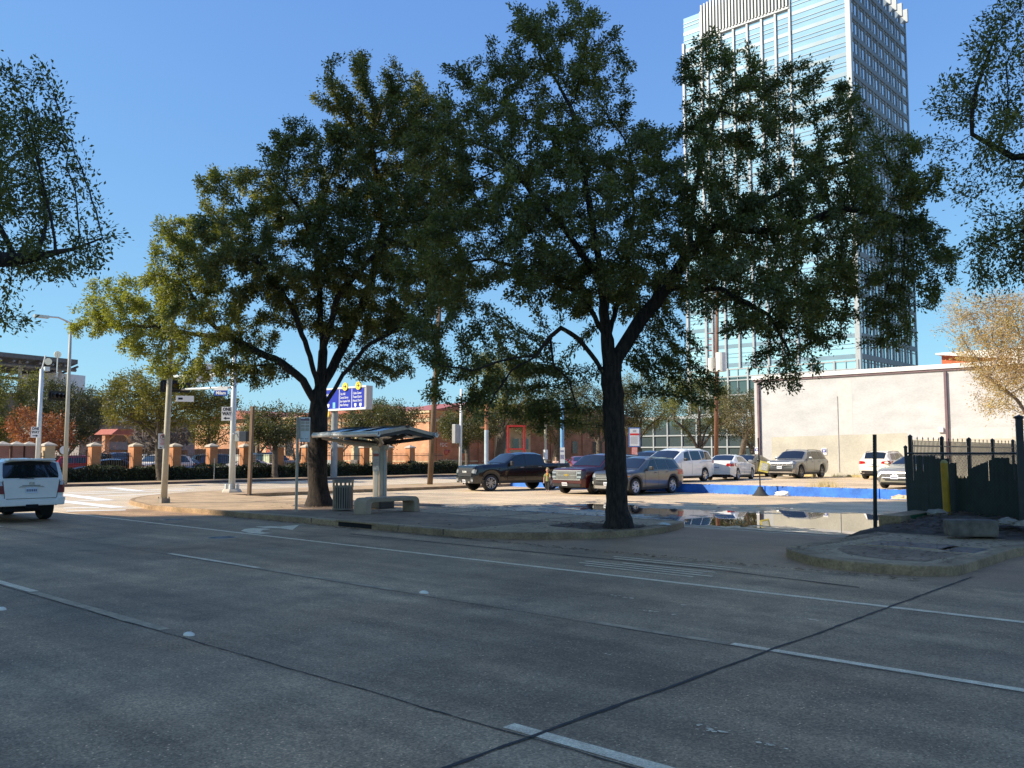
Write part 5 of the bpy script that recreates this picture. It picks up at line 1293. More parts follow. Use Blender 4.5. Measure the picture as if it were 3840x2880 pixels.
for x in (1.75, 3.3):
    q = MB(); q.lathe([(0, -.12), (.3, -.12), (.3, -.06), (0, -.06)], 24, (x, 0, 6.62), 'Y'); d = q.build('arrow_disc', M_signy, p)
    q = MB(); q.bb(x-.17, x+.06, -.128, -.121, 6.6, 6.65); q.poly([(x+.03, -.125, 6.76), (x+.2, -.125, 6.625), (x+.03, -.125, 6.49)]); q.build('arrow', M_signk, d)
q = MB(); q.lathe([(0, -.1), (.26, -.1), (.26, -.05), (0, -.05)], 20, (-.4, 0, 4.7), 'Y'); q.build('yellow_disc', M_signy, p)

# cone based sign, posts, bollard, right-hand fences
t = thing('portable_sign', 'dark sign pole with yellow tag on a black cone base by the blue wall', 'portable sign', (-18.6, 37.0, .0))
q = MB(); q.lathe([(.03, .42), (.10, .40), (.14, .30), (.30, .06), (.36, .03), (.36, 0), (0, 0)], 24); q.build('cone_base', mat('black_rubber', (.035, .035, .035), .75, var=.2), t, smooth=True)
q = MB(); q.tube([(0, 0, .3), (-.05, 0, 2.6)], .032, 8); q.build('pole', M_black, t)
q = MB(); q.box((.24, -.06, 1.3), (.42, .02, .48), TOCAM(-18.6, 37)+.2, 0, R(12)); p = q.build('tag', mat('yellow_tag', (.75, .62, .12), .6, var=.15, scale=8), t)
q = MB(); q.box((.255, -.075, 1.3), (.30, .012, .32), TOCAM(-18.6, 37)+.2, 0, R(12)); q.build('tag_print', mat('tag_pale', (.62, .6, .5), .6, var=.3, scale=25), p)
t = thing('post', 'black perforated square sign post at the puddle edge beside the concrete pad', 'post', (-7.68, 20.95, .0))
q = MB(); q.box((.04, -.02, 1.17), (.062, .062, 2.34), -.3, R(-1.2), R(.8)); q.build('shaft', mat('black_steel', (.03, .032, .03), .5, metal=.4, var=.2), t)
q = MB()
for k in range(30): q.box((.003+.033*k/29, -.001-.049*(k-15)/29*.0-.033, .35+k*.064), (.018, .004, .02), -.3)
q.build('hole', M_signw if False else mat('hole_grey', (.25, .25, .24), .7, var=0), t)
t = thing('concrete_kerb_wall', 'low concrete wall end beside the black post with green painted side', 'low wall', (-7.6, 21.2, 0))
q = MB(); q.bb(-.28, .25, .55, 3.3, -.03, .42); q.build('wall', M_kerb, t, bevel=.02); q = MB(); q.bb(.25, .258, 1.2, 3.2, .05, .4); q.build('green_paint', mat('green_paint', (.03, .14, .05), .7, var=.3), t)
t = thing('bollard', 'yellow painted steel bollard in front of the slatted fence', 'bollard', (-6.78, 23.3, .3))
q = MB(); q.cyl((.0, 0, 0), (-.03, 0, 1.36), .085, n=20); q.build('post', mat('bollard_yellow', (.50, .26, .008), .55, var=.15, scale=4), t, smooth=True, auto=.6)
q = MB(); q.lathe([(.085, 1.36), (.075, 1.40), (.045, 1.43), (0, 1.44)], 20, (-.03, 0, 0)); q.build('cap', mat('bollard_cap', (.45, .33, .1), .7, var=.2), t, smooth=True)
t = thing('concrete_block', 'rough concrete block lying in the leaf litter', 'concrete block', (-5.35, 19.9, .2), R(33))
q = MB(); q.bb(-.48, .48, -.21, .21, 0, .34); q.build('block', mat('rough_concrete', (.17, .135, .10), .9, var=.35, scale=4, bump=.9, bscale=12), t, bevel=.05)
# green slatted chain link fence
ga, gb = Vector((-8.08, 24.45)), Vector((-4.95, 22.3)); gd = (gb-ga).normalized(); gl = (gb-ga).length
t = thing('slat_fence', 'dark green slatted chain link fence with broken top edge', 'fence', (ga.x, ga.y, .2), math.atan2(gd.y, gd.x))
M_slat = mat('green_slat', (.006, .020, .016), .6, var=.3, scale=3); r5 = random.Random(5)
q = MB(); n = int(gl/.040)
for i in range(n):
    x = .06+i*.040; f = x/gl
    top = 1.40 if f < .30 else 1.33 if f < .42 else (1.22 if f < .50 else .86 if f < .58 else 1.06+.25*(f-.58)/.2 if f < .8 else 1.36 if f < .93 else 1.22)
    top += r5.uniform(-.012, .012)+.24
    if r5.random() < .03: top = r5.uniform(.9, 1.3)
    if .48 < f < .60 and i % 3 == 0: top = 1.15
    q.box((x, 0, top/2-.2), (.041, .008, top+.4), r5.uniform(-.12, .12))
q.build('slat', M_slat, t)
q = MB(); w_ = .055
for s in (-1, 1):
    for k in range(-32, int(gl/.11)+2):
        a = (k*.11, 0.); b2 = (k*.11+1.72, 1.72)
        t0 = max(0, (0-a[0])/1.72); t1 = min(1, (gl-a[0])/1.72)
        if t1 <= t0: continue
        p0 = (a[0]+1.72*t0, 1.72*t0); p1 = (a[0]+1.72*t1, 1.72*t1)
        if s < 0: p0, p1 = (p0[0], 1.72-p0[1]), (p1[0], 1.72-p1[1])
        q.add([(p0[0], -.014, p0[1]-.003), (p1[0], -.014, p1[1]-.003), (p1[0], -.014, p1[1]+.003), (p0[0], -.014, p0[1]+.003)], [(0, 1, 2, 3)])
q.build('chain_link', mat('link_wire', (.04, .07, .06), .5, metal=.5, var=.2), t)
for x in (0, gl):
    q = MB(); q.cyl((x, .03, -.1), (x-.06 if x == 0 else x, .03, 1.86), .042, n=12); q.lathe([(.05, 1.84), (.05, 1.88), (0, 1.92)], 12, (x-.06 if x == 0 else x, .03, 0)); q.build('post', M_dkmetal, t)
q = MB(); q.cyl((0, .03, 1.70), (gl, .03, 1.70), .026, n=10); q.build('rail', M_dkmetal, t)
# black iron picket fence running away behind it
t = thing('picket_fence', 'tall black iron picket fence with spear tips behind the slatted fence', 'fence', (-8.02, 24.6, .1))
q = MB(); yy = .0; r6 = random.Random(6)
for k in range(118):
    y = .12+k*.115; h = 2.12+(.06 if k % 4 == 0 else 0)
    q.bb(-.009, .009, y-.009, y+.009, .1, h); q.lathe([(.0, h+.09), (.016, h+.035), (.02, h+.02), (.008, h)], 5, (0, y, 0)) if k % 4 == 0 else q.lathe([(0, h+.035), (.022, h+.012), (.0, h)], 5, (0, y, 0))
q.build('picket_panel', M_dkmetal, t)
for z in (.25, 1.75, 2.0):
    q = MB(); q.bb(-.018, .018, 0, 13.6, z-.018, z+.018); q.build('rail', M_dkmetal, t)
for k in range(6):
    q = MB(); y = .02+k*2.7; q.bb(-.045, .045, y-.045, y+.045, -.2, 2.22); q.lathe([(.06, 2.22), (.06, 2.26), (0, 2.31)], 10, (0, y, 0)); q.build('post', M_dkmetal, t)
t = thing('gate_post', 'tall dark square gate post at the right edge', 'post', (-4.75, 21.6, .1), .3)
q = MB(); q.bb(-.07, .07, -.07, .07, 0, 2.55); q.build('shaft', M_dkmetal, t); q = MB(); q.lathe([(.09, 2.55), (.1, 2.6), (0, 2.64)], 12); q.build('cap', M_dkmetal, t)
t = thing('slatted_gate', 'green slatted gate panel right of the tall gate post', 'gate', (-4.62, 21.55, .15), R(-35))
q = MB()
for i in range(30): q.box((.12+i*.062, 0, 1.1), (.054, .008, 2.2), r5.uniform(-.12, .12))
q.build('slat', M_slat, t)
for z in (.2, 2.3):
    q = MB(); q.cyl((0, .03, z), (2.0, .03, z), .025, n=8); q.build('rail', M_dkmetal, t)
# dry grass tuft at the upper lot edge
q = MB(); r7 = random.Random(9)
for k in range(260):
    x, y = r7.gauss(0, .35), r7.gauss(0, .12); dx, dy = r7.uniform(-.14, .14), r7.uniform(-.1, .1); h = r7.uniform(.2, .5)
    q.add([(x-.006, y, 0), (x+.006, y, 0), (x+dx, y+dy, h)], [(0, 1, 2)])
tag(q.build('grass_tuft', mat('straw', (.45, .36, .18), .9, var=.2), None, (-16.3, 38.6, .4)), 'dry straw coloured grass tuft behind the blue wall', 'grass')
q = MB()
for k in range(700):
    x, y = r7.uniform(-1, 6.8), r7.gauss(0, .12); dx, dy = r7.uniform(-.1, .1), r7.uniform(-.1, .1); h = r7.uniform(.06, .3)*(1 if r7.random() < .5 else .5)
    q.add([(x-.012, y, 0), (x+.012, y, 0), (x+dx, y+dy, h)], [(0, 1, 2)])
tag(q.build('weeds', mat('weed_green', (.12, .14, .05), .9, c2=(.3, .24, .1), scale=3), None, (-22.2, 56.25, .4)), 'thin weeds along the foot of the pale wall', 'weeds', kind='stuff')
# ------------------------------------------------------------ vehicles
def paint(name, c, metal=.25, rough=.32): return mat(name, c, rough, metal, var=.05, scale=1.2, coat=.8, spec=.5)
M_cg = mat('vehicle_glass', (.010, .013, .017), .03, var=.15, scale=.8, spec=.9)
M_tyre = mat('tyre_rubber', (.018, .018, .019), .8, var=.25, scale=8)
M_rim = mat('alloy_rim', (.55, .56, .58), .28, metal=.8, var=.08)
M_rimd = mat('dark_alloy', (.16, .16, .17), .3, metal=.7, var=.1)
M_chrome = mat('chrome', (.46, .42, .39), .2, metal=.45, var=.04)
M_trim = mat('black_trim', (.022, .022, .024), .55, var=.15)
M_lamp = mat('headlamp_lens', (.32, .34, .36), .12, metal=.3, var=.25, scale=14)
M_tail = mat('tail_lamp_red', (.40, .012, .015), .15, var=.25, scale=10)
M_plate = mat('licence_plate', (.68, .69, .72), .45, var=.06)
M_amber = mat('amber_lens', (.55, .18, .02), .2, var=.1)

def lerp(P, u):
    if u <= P[0][0]: return P[0][1]
    for (a, x), (b, y) in zip(P[:-1], P[1:]):
        if u <= b: return x+(y-x)*(u-a)/(b-a) if b > a else y
    return P[-1][1]
_wheelcache = {}
def wheel_mesh(Rw, tw, n, m):
    k = (Rw, tw, n, m.name)
    if k in _wheelcache: return _wheelcache[k]
    q = MB(); h = tw/2; ri = Rw*.66
    q.lathe([(ri, -h*.9), (Rw*.93, -h), (Rw*.985, -h*.8), (Rw, -h*.5), (Rw, h*.5), (Rw*.985, h*.8), (Rw*.93, h), (ri, h*.9), (ri*.98, h*.35), (0, h*.30)], 36, axis='Y')
    o = q.build('wheel', M_tyre, smooth=True, auto=.7); me = o.data; bpy.data.objects.remove(o)
    q = MB(); q.lathe([(ri*.90, h*.62), (ri, h*.95), (ri*1.03, h*.92), (ri*.98, h*.4)], 36, axis='Y')
    for i in range(n):
        a = 2*PI*i/n
        for s in (-1, 1):
            da = s*.16*5/n; r0, r1 = ri*.16, ri*.97
            p0 = (r0*math.cos(a+da*1.5), r0*math.sin(a+da*1.5)); p1 = (r1*math.cos(a+da*1.4), r1*math.sin(a+da*1.4))
            d = Vector((p1[0]-p0[0], p1[1]-p0[1])).normalized(); nn = Vector((-d.y, d.x))*ri*.075*5/max(n, 5)*1.2
            vs = []
            for (x, z), y in ((p0, h*.72), (p1, h*.74)):
                for sg in (-1, 1): vs += [(x+sg*nn.x, y+.012, z+sg*nn.y), (x+sg*nn.x, y-.03, z+sg*nn.y)]
            q.add(vs, [(0, 2, 6, 4), (0, 1, 5, 4), (2, 3, 7, 6), (0, 1, 3, 2), (4, 5, 7, 6)])
    q.lathe([(0, h*.80), (ri*.16, h*.78), (ri*.22, h*.6)], 16, axis='Y')
    o = q.build('rim', m, smooth=True, auto=.5); me2 = o.data; bpy.data.objects.remove(o)
    _wheelcache[k] = (me, me2); return me, me2

def vehicle(name, label, cat, loc, heading, S, pm, group='parked vehicles', detail=True):
    """S: profile of the kind of vehicle, u measured in metres back from the nose"""
    L_, W2 = S['L'], S['W']/2; Rw = S['R']; ax = (S['fo'], S['fo']+S['wb'])
    zs, zt, twf = S['zs'], S['zt'], S['tw']; pl = S['plan']; zb = S['zb']; Ra = Rw*S.get('arch', 1.17)
    fr = S.get('frake', [(0, 0), (9, 0)]); rr = S.get('rrake', [(0, 0), (9, 0)])
    def sec(u):
        w_ = W2*lerp(pl, u); s = lerp(zs, u); t_ = max(lerp(zt, u), s+.012); b = lerp(zb, u)
        for a in ax:
            if abs(u-a) < Ra: b = max(b, Rw+math.sqrt(Ra*Ra-(u-a)**2))
        b = min(b, s-.12); dr = min(.10, max(.006, (t_-s)*.17)); tw_ = min(W2*lerp(twf, u), w_*.95); h = s-b
        return [(w_*.94, b), (w_*.985, b+.28*h), (w_, b+.55*h), (w_*.99, b+.85*h), (w_*.962, s), (tw_, t_-dr), (tw_*.72, t_-dr*.28), (0, t_)]
    def xo(u, z):
        x = L_/2-u
        if u < .5: x -= lerp(fr, z)*(1-u/.5)
        if L_-u < .5: x += lerp(rr, z)*(1-(L_-u)/.5)
        return x
    us = set([0, L_]); k = 0
    while k*.09 < L_: us.add(round(k*.09, 4)); k += 1
    for a in ax:
        for i in range(15): us.add(round(a+Ra*math.cos(PI*i/14), 4))
    for P in (zs, zt, twf, pl, zb):
        for u, _ in P: us.add(u)
    us = sorted(u for u in us if 0 <= u <= L_)
    us = [u for i, u in enumerate(us) if i == 0 or u-us[i-1] > .012]
    q = MB(); n = len(us); rows = 15
    for u in us:
        s = sec(u); ring = [(xo(u, z), y, z) for y, z in s] + [(xo(u, z), -y, z) for y, z in s[-2::-1]]
        q.v += ring
    for i in range(n-1):
        for j in range(rows-1): q.f.append((i*rows+j, i*rows+j+1, (i+1)*rows+j+1, (i+1)*rows+j))
    q.f.append(tuple(range(rows))); q.f.append(tuple((n-1)*rows+j for j in range(rows-1, -1, -1)))
    root = thing(name, label, cat, loc, heading, group)
    q.build('body', pm, root, smooth=True, auto=R(32))
    q = MB(); q.bb(-L_/2+.3, L_/2-.3, -W2*.72, W2*.72, min(z for _, z in zb)-.02, min(.95, lerp(zs, 0)-.1))
    for a in ax: pass
    q.build('underbody', M_trim, root)
    # surface lookups
    def side(u, z):
        s = sec(u)
        for (y0, z0), (y1, z1) in zip(s[:5], s[1:6]):
            if z <= z1 or (y1, z1) == s[5]:
                return y0+(y1-y0)*max(0, min(1.05, (z-z0)/(z1-z0+1e-6)))
    def topz(u, y):
        s = sec(u)[5:]; y = abs(y)
        for (y0, z0), (y1, z1) in zip(s[:-1], s[1:]):
            if y >= y1: return z0+(z1-z0)*max(0, min(1, (y0-y)/(y0-y1+1e-6)))
        return s[-1][1]
    def endx(y, z, front):
        u = 0.
        while u < .9:
            uu = u if front else L_-u
            if side(uu, z) >= abs(y): break
            u += .01
        return xo(uu, z)
    def bil(c, a, b):
        return tuple((c[0][k]*(1-a)+c[1][k]*a)*(1-b)+(c[3][k]*(1-a)+c[2][k]*a)*b for k in (0, 1))
    def grid(c, n, m, fn):
        q = MB()
        for j in range(m+1):
            for i in range(n+1): q.v.append(fn(*bil(c, i/n, j/m)))
        for j in range(m):
            for i in range(n): q.f.append((j*(n+1)+i, j*(n+1)+i+1, (j+1)*(n+1)+i+1, (j+1)*(n+1)+i))
        return q
    def P_side(nm, c, m, sg, off=.006, par=None, n=8, mm=3):
        return grid(c, n, mm, lambda u, z: (xo(u, z), sg*(side(u, z)+off), z)).build(nm, m, par or root, smooth=True)
    def P_end(nm, c, m, front, off=.008, par=None, n=8, mm=3, mirror=False):
        d = 1 if front else -1
        if mirror: c = [(-y, z) for y, z in c]
        return grid(c, n, mm, lambda y, z: (endx(y, z, front)+d*off, y*(1+off/W2), z)).build(nm, m, par or root, smooth=True)
    def P_top(nm, u0, f0, u1, f1, m, off=.008, n=8, mm=8):
        c = [(u0, -f0), (u0, f0), (u1, f1), (u1, -f1)]; dd = 1 if u0 < u1 else -1
        return grid(c, n, mm, lambda u, f: (xo(u, 1)+ (off if u < L_/2 else -off), f*sec(u)[5][0], topz(u, f*sec(u)[5][0])+off)).build(nm, m, root, smooth=True)
    if 'ws' in S: P_top('windshield', S['ws'][0], .93, S['ws'][1], .90, M_cg)
    if 'rw' in S: P_top('rear_window', S['rw'][0], .86, S['rw'][1], .88, M_cg, mm=10)
    for sg in (1, -1):
        for w_ in S['win']:
            ub0, ub1, ut0, ut1 = w_[:4]; zbot = lerp(zs, (ub0+ub1)/2)+.045
            def ztop(u): return sec(u)[5][1]-.05
            P_side('window', [(ub0, zbot), (ub1, zbot+.01), (ut1, ztop(ut1)), (ut0, ztop(ut0))], M_cg, sg, .007)
        if detail:
            for d in S['doors']:
                u0, u1 = d; z0 = lerp(zb, u0)+.12; z1 = lerp(zs, u0)-.015; uc = u1-.0
                lo = u1 if abs(u1-ax[1]) > Ra+.05 else ax[1]-Ra-.06
                dd = P_side('door', [(u0, z0), (lo, z0), (u1, z1), (u0, z1)], pm, sg, .004, n=8, mm=5)
                P_side('seam', [(u0-.008, z0), (u0+.008, z0), (u0+.008, z1), (u0-.008, z1)], M_dark, sg, .0055, dd, 1, 5)
                q = MB(); hu = u1-.22; hz = z1-.07; q.tube([(xo(hu-.10, hz), sg*(side(hu, hz)+.012), hz), (xo(hu, hz), sg*(side(hu, hz)+.04), hz+.004), (xo(hu+.10, hz), sg*(side(hu, hz)+.012), hz)], .016, 6); q.build('handle', S.get('handle', pm), dd)
            if S.get('clad'):
                for a in ax:
                    q = MB(); pts = []
                    for i in range(17):
                        an = R(-12)+(PI+R(24))*i/16
                        for rr_ in (Ra*.99, Ra*1.16):
                            u = a+rr_*math.cos(an); z = max(Rw*.75, Rw+rr_*math.sin(an)); q.v.append((xo(u, z), sg*(side(min(L_-.02, max(.02, u)), max(z, .3))+.012), z))
                    q.f = [(2*i, 2*i+1, 2*i+3, 2*i+2) for i in range(16)]; q.build('wheel_arch', S['clad'], root, smooth=True)
            u0, u1 = ax[0]+Ra*1.02, ax[1]-Ra*1.02; z = lerp(zb, u0)
            P_side('sill', [(u0, z+.01), (u1, z+.01), (u1, z+.11), (u0, z+.11)], S.get('sill', M_trim), sg, .01, None, 8, 1)
        # mirror
        um = S['mirror']; zm = lerp(zs, um)+.10; ym = side(um, lerp(zs, um))
        q = MB(); q.box((xo(um, zm), sg*(ym+.14), zm+.02), (.13, .20, S.get('mh', .16))); mo = q.build('mirror', S.get('mirror_mat', pm), root, bevel=.04)
        if detail:
            q = MB(); q.box((xo(um, zm)-.067, sg*(ym+.145), zm+.02), (.004, .16, S.get('mh', .16)*.75)); q.build('mirror_glass', M_chrome, mo)
        for a in ax:
            me, me2 = wheel_mesh(Rw, S.get('tyre', .245), S.get('spokes', 6), S.get('rim', M_rim))
            o = bpy.data.objects.new('wheel', me); col.objects.link(o); o.parent = root
            o.location = (L_/2-a, sg*(W2*S.get('track', .965)-S.get('tyre', .245)/2), Rw); o.rotation_euler = (0, rng.uniform(0, 1), 0 if sg > 0 else PI)
            r = bpy.data.objects.new('rim', me2); col.objects.link(r); r.parent = o
        if S.get('rails'):
            u0, u1 = S['rails']; q = MB()
            P = [(u0, 0), (u0+.12, .045), ((u0+u1)/2, .055), (u1-.12, .045), (u1, 0)]
            q.tube([(xo(u, 1), sg*(sec(u)[5][0]*.93), topz(u, sec(u)[5][0]*.93)+h) for u, h in P], .02, 6); q.build('roof_rail', S.get('rail_mat', M_trim), root)
    S['face'](locals())
    return root

def plates(P_end, front, z, y=0, w=.31, h=.155):
    p = P_end('licence_plate', [(y-w/2, z-h/2), (y+w/2, z-h/2), (y+w/2, z+h/2), (y-w/2, z+h/2)], M_plate, front, .03, None, 2, 2)
    for k in range(6):
        yy = y-w*.36+w*.72*k/5
        P_end('plate_mark', [(yy-.014, z-.035), (yy+.014, z-.035), (yy+.014, z+.03), (yy-.014, z+.03)], M_symb, front, .034, p, 1, 1)
M_symb = mat('plate_print', (.10, .11, .16), .6, var=.2)
def badge(P_end, front, z, r, m=None, y=0): 
    P_end('badge', [(y-r, z-r*.45), (y+r, z-r*.45), (y+r*.7, z+r*.45), (y-r*.7, z+r*.45)], m or M_chrome, front, .035, None, 3, 2)
PLAN = lambda L_, f=.80, b=.84: [(0, f), (.06, f+.05), (.2, f+.11), (.5, .975), (.95, 1), (L_-.9, 1), (L_-.35, .97), (L_-.1, b+.06), (L_, b)]

def f_pickup(v):
    E_ = v['P_end']
    g = E_('grille', [(-.66, .74), (.66, .74), (.72, 1.17), (-.72, 1.17)], M_trim, True, .012, n=10)
    for k in range(5): E_('bar', [(-.64, .79+k*.085), (.64, .79+k*.085), (.64, .805+k*.085), (-.64, .805+k*.085)], M_rimd, True, .022, g, 10, 1)
    text('lettering', 'RAM', .15, M_signw, v['root'], (v['xo'](0, .95)+.04, 0, .965), (PI/2, 0, PI/2), sx=1.35, bold=.001)
    for mi in (False, True):
        h = E_('headlight', [(.68, .92), (.95, .90), (.97, 1.11), (.71, 1.13)], M_lamp, True, .014, mirror=mi)
        E_('lamp_strip', [(.70, 1.08), (.96, 1.06), (.97, 1.11), (.71, 1.13)], M_trim, True, .018, h, 4, 1, mi)
        E_('fog_lamp', [(.62, .50), (.84, .50), (.84, .61), (.66, .62)], M_lamp, True, .022, mirror=mi)
        E_('tail_light', [(.78, .85), (.97, .85), (.97, 1.22), (.78, 1.22)], M_tail, False, .01, mirror=mi)
    E_('bumper', [(-.96, .42), (.96, .42), (.99, .70), (-.99, .70)], mat('bumper_grey', (.055, .058, .062), .35, metal=.3, var=.1), True, .016, n=14)
    E_('air_intake', [(-.55, .60), (.55, .60), (.55, .69), (-.55, .69)], M_dark, True, .024, n=8, mm=1)
    for mi in (False, True): E_('tow_hook', [(.36, .42), (.5, .42), (.5, .5), (.36, .5)], M_chrome, True, .03, mirror=mi, n=2, mm=1)
    plates(E_, True, .50, -.05)
    E_('tailgate', [(-.75, .75), (.75, .75), (.75, 1.26), (-.75, 1.26)], v['pm'], False, .01)
def f_tahoe(v):
    E_ = v['P_end']
    f = E_('grille_frame', [(-.80, .66), (.80, .66), (.84, 1.12), (-.84, 1.12)], M_chrome, True, .012, n=12)
    for z0, z1 in ((.695, .875), (.905, 1.08)):
        g = E_('grille', [(-.55, z0), (.55, z0), (.57, z1), (-.57, z1)], M_trim, True, .018, n=10)
        for k in range(5): E_('bar', [(-.54, z0+.02+k*.034), (.54, z0+.02+k*.034), (.54, z0+.032+k*.034), (-.54, z0+.032+k*.034)], M_chrome, True, .024, g, 10, 1)
    E_('emblem', [(-.14, .862), (.14, .862), (.14, .918), (-.14, .918)], mat('gold_emblem', (.55, .36, .08), .3, metal=.7, var=.1), True, .034, n=3, mm=1)
    E_('emblem', [(-.05, .84), (.05, .84), (.05, .94), (-.05, .94)], bpy.data.materials['gold_emblem'], True, .036, n=3, mm=1)
    for mi in (False, True):
        h = E_('headlight', [(.59, .70), (.93, .73), (.96, 1.08), (.62, 1.08)], mat('dark_lamp', (.05, .05, .055), .1, var=.2), True, .018, mirror=mi)
        for z in (.76, .96): E_('lens', [(.62, z), (.84, z), (.85, z+.09), (.63, z+.09)], M_lamp, True, .024, h, 4, 2, mi)
        E_('tail_light', [(.80, .80), (.98, .80), (.95, 1.25), (.78, 1.25)], M_tail, False, .01, mirror=mi)
    E_('lower_intake', [(-.80, .36), (.80, .36), (.82, .50), (-.82, .50)], M_trim, True, .016, n=10)
    plates(E_, True, .47, -.12)
def f_explorer(v):
    E_ = v['P_end']
    g = E_('grille', [(-.62, .66), (.62, .66), (.66, .94), (-.66, .94)], M_trim, True, .012, n=10)
    for k in range(3): E_('bar', [(-.60, .70+k*.075), (.60, .70+k*.075), (.60, .73+k*.075), (-.60, .73+k*.075)], M_chrome, True, .022, g, 10, 1)
    for mi in (False, True):
        h = E_('headlight', [(.62, .80), (.96, .80), (.97, .95), (.66, .94)], M_lamp, True, .014, mirror=mi)
        E_('indicator', [(.86, .82), (.96, .82), (.96, .90), (.88, .90)], M_amber, True, .02, h, 2, 1, mi)
        E_('fog_lamp', [(.70, .52), (.9, .52), (.9, .62), (.72, .62)], M_chrome, True, .02, mirror=mi)
        for c in ([(.70, .92), (.99, .90), (.97, 1.14), (.80, 1.14)],): E_('tail_light', c, M_tail, False, .012, mirror=mi)
        v['P_side']('tail_light_side', [(4.62, .98), (5.0, .94), (4.97, 1.10), (4.74, 1.12)], M_tail, -1 if mi else 1, .012)
    E_('skid_plate', [(-.80, .30), (.80, .30), (.86, .44), (-.86, .44)], mat('satin_silver', (.45, .46, .48), .35, metal=.6, var=.1), True, .02, n=10)
    E_('lower_intake', [(-.62, .46), (.62, .46), (.62, .62), (-.62, .62)], M_trim, True, .014, n=8)
    plates(E_, True, .52, 0)
    plates(E_, False, .75, 0)
def f_van(v):
    E_ = v['P_end']
    for mi in (False, True):
        E_('headlight', [(.50, .72), (.92, .78), (.90, .90), (.55, .84)], M_lamp, True, .012, mirror=mi)
        E_('tail_light', [(.70, 1.02), (.97, .98), (.93, 1.14), (.70, 1.14)], M_tail, False, .012, mirror=mi)
    E_('grille', [(-.5, .70), (.5, .70), (.5, .80), (-.5, .80)], M_trim, True, .012); E_('lower_intake', [(-.6, .34), (.6, .34), (.6, .52), (-.6, .52)], M_trim, True, .012)
    for sg in (1, -1): v['P_side']('slide_track', [(3.55, 1.03), (4.8, 1.05), (4.8, 1.062), (3.55, 1.042)], M_trim, sg, .008, None, 6, 1)
    plates(E_, False, .8)
def f_sedan(v):
    E_ = v['P_end']; b = v['S'].get('bold')
    for mi in (False, True):
        if b:
            E_('headlight', [(.52, .63), (.90, .68), (.88, .78), (.55, .74)], M_lamp, True, .012, mirror=mi)
            E_('fog_lamp', [(.68, .34), (.86, .36), (.84, .50), (.74, .46)], M_trim, True, .014, mirror=mi)
        else: E_('headlight', [(.45, .60), (.88, .66), (.84, .78), (.5, .70)], M_lamp, True, .012, mirror=mi)
        E_('tail_light', [(.50, .80), (.90, .78), (.88, .95), (.55, .95)], M_tail, False, .012, mirror=mi)
        v['P_side']('tail_light_side', [(v['L_']-.34, .83), (v['L_']-.06, .80), (v['L_']-.06, .93), (v['L_']-.30, .94)], M_tail, -1 if mi else 1, .012)
    if b:
        g = E_('grille', [(-.46, .40), (.46, .40), (.62, .68), (-.62, .68)], M_trim, True, .016, n=10)
        E_('brow', [(-.60, .66), (.60, .66), (.58, .71), (-.58, .71)], M_chrome, True, .024, g, 10, 1)
        E_('bar', [(-.5, .47), (.5, .47), (.5, .49), (-.5, .49)], M_rimd, True, .022, g, 8, 1)
        for c in ([(-.07, .60), (-.04, .60), (-.055, .71), (-.085, .71)], [(.04, .60), (.07, .60), (.085, .71), (.055, .71)], [(-.05, .645), (.05, .645), (.05, .67), (-.05, .67)]): E_('badge', c, M_chrome, True, .034, None, 2, 1)
        plates(E_, True, .50, 0)
        E_('lip', [(-.80, .25), (.80, .25), (.82, .29), (-.82, .29)], M_trim, True, .012, n=8, mm=1)
    else:
        E_('grille', [(-.5, .52), (.5, .52), (.45, .64), (-.45, .64)], M_trim, True, .012); E_('lower_intake', [(-.6, .28), (.6, .28), (.6, .42), (-.6, .42)], M_trim, True, .012)
    plates(E_, False, .72)
def f_suv2(v):      # horizontal bars across the full face
    E_ = v['P_end']
    g = E_('grille', [(-.86, .74), (.86, .74), (.88, .98), (-.88, .98)], M_trim, True, .012, n=12)
    for k in range(3): E_('bar', [(-.84, .76+k*.075), (.84, .76+k*.075), (.84, .785+k*.075), (-.84, .785+k*.075)], M_chrome, True, .022, g, 12, 1)
    badge(E_, True, .87, .085)
    for mi in (False, True): 
        E_('headlight', [(.58, .84), (.93, .86), (.93, .99), (.60, .97)], M_lamp, True, .026, mirror=mi)
        E_('tail_light', [(.55, .90), (.96, .90), (.94, 1.05), (.55, 1.05)], M_tail, False, .012, mirror=mi)
    E_('lower_intake', [(-.72, .42), (.72, .42), (.80, .62), (-.80, .62)], M_trim, True, .014, n=10)
    E_('skid_plate', [(-.86, .34), (.86, .34), (.74, .42), (-.74, .42)], M_chrome, True, .02, n=10, mm=1)
    for mi in (False, True): E_('skid_horn', [(.74, .36), (.86, .36), (.92, .56), (.86, .58)], M_chrome, True, .02, mirror=mi, n=3)
    plates(E_, True, .66)
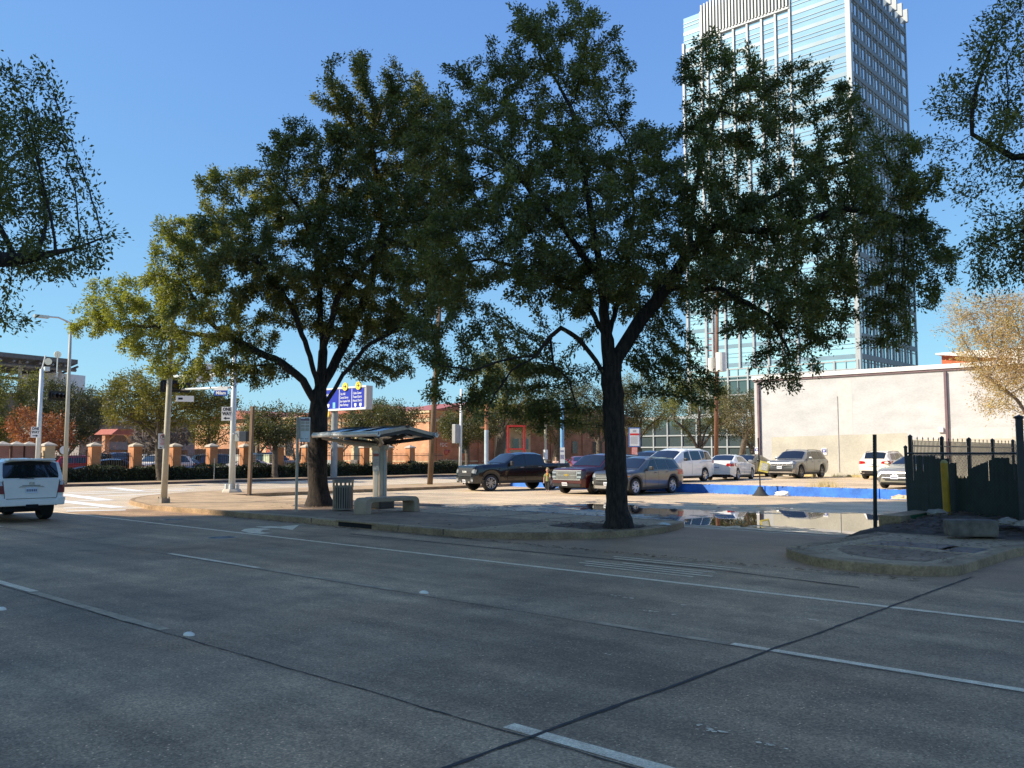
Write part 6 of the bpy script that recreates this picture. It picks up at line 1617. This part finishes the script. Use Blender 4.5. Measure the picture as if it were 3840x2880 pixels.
def f_x3(v):
    E_ = v['P_end']
    for mi in (False, True):
        E_('tail_light', [(.42, .92), (.92, .86), (.90, 1.08), (.48, 1.04)], M_tail, False, .014, mirror=mi)
        E_('headlight', [(.45, .78), (.88, .80), (.86, .90), (.5, .88)], M_lamp, True, .012, mirror=mi)
        E_('exhaust', [(.5, .34), (.62, .34), (.62, .38), (.5, .38)], M_chrome, False, .025, mirror=mi, n=2, mm=1)
        v['P_side']('tail_light_side', [(4.30, .92), (4.58, .90), (4.56, 1.04), (4.38, 1.04)], M_tail, -1 if mi else 1, .012)
    E_('lower_bumper', [(-.82, .32), (.82, .32), (.80, .50), (-.80, .50)], M_trim, False, .012, n=10)
    E_('plate_recess', [(-.3, .78), (.3, .78), (.3, .93), (-.3, .93)], v['pm'], False, .008); plates(E_, False, .86)
    E_('grille', [(-.35, .62), (.35, .62), (.35, .84), (-.35, .84)], M_trim, True, .012)
    q = MB(); q.prism([(-2.1, 1.66), (-1.95, 1.74), (-1.90, 1.66)], -.02, .02, 'Y'); q.build('antenna', v['pm'], v['root'])
def f_4r(v):
    E_ = v['P_end']; S = v['S']
    for mi in (False, True):
        h = E_('tail_light', [(.66, .80), (.955, .80), (.955, 1.14), (.72, 1.12)], mat('tail_lamp_smoked', (.20, .03, .035), .15, var=.3, scale=8), False, .022, mirror=mi)
        E_('clear_lens', [(.72, 1.02), (.955, 1.02), (.955, 1.13), (.74, 1.12)], mat('clear_lens', (.55, .56, .58), .15, var=.1), False, .028, h, 3, 2, mi)
        v['P_side']('tail_light_side', [(4.50, .86), (4.80, .82), (4.80, 1.13), (4.60, 1.10)], bpy.data.materials['tail_lamp_smoked'], -1 if mi else 1, .014)
        E_('headlight', [(.5, .8), (.9, .8), (.9, .98), (.55, .95)], M_lamp, True, .012, mirror=mi)
    tg = E_('tailgate', [(-.66, .66), (.66, .66), (.72, 1.16), (-.72, 1.16)], v['pm'], False, .014)
    for c in ([(-.66, .655), (.66, .655), (.66, .668), (-.66, .668)], [(-.665, .66), (-.65, .66), (-.715, 1.16), (-.73, 1.16)], [(.65, .66), (.665, .66), (.73, 1.16), (.715, 1.16)]): E_('seam', c, M_dark, False, .016, tg, 6, 2)
    E_('garnish', [(-.33, .965), (.33, .965), (.28, 1.0), (-.28, 1.0)], M_chrome, False, .03, tg, 6, 1)
    E_('badge', [(-.07, 1.04), (.07, 1.04), (.06, 1.11), (-.06, 1.11)], M_chrome, False, .026, tg, 3, 2)
    E_('model_script', [(-.22, 1.005), (.24, 1.005), (.24, 1.025), (-.22, 1.025)], M_rimd, False, .024, tg, 6, 1)
    plates(E_, False, .885, .0, .31, .16)
    q = MB(); x = v['xo'](v['L_'], .5)
    q.prism([(-.86, .46), (.86, .46), (.89, .68), (.66, .68), (.64, .62), (-.64, .62), (-.66, .68), (-.89, .68)], x-.10, x+.10, 'X'); b = q.build('bumper', v['pm'], v['root'], bevel=.05)
    q = MB(); q.bb(x-.115, x-.06, -.16, .16, .40, .50); q.build('hitch', M_dark, b)
    q = MB(); q.bb(x+.02, x+.3, -.62, .62, .32, .44); q.tube([(x+.15, -.45, .33), (x+.5, -.45, .33)], .16, 10); q.bb(x+.6, x+1.0, -.5, .5, .26, .42); q.build('axle_and_tank', M_dark, v['root'])
    q = MB(); q.prism([(-.62, 1.70), (.62, 1.70), (.60, 1.755), (-.60, 1.755)], x-.02, x+.30, 'X'); q.build('spoiler', v['pm'], v['root'], bevel=.015)
    E_('wiper', [(-.05, 1.19), (.32, 1.21), (.32, 1.23), (-.05, 1.21)], M_trim, False, .05, None, 4, 1)

T = {}
T['pickup'] = dict(L=5.92, W=2.06, wb=3.67, fo=.98, R=.42, arch=1.14, zb=[(0, .42), (.4, .40), (5.2, .44), (5.92, .55)], plan=PLAN(5.92, .86, .9),
    zs=[(0, 1.19), (.25, 1.22), (1.7, 1.27), (4.2, 1.31), (5.92, 1.36)], zt=[(0, 1.21), (.06, 1.28), (.8, 1.36), (1.80, 1.39), (2.52, 1.90), (3.05, 1.97), (3.85, 1.96), (4.13, 1.90), (4.24, 1.42), (4.28, 1.38), (5.92, 1.39)],
    tw=[(0, .84), (1.6, .88), (2.0, .86), (2.7, .77), (4.15, .77), (4.26, .94), (5.92, .94)], ws=(1.84, 2.50), rw=(4.20, 4.15), win=[(2.02, 2.98, 2.56, 3.0), (3.06, 4.02, 3.06, 3.98)], doors=[(1.95, 3.02), (3.02, 4.12)], mirror=2.12, mh=.24, mirror_mat=M_trim,
    clad=mat('satin_grey_arch', (.03, .031, .033), .5, var=.1), face=f_pickup, spokes=6, tyre=.27, handle=M_chrome, frake=[(.3, .05), (.6, 0), (1.0, .03), (1.2, .08)])
T['tahoe'] = dict(L=5.18, W=2.04, wb=2.95, fo=.93, R=.40, zb=[(0, .36), (.4, .30), (4.7, .32), (5.18, .45)], plan=PLAN(5.18, .86, .88),
    zs=[(0, 1.08), (.3, 1.12), (1.5, 1.16), (5.18, 1.2)], zt=[(0, 1.12), (.1, 1.2), (1.42, 1.29), (2.15, 1.83), (2.6, 1.89), (4.5, 1.87), (4.9, 1.80), (5.12, 1.22), (5.18, 1.2)],
    tw=[(0, .84), (1.4, .88), (2.2, .78), (4.9, .76), (5.18, .85)], ws=(1.46, 2.12), rw=(5.08, 4.93), win=[(1.8, 2.7, 2.3, 2.72), (2.78, 3.65, 2.8, 3.62), (3.73, 4.7, 3.72, 4.6)], doors=[(1.7, 2.74), (2.74, 3.72)], mirror=1.95, mh=.2, face=f_tahoe, rails=(2.5, 4.7), frake=[(.3, .06), (.6, 0), (1.0, .02), (1.2, .06)])
T['explorer'] = dict(L=5.05, W=2.0, wb=3.02, fo=.92, R=.385, zb=[(0, .32), (.4, .24), (4.5, .28), (5.05, .42)], plan=PLAN(5.05),
    zs=[(0, .95), (.3, 1.01), (1.4, 1.09), (5.05, 1.15)], zt=[(0, .98), (.12, 1.06), (1.3, 1.19), (2.12, 1.68), (2.6, 1.77), (3.9, 1.75), (4.5, 1.69), (4.92, 1.2), (5.05, 1.12)],
    tw=[(0, .82), (1.3, .86), (2.2, .75), (4.5, .70), (5.05, .8)], ws=(1.36, 2.10), rw=(4.86, 4.52), win=[(1.78, 2.66, 2.34, 2.68), (2.75, 3.60, 2.76, 3.56), (3.68, 4.5, 3.64, 4.22)], doors=[(1.62, 2.7), (2.7, 3.66)], mirror=1.95, mh=.18, mirror_mat=M_trim,
    clad=mat('dark_grey_arch', (.035, .035, .037), .6, var=.1), face=f_explorer, rails=(2.4, 4.5), rail_mat=M_rimd, spokes=5, frake=[(.2, .12), (.5, 0), (.9, .03), (1.1, .10)], rrake=[(.3, .10), (.6, 0), (1.2, .06)])
T['van'] = dict(L=5.18, W=2.02, wb=3.09, fo=.98, R=.35, zb=[(0, .26), (.4, .20), (4.6, .24), (5.18, .36)], plan=PLAN(5.18, .74, .86),
    zs=[(0, .80), (.4, .93), (1.2, 1.05), (5.18, 1.13)], zt=[(0, .83), (.2, .96), (1.0, 1.14), (2.0, 1.66), (2.5, 1.77), (4.2, 1.78), (4.8, 1.70), (5.06, 1.2), (5.18, 1.02)],
    tw=[(0, .8), (1.0, .86), (2.1, .76), (4.8, .73), (5.18, .85)], ws=(1.06, 1.98), rw=(5.02, 4.82), win=[(1.95, 2.62, 2.2, 2.64), (2.72, 3.72, 2.74, 3.70), (3.80, 4.86, 3.80, 4.66)], doors=[(1.6, 2.68), (2.68, 3.75)], mirror=1.85, mirror_mat=M_trim, face=f_van, spokes=5, frake=[(.2, .1), (.5, 0), (.8, .06), (1., .12)])
T['sedan'] = dict(L=4.83, W=1.83, wb=2.78, fo=.95, R=.33, zb=[(0, .24), (.4, .18), (4.3, .20), (4.83, .34)], plan=PLAN(4.83, .72, .82),
    zs=[(0, .68), (.4, .79), (1.3, .92), (4.0, 1.0), (4.83, .96)], zt=[(0, .71), (.25, .82), (1.35, .99), (2.15, 1.39), (2.65, 1.45), (3.3, 1.42), (4.12, 1.09), (4.7, 1.07), (4.83, .98)],
    tw=[(0, .78), (1.3, .84), (2.2, .70), (3.4, .68), (4.15, .80), (4.83, .8)], ws=(1.42, 2.12), rw=(4.06, 3.36), win=[(1.75, 2.55, 2.28, 2.58), (2.64, 3.55, 2.66, 3.3)], doors=[(1.6, 2.6), (2.6, 3.5)], mirror=1.85, mh=.13, face=f_sedan, spokes=8, tyre=.21, frake=[(.2, .1), (.45, 0), (.7, .08), (.9, .2)], rrake=[(.3, .08), (.6, 0), (1., .05)])
T['coupe_sedan'] = dict(T['sedan'], L=4.90, wb=2.83, W=1.86, bold=1, R=.34,
    zt=[(0, .73), (.25, .84), (1.45, 1.01), (2.3, 1.39), (2.8, 1.45), (3.3, 1.42), (4.3, 1.09), (4.8, 1.05), (4.90, .98)], ws=(1.52, 2.26), rw=(4.24, 3.38), plan=PLAN(4.90, .76, .82))
T['big_suv'] = dict(T['explorer'], L=5.08, W=1.99, wb=2.98, fo=.95, zs=[(0, .98), (.3, 1.02), (1.4, 1.07), (5.08, 1.11)], zt=[(0, 1.0), (.1, 1.07), (1.35, 1.16), (2.05, 1.66), (2.5, 1.76), (4.0, 1.75), (4.6, 1.68), (4.95, 1.15), (5.08, 1.1)], face=f_suv2,
    plan=PLAN(5.08, .84, .86), ws=(1.40, 2.03), win=[(1.75, 2.6, 2.25, 2.62), (2.7, 3.55, 2.71, 3.52), (3.63, 4.5, 3.6, 4.3)], mirror_mat=None, rim=M_rimd)
T['big_suv'].pop('mirror_mat'); T['big_suv'].pop('clad')
T['small_suv'] = dict(T['explorer'], L=4.65, W=1.88, wb=2.81, fo=.88, R=.36, zs=[(0, .86), (.3, .93), (1.3, 1.03), (4.65, 1.10)], zt=[(0, .9), (.1, .98), (1.3, 1.12), (2.05, 1.58), (2.5, 1.67), (3.6, 1.65), (4.15, 1.58), (4.52, 1.12), (4.65, 1.05)],
    plan=PLAN(4.65), zb=[(0, .3), (.4, .22), (4.1, .26), (4.65, .38)], ws=(1.36, 2.02), rw=(4.46, 4.16), win=[(1.7, 2.45, 2.2, 2.47), (2.54, 3.3, 2.55, 3.27), (3.38, 4.1, 3.36, 3.9)], doors=[(1.55, 2.5), (2.5, 3.35)], rails=(2.2, 4.0), face=f_x3, mirror=1.85)
T['small_suv'].pop('mirror_mat'); T['small_suv'].pop('clad')
T['offroader'] = dict(L=4.83, W=1.925, wb=2.79, fo=.93, R=.39, zb=[(0, .40), (.4, .36), (4.2, .40), (4.83, .50)], plan=PLAN(4.83, .82, .885),
    zs=[(0, 1.02), (.3, 1.06), (1.4, 1.12), (4.83, 1.17)], zt=[(0, 1.05), (.1, 1.12), (1.4, 1.2), (2.05, 1.68), (2.4, 1.76), (4.2, 1.77), (4.62, 1.74), (4.80, 1.20), (4.83, 1.18)],
    tw=[(0, .84), (1.4, .88), (2.1, .80), (4.6, .80), (4.83, .90)], ws=(1.46, 2.02), rw=(4.795, 4.64), win=[(1.75, 2.5, 2.15, 2.52), (2.6, 3.4, 2.62, 3.38), (3.55, 4.45, 3.6, 4.35)], doors=[(1.6, 2.55), (2.55, 3.45)], mirror=1.85, mh=.18, face=f_4r, rails=(2.3, 4.4), rail_mat=mat('silver_rail', (.6, .61, .63), .4, metal=.5), tyre=.265, track=.95)

HD = lambda dx, dy: math.atan2(dy, dx)
white = paint('pearl_white_paint', (.86, .78, .68), 0, .3); white2 = paint('plain_white_paint', (.80, .79, .76), 0, .3)
black = paint('black_vehicle_paint', (.008, .008, .009), .2, .22); maroon_p = paint('maroon_paint', (.060, .004, .007), .3, .28)
grey_p = paint('carbon_grey_paint', (.085, .088, .09), .5, .3); mid_grey = paint('mid_grey_paint', (.20, .21, .215), .5, .32)
beige_p = paint('champagne_paint', (.42, .38, .28), .5, .3); red_p = paint('bright_red_paint', (.40, .012, .02), .1, .3)
blue_p = paint('blue_paint', (.025, .06, .17), .35, .3); navy = paint('navy_paint', (.015, .02, .045), .3, .3); silver = paint('silver_paint', (.5, .51, .52), .6, .32)

vehicle('parked_suv' if False else 'suv', 'white off roader driving away at the left edge of the road', 'suv', (-28.75, 9.1, 0), HD(-1, -.02), T['offroader'], white, None)
vehicle('pickup_truck', 'black crew cab pickup with chrome wheels parked by the blue wall', 'pickup truck', (-31.10, 34.29, 0), HD(-.27, -.963), T['pickup'], black)
vehicle('suv', 'maroon suv with big chrome grille beside the black pickup', 'suv', (-25.87, 34.8, 0), HD(-.02, -1), T['tahoe'], maroon_p)
vehicle('suv', 'dark grey suv parked right behind the large oak trunk', 'suv', (-23.80, 35.05, 0), HD(-.02, -1), T['explorer'], grey_p)
vehicle('minivan', 'white minivan with dark windows on the upper lot', 'minivan', (-25.35, 40.72, .4), HD(0, -1), T['van'], white2)
vehicle('sedan', 'white sedan facing away right of the minivan', 'sedan', (-25.05, 46.15, .4), HD(-.2, 1), T['sedan'], white2)
vehicle('sedan', 'black sedan mostly hidden behind the white sedan', 'sedan', (-27.2, 52.4, .4), HD(.05, -1), T['sedan'], black)
vehicle('suv', 'mid grey suv with roof rails backed up to the pale wall', 'suv', (-23.75, 52.3, .4), HD(0, -1), T['big_suv'], mid_grey)
vehicle('suv', 'white suv nosed up to the pale wall showing red tail lights', 'suv', (-18.85, 53.75, .4), HD(0, 1), T['small_suv'], white)
vehicle('sedan', 'champagne sedan facing the viewer half hidden by the dark fence', 'sedan', (-13.05, 40.75, .4), HD(-.05, -1), T['coupe_sedan'], beige_p)
vehicle('sedan', 'dark red sedan whose roof shows behind the black pickup bed', 'sedan', (-36.2, 46.6, .4), HD(.72, -.7), dict(T['sedan'], zt=[(a, b-.12 if b > 1.1 else b) for a, b in T['sedan']['zt']]), paint('dark_red_paint', (.25, .012, .02), .3, .3))
vehicle('suv', 'dark suv roof showing between the large oak trunk and the notice board', 'suv', (-30.6, 46.2, .4), HD(.1, -1), T['small_suv'], navy)
gb_ = 'vehicles parked behind the iron fence'
for l, nm, x, y, hx, hy, k, p in (
    ('black sedan behind the fence between two orange pillars left of the tan lamp pole', 'sedan', -60.6, 25.6, -.2, -1, 'sedan', black), ('red suv behind the black sedan beyond the fence', 'suv', -65.5, 26.3, .1, 1, 'small_suv', red_p),
    ('bright red pickup behind the thin lamp pole beyond the fence', 'pickup_truck', -63.6, 21.6, -1, .1, 'pickup', red_p), ('white pickup far left behind the fence', 'pickup_truck', -67.0, 22.6, 1, .1, 'pickup', white2),
    ('white suv behind the fence left of the tan lamp pole', 'suv', -61.6, 29.9, .25, -1, 'big_suv', white), ('navy suv roof above the white one behind the fence', 'suv', -66.5, 29.2, 1, 0, 'tahoe', navy),
    ('white minivan behind the fence right of the tan lamp pole', 'minivan', -67.0, 33.2, 0, 1, 'van', white2), ('blue sedan behind the fence left of the middle pillar', 'sedan', -62.6, 32.5, 1, -.3, 'sedan', blue_p),
    ('white sedan behind the fence left of the corner signal pole', 'sedan', -60.6, 36.0, -.1, -1, 'sedan', white), ('navy suv behind the white sedan by the signal pole', 'suv', -65.2, 36.8, 0, 1, 'big_suv', navy), ('dark suv by the grey cabinet behind the fence', 'suv', -65.2, 41.5, 1, 0, 'tahoe', maroon_p),
    ('silver pickup behind the tan pillar beyond the fence', 'pickup_truck', -64.0, 18.0, 1, .2, 'pickup', silver)):
    vehicle(nm, l, nm.replace('_', ' '), (x, y, .1), HD(hx, hy), T[k], p, gb_, detail=False)
# ------------------------------------------------------------ people
def skin(name, nodes, edges, m, parent, root=0, sub=2):
    """one continuous body grown around a skeleton: nodes are (x, y, z, rx, ry)"""
    me = bpy.data.meshes.new('sk'); me.from_pydata([n[:3] for n in nodes], edges, [])
    o = bpy.data.objects.new('sk', me); col.objects.link(o)
    md = o.modifiers.new('s', 'SKIN'); md.use_smooth_shade = True
    for i, n in enumerate(nodes): me.skin_vertices[0].data[i].radius = (n[3], n[4] if len(n) > 4 else n[3])
    me.skin_vertices[0].data[root].use_root = True
    sb = o.modifiers.new('d', 'SUBSURF'); sb.levels = sub; sb.render_levels = sub
    dg = bpy.context.evaluated_depsgraph_get(); dg.update()
    m2 = bpy.data.meshes.new_from_object(o.evaluated_get(dg)); bpy.data.objects.remove(o)
    m2.name = name; m2.materials.clear(); m2.materials.append(m)
    r = bpy.data.objects.new(name, m2); col.objects.link(r); r.parent = parent; return r
def ball(name, c, s, m, parent, noise=0, zmin=None, seed=0):
    bm = bmesh.new(); bmesh.ops.create_icosphere(bm, subdivisions=3, radius=1)
    for v in bm.verts:
        k = 1+noise*mnoise.noise(v.co*3+Vector((seed, 0, 0)))
        p = Vector((v.co.x*s[0]*k, v.co.y*s[1]*k, v.co.z*s[2]*k)); v.co = p
    if zmin is not None: bmesh.ops.bisect_plane(bm, geom=bm.verts[:]+bm.edges[:]+bm.faces[:], plane_co=zmin[0], plane_no=zmin[1], clear_inner=True)
    bmesh.ops.translate(bm, vec=Vector(c), verts=bm.verts)
    me = bpy.data.meshes.new(name); bm.to_mesh(me); bm.free(); me.materials.append(m); me.polygons.foreach_set('use_smooth', [True]*len(me.polygons))
    o = bpy.data.objects.new(name, me); col.objects.link(o); o.parent = parent; return o

def person(label, loc, rz, h, m_skin, m_top, m_leg, m_hair, m_shoe, child=False, bend=0., arms='down', scarf=None, hairlen=0.):
    """faces -Y; h total height"""
    t = thing('person', label, 'person', loc, rz, None)
    k = h/1.75; hd = (.112 if not child else .125*1.2)*1.0
    H = lambda z: z*k
    hip, kne, ank, sho, nek, head = (.92, .50, .085, 1.43, 1.50, 1.64) if not child else (.80, .43, .08, 1.27, 1.34, 1.55)
    bx = lambda z: -math.sin(bend)*max(0, z-hip)*k
    bz = lambda z: (hip+(z-hip)*math.cos(bend) if z > hip else z)*k
    hs = 1.0 if not child else 1.42
    # skin: one continuous body from head to hands and feet
    nd = [(0, bx(hip), bz(hip), .13*k, .10*k), (0, bx(1.15), bz(1.15), .125*k, .09*k), (0, bx(sho-.06), bz(sho-.06), .14*k, .095*k), (0, bx(nek), bz(nek), .052*k), (0, bx(nek+.06)-.01*k, bz(nek+.06), .055*k),
          (0, bx(head)-.015*k, bz(head), .083*k*hs, .098*k*hs), (0, bx(head+.08)-.01*k, bz(head+.08*hs), .068*k*hs, .08*k*hs)]
    ed = [(0, 1), (1, 2), (2, 3), (3, 4), (4, 5), (5, 6)]
    step = .13 if child else .05
    for s in (-1, 1):
        b = len(nd); f = s*step
        nd += [(s*.09*k, bx(hip), H(hip-.06), .085*k), (s*.10*k, -.03*k-f*.5*k, H(kne), .058*k), (s*.10*k, .02*k-f*k, H(ank), .04*k), (s*.105*k, -.10*k-f*k, H(.035), .042*k, .03*k), (s*.11*k, -.16*k-f*k, H(.03), .035*k, .02*k)]
        ed += [(0, b), (b, b+1), (b+1, b+2), (b+2, b+3), (b+3, b+4)]
        b = len(nd); sy = bx(sho); sz = bz(sho)-.03*k
        if arms == 'down' or (arms == 'reach_one' and s < 0): el, wr = (s*.27*k, sy+.03*k, sz-.27*k), (s*.25*k, sy-.10*k, sz-.50*k)
        else: el, wr = (s*.24*k, sy-.16*k, sz-.20*k), (s*.16*k, sy-.38*k, sz-.22*k)
        nd += [(s*.185*k, sy, sz, .062*k), (*el, .043*k), (*wr, .030*k)]; ed += [(2, b), (b, b+1), (b+1, b+2)]
        d = (Vector(wr)-Vector(el)).normalized(); pal = Vector(wr)+d*.075*k; b2 = len(nd)
        nd.append((*pal, .034*k, .018*k)); ed.append((b+2, b2)); side = Vector((0, 1, 0)).cross(d); side = (side if side.length > .1 else Vector((1, 0, 0))).normalized()
        for j, fl in enumerate((.062, .075, .070, .055)):
            p1 = pal+side*(j-1.5)*.018*k+d*fl*.6*k; p2 = p1+(d*.7+Vector((0, -.5, -.3))).normalized()*fl*.5*k; c = len(nd)
            nd += [(*p1, .0085*k), (*p2, .0075*k)]; ed += [(b2, c), (c, c+1)]
        th = Vector(wr)+d*.03*k+side*.035*k*s; c = len(nd); nd += [(*th, .011*k), (*(th+d*.035*k+side*.012*k*s), .009*k)]; ed += [(b+2, c), (c, c+1)]
    skin('body', nd, ed, m_skin, t)
    # clothes follow the body
    top = [(0, bx(hip-.10), bz(hip-.09), .165*k, .135*k), (0, bx(hip)-.0, bz(hip), .16*k, .128*k), (0, bx(1.15), bz(1.15), .15*k, .115*k), (0, bx(sho-.06), bz(sho-.06), .162*k, .118*k), (0, bx(nek)-.0, bz(nek)-.01*k, .075*k, .07*k)]
    te = [(0, 1), (1, 2), (2, 3), (3, 4)]
    for s in (-1, 1):
        b = len(top); sy = bx(sho); sz = bz(sho)-.03*k
        el = (s*.25*k, sy+.02*k, sz-.20*k) if arms == 'down' or (arms == 'reach_one' and s < 0) else (s*.23*k, sy-.12*k, sz-.15*k)
        top += [(s*.185*k, sy, sz, .08*k), (*el, .068*k)]; te += [(3, b), (b, b+1)]
    skin('shirt', top, te, m_top, t)
    lg = [(0, bx(hip)+.0, bz(hip)+.05*k, .145*k, .115*k)]; le = []
    for s in (-1, 1):
        b = len(lg); f = s*step
        lg += [(s*.09*k, bx(hip), H(hip-.08), .105*k), (s*.10*k, -.03*k-f*.5*k, H(kne), .08*k), (s*.10*k, .02*k-f*k, H(ank+.05), .062*k)]; le += [(0, b), (b, b+1), (b+1, b+2)]
    skin('trousers', lg, le, m_leg, t)
    for s in (-1, 1):
        f = s*step; skin('shoe', [(s*.10*k, .04*k-f*k, H(.05), .05*k), (s*.105*k, -.07*k-f*k, H(.04), .048*k, .038*k), (s*.11*k, -.17*k-f*k, H(.035), .042*k, .03*k)], [(0, 1), (1, 2)], m_shoe, t)
    hc = Vector((0, bx(head)+.008*k, bz(head)+.035*k))
    ball('hair', hc, (.098*k*hs, .112*k*hs, .105*k*hs), m_hair, t, .12, (Vector((0, -.03*k, 0)), Vector((0, .75, .55)).normalized()), 3)
    if hairlen: ball('hair', hc+Vector((0, .05*k, -.10*k)), (.08*k, .06*k, hairlen*k), m_hair, t, .15, None, 5)
    fc = Vector((0, bx(head)-.098*k*hs, bz(head)))
    for s in (-1, 1):
        ball('eye', fc+Vector((s*.032*k*hs, .006*k, .012*k)), (.012*k, .008*k, .008*k), M_signk, t)
        ball('ear', (s*.088*k*hs, bx(head)+.0, bz(head)), (.014*k, .026*k, .034*k), m_skin, t)
    ball('nose', fc+Vector((0, -.004*k, -.015*k)), (.014*k, .02*k, .02*k), m_skin, t); ball('mouth', fc+Vector((0, .006*k, -.048*k)), (.024*k, .008*k, .006*k), mat('lips', (.35, .12, .1), .5, var=0), t)
    if scarf:
        q = MB(); q.lathe([(.075*k, -.03*k), (.095*k, 0), (.08*k, .04*k)], 16, (0, bx(nek), bz(nek))); q.box((.02*k, bx(nek)-.115*k, bz(nek)-.10*k), (.07*k, .02*k, .2*k), 0, R(8)); q.build('scarf', scarf, t, smooth=True)
    return t
Sk = mat('skin', (.55, .33, .23), .55, var=.06); bl = mat('blond_hair', (.62, .46, .22), .6, var=.2, scale=30); br = mat('brown_hair', (.10, .055, .03), .55, var=.25, scale=30)
shoe = mat('pale_shoe', (.6, .6, .58), .6, var=.1)
person('blond child in green top and orange scarf walking between the black pickup and maroon suv', (-28.24, 33.6, 0), R(25), 1.2, Sk, mat('green_shirt', (.22, .24, .10), .8, var=.2, scale=12), mat('dark_trousers', (.03, .032, .035), .8, var=.15), bl, shoe, child=True, arms='reach_one', scarf=mat('orange_scarf', (.75, .25, .03), .7, var=.15))
person('person in a teal top bending behind the black pickup bed', (-31.95, 39.3, .4), R(60), 1.42, Sk, mat('teal_shirt', (.16, .50, .40), .8, var=.1), mat('jeans', (.04, .06, .12), .8, var=.15), br, shoe, bend=.65, arms='reach', hairlen=.12)
person('person with fair hair in a pale pink top beside the one in teal', (-31.95, 38.75, .4), R(30), 1.26, Sk, mat('pink_shirt', (.62, .40, .33), .8, var=.1), mat('grey_trousers', (.1, .1, .11), .8, var=.1), bl, shoe, arms='down', hairlen=.1)
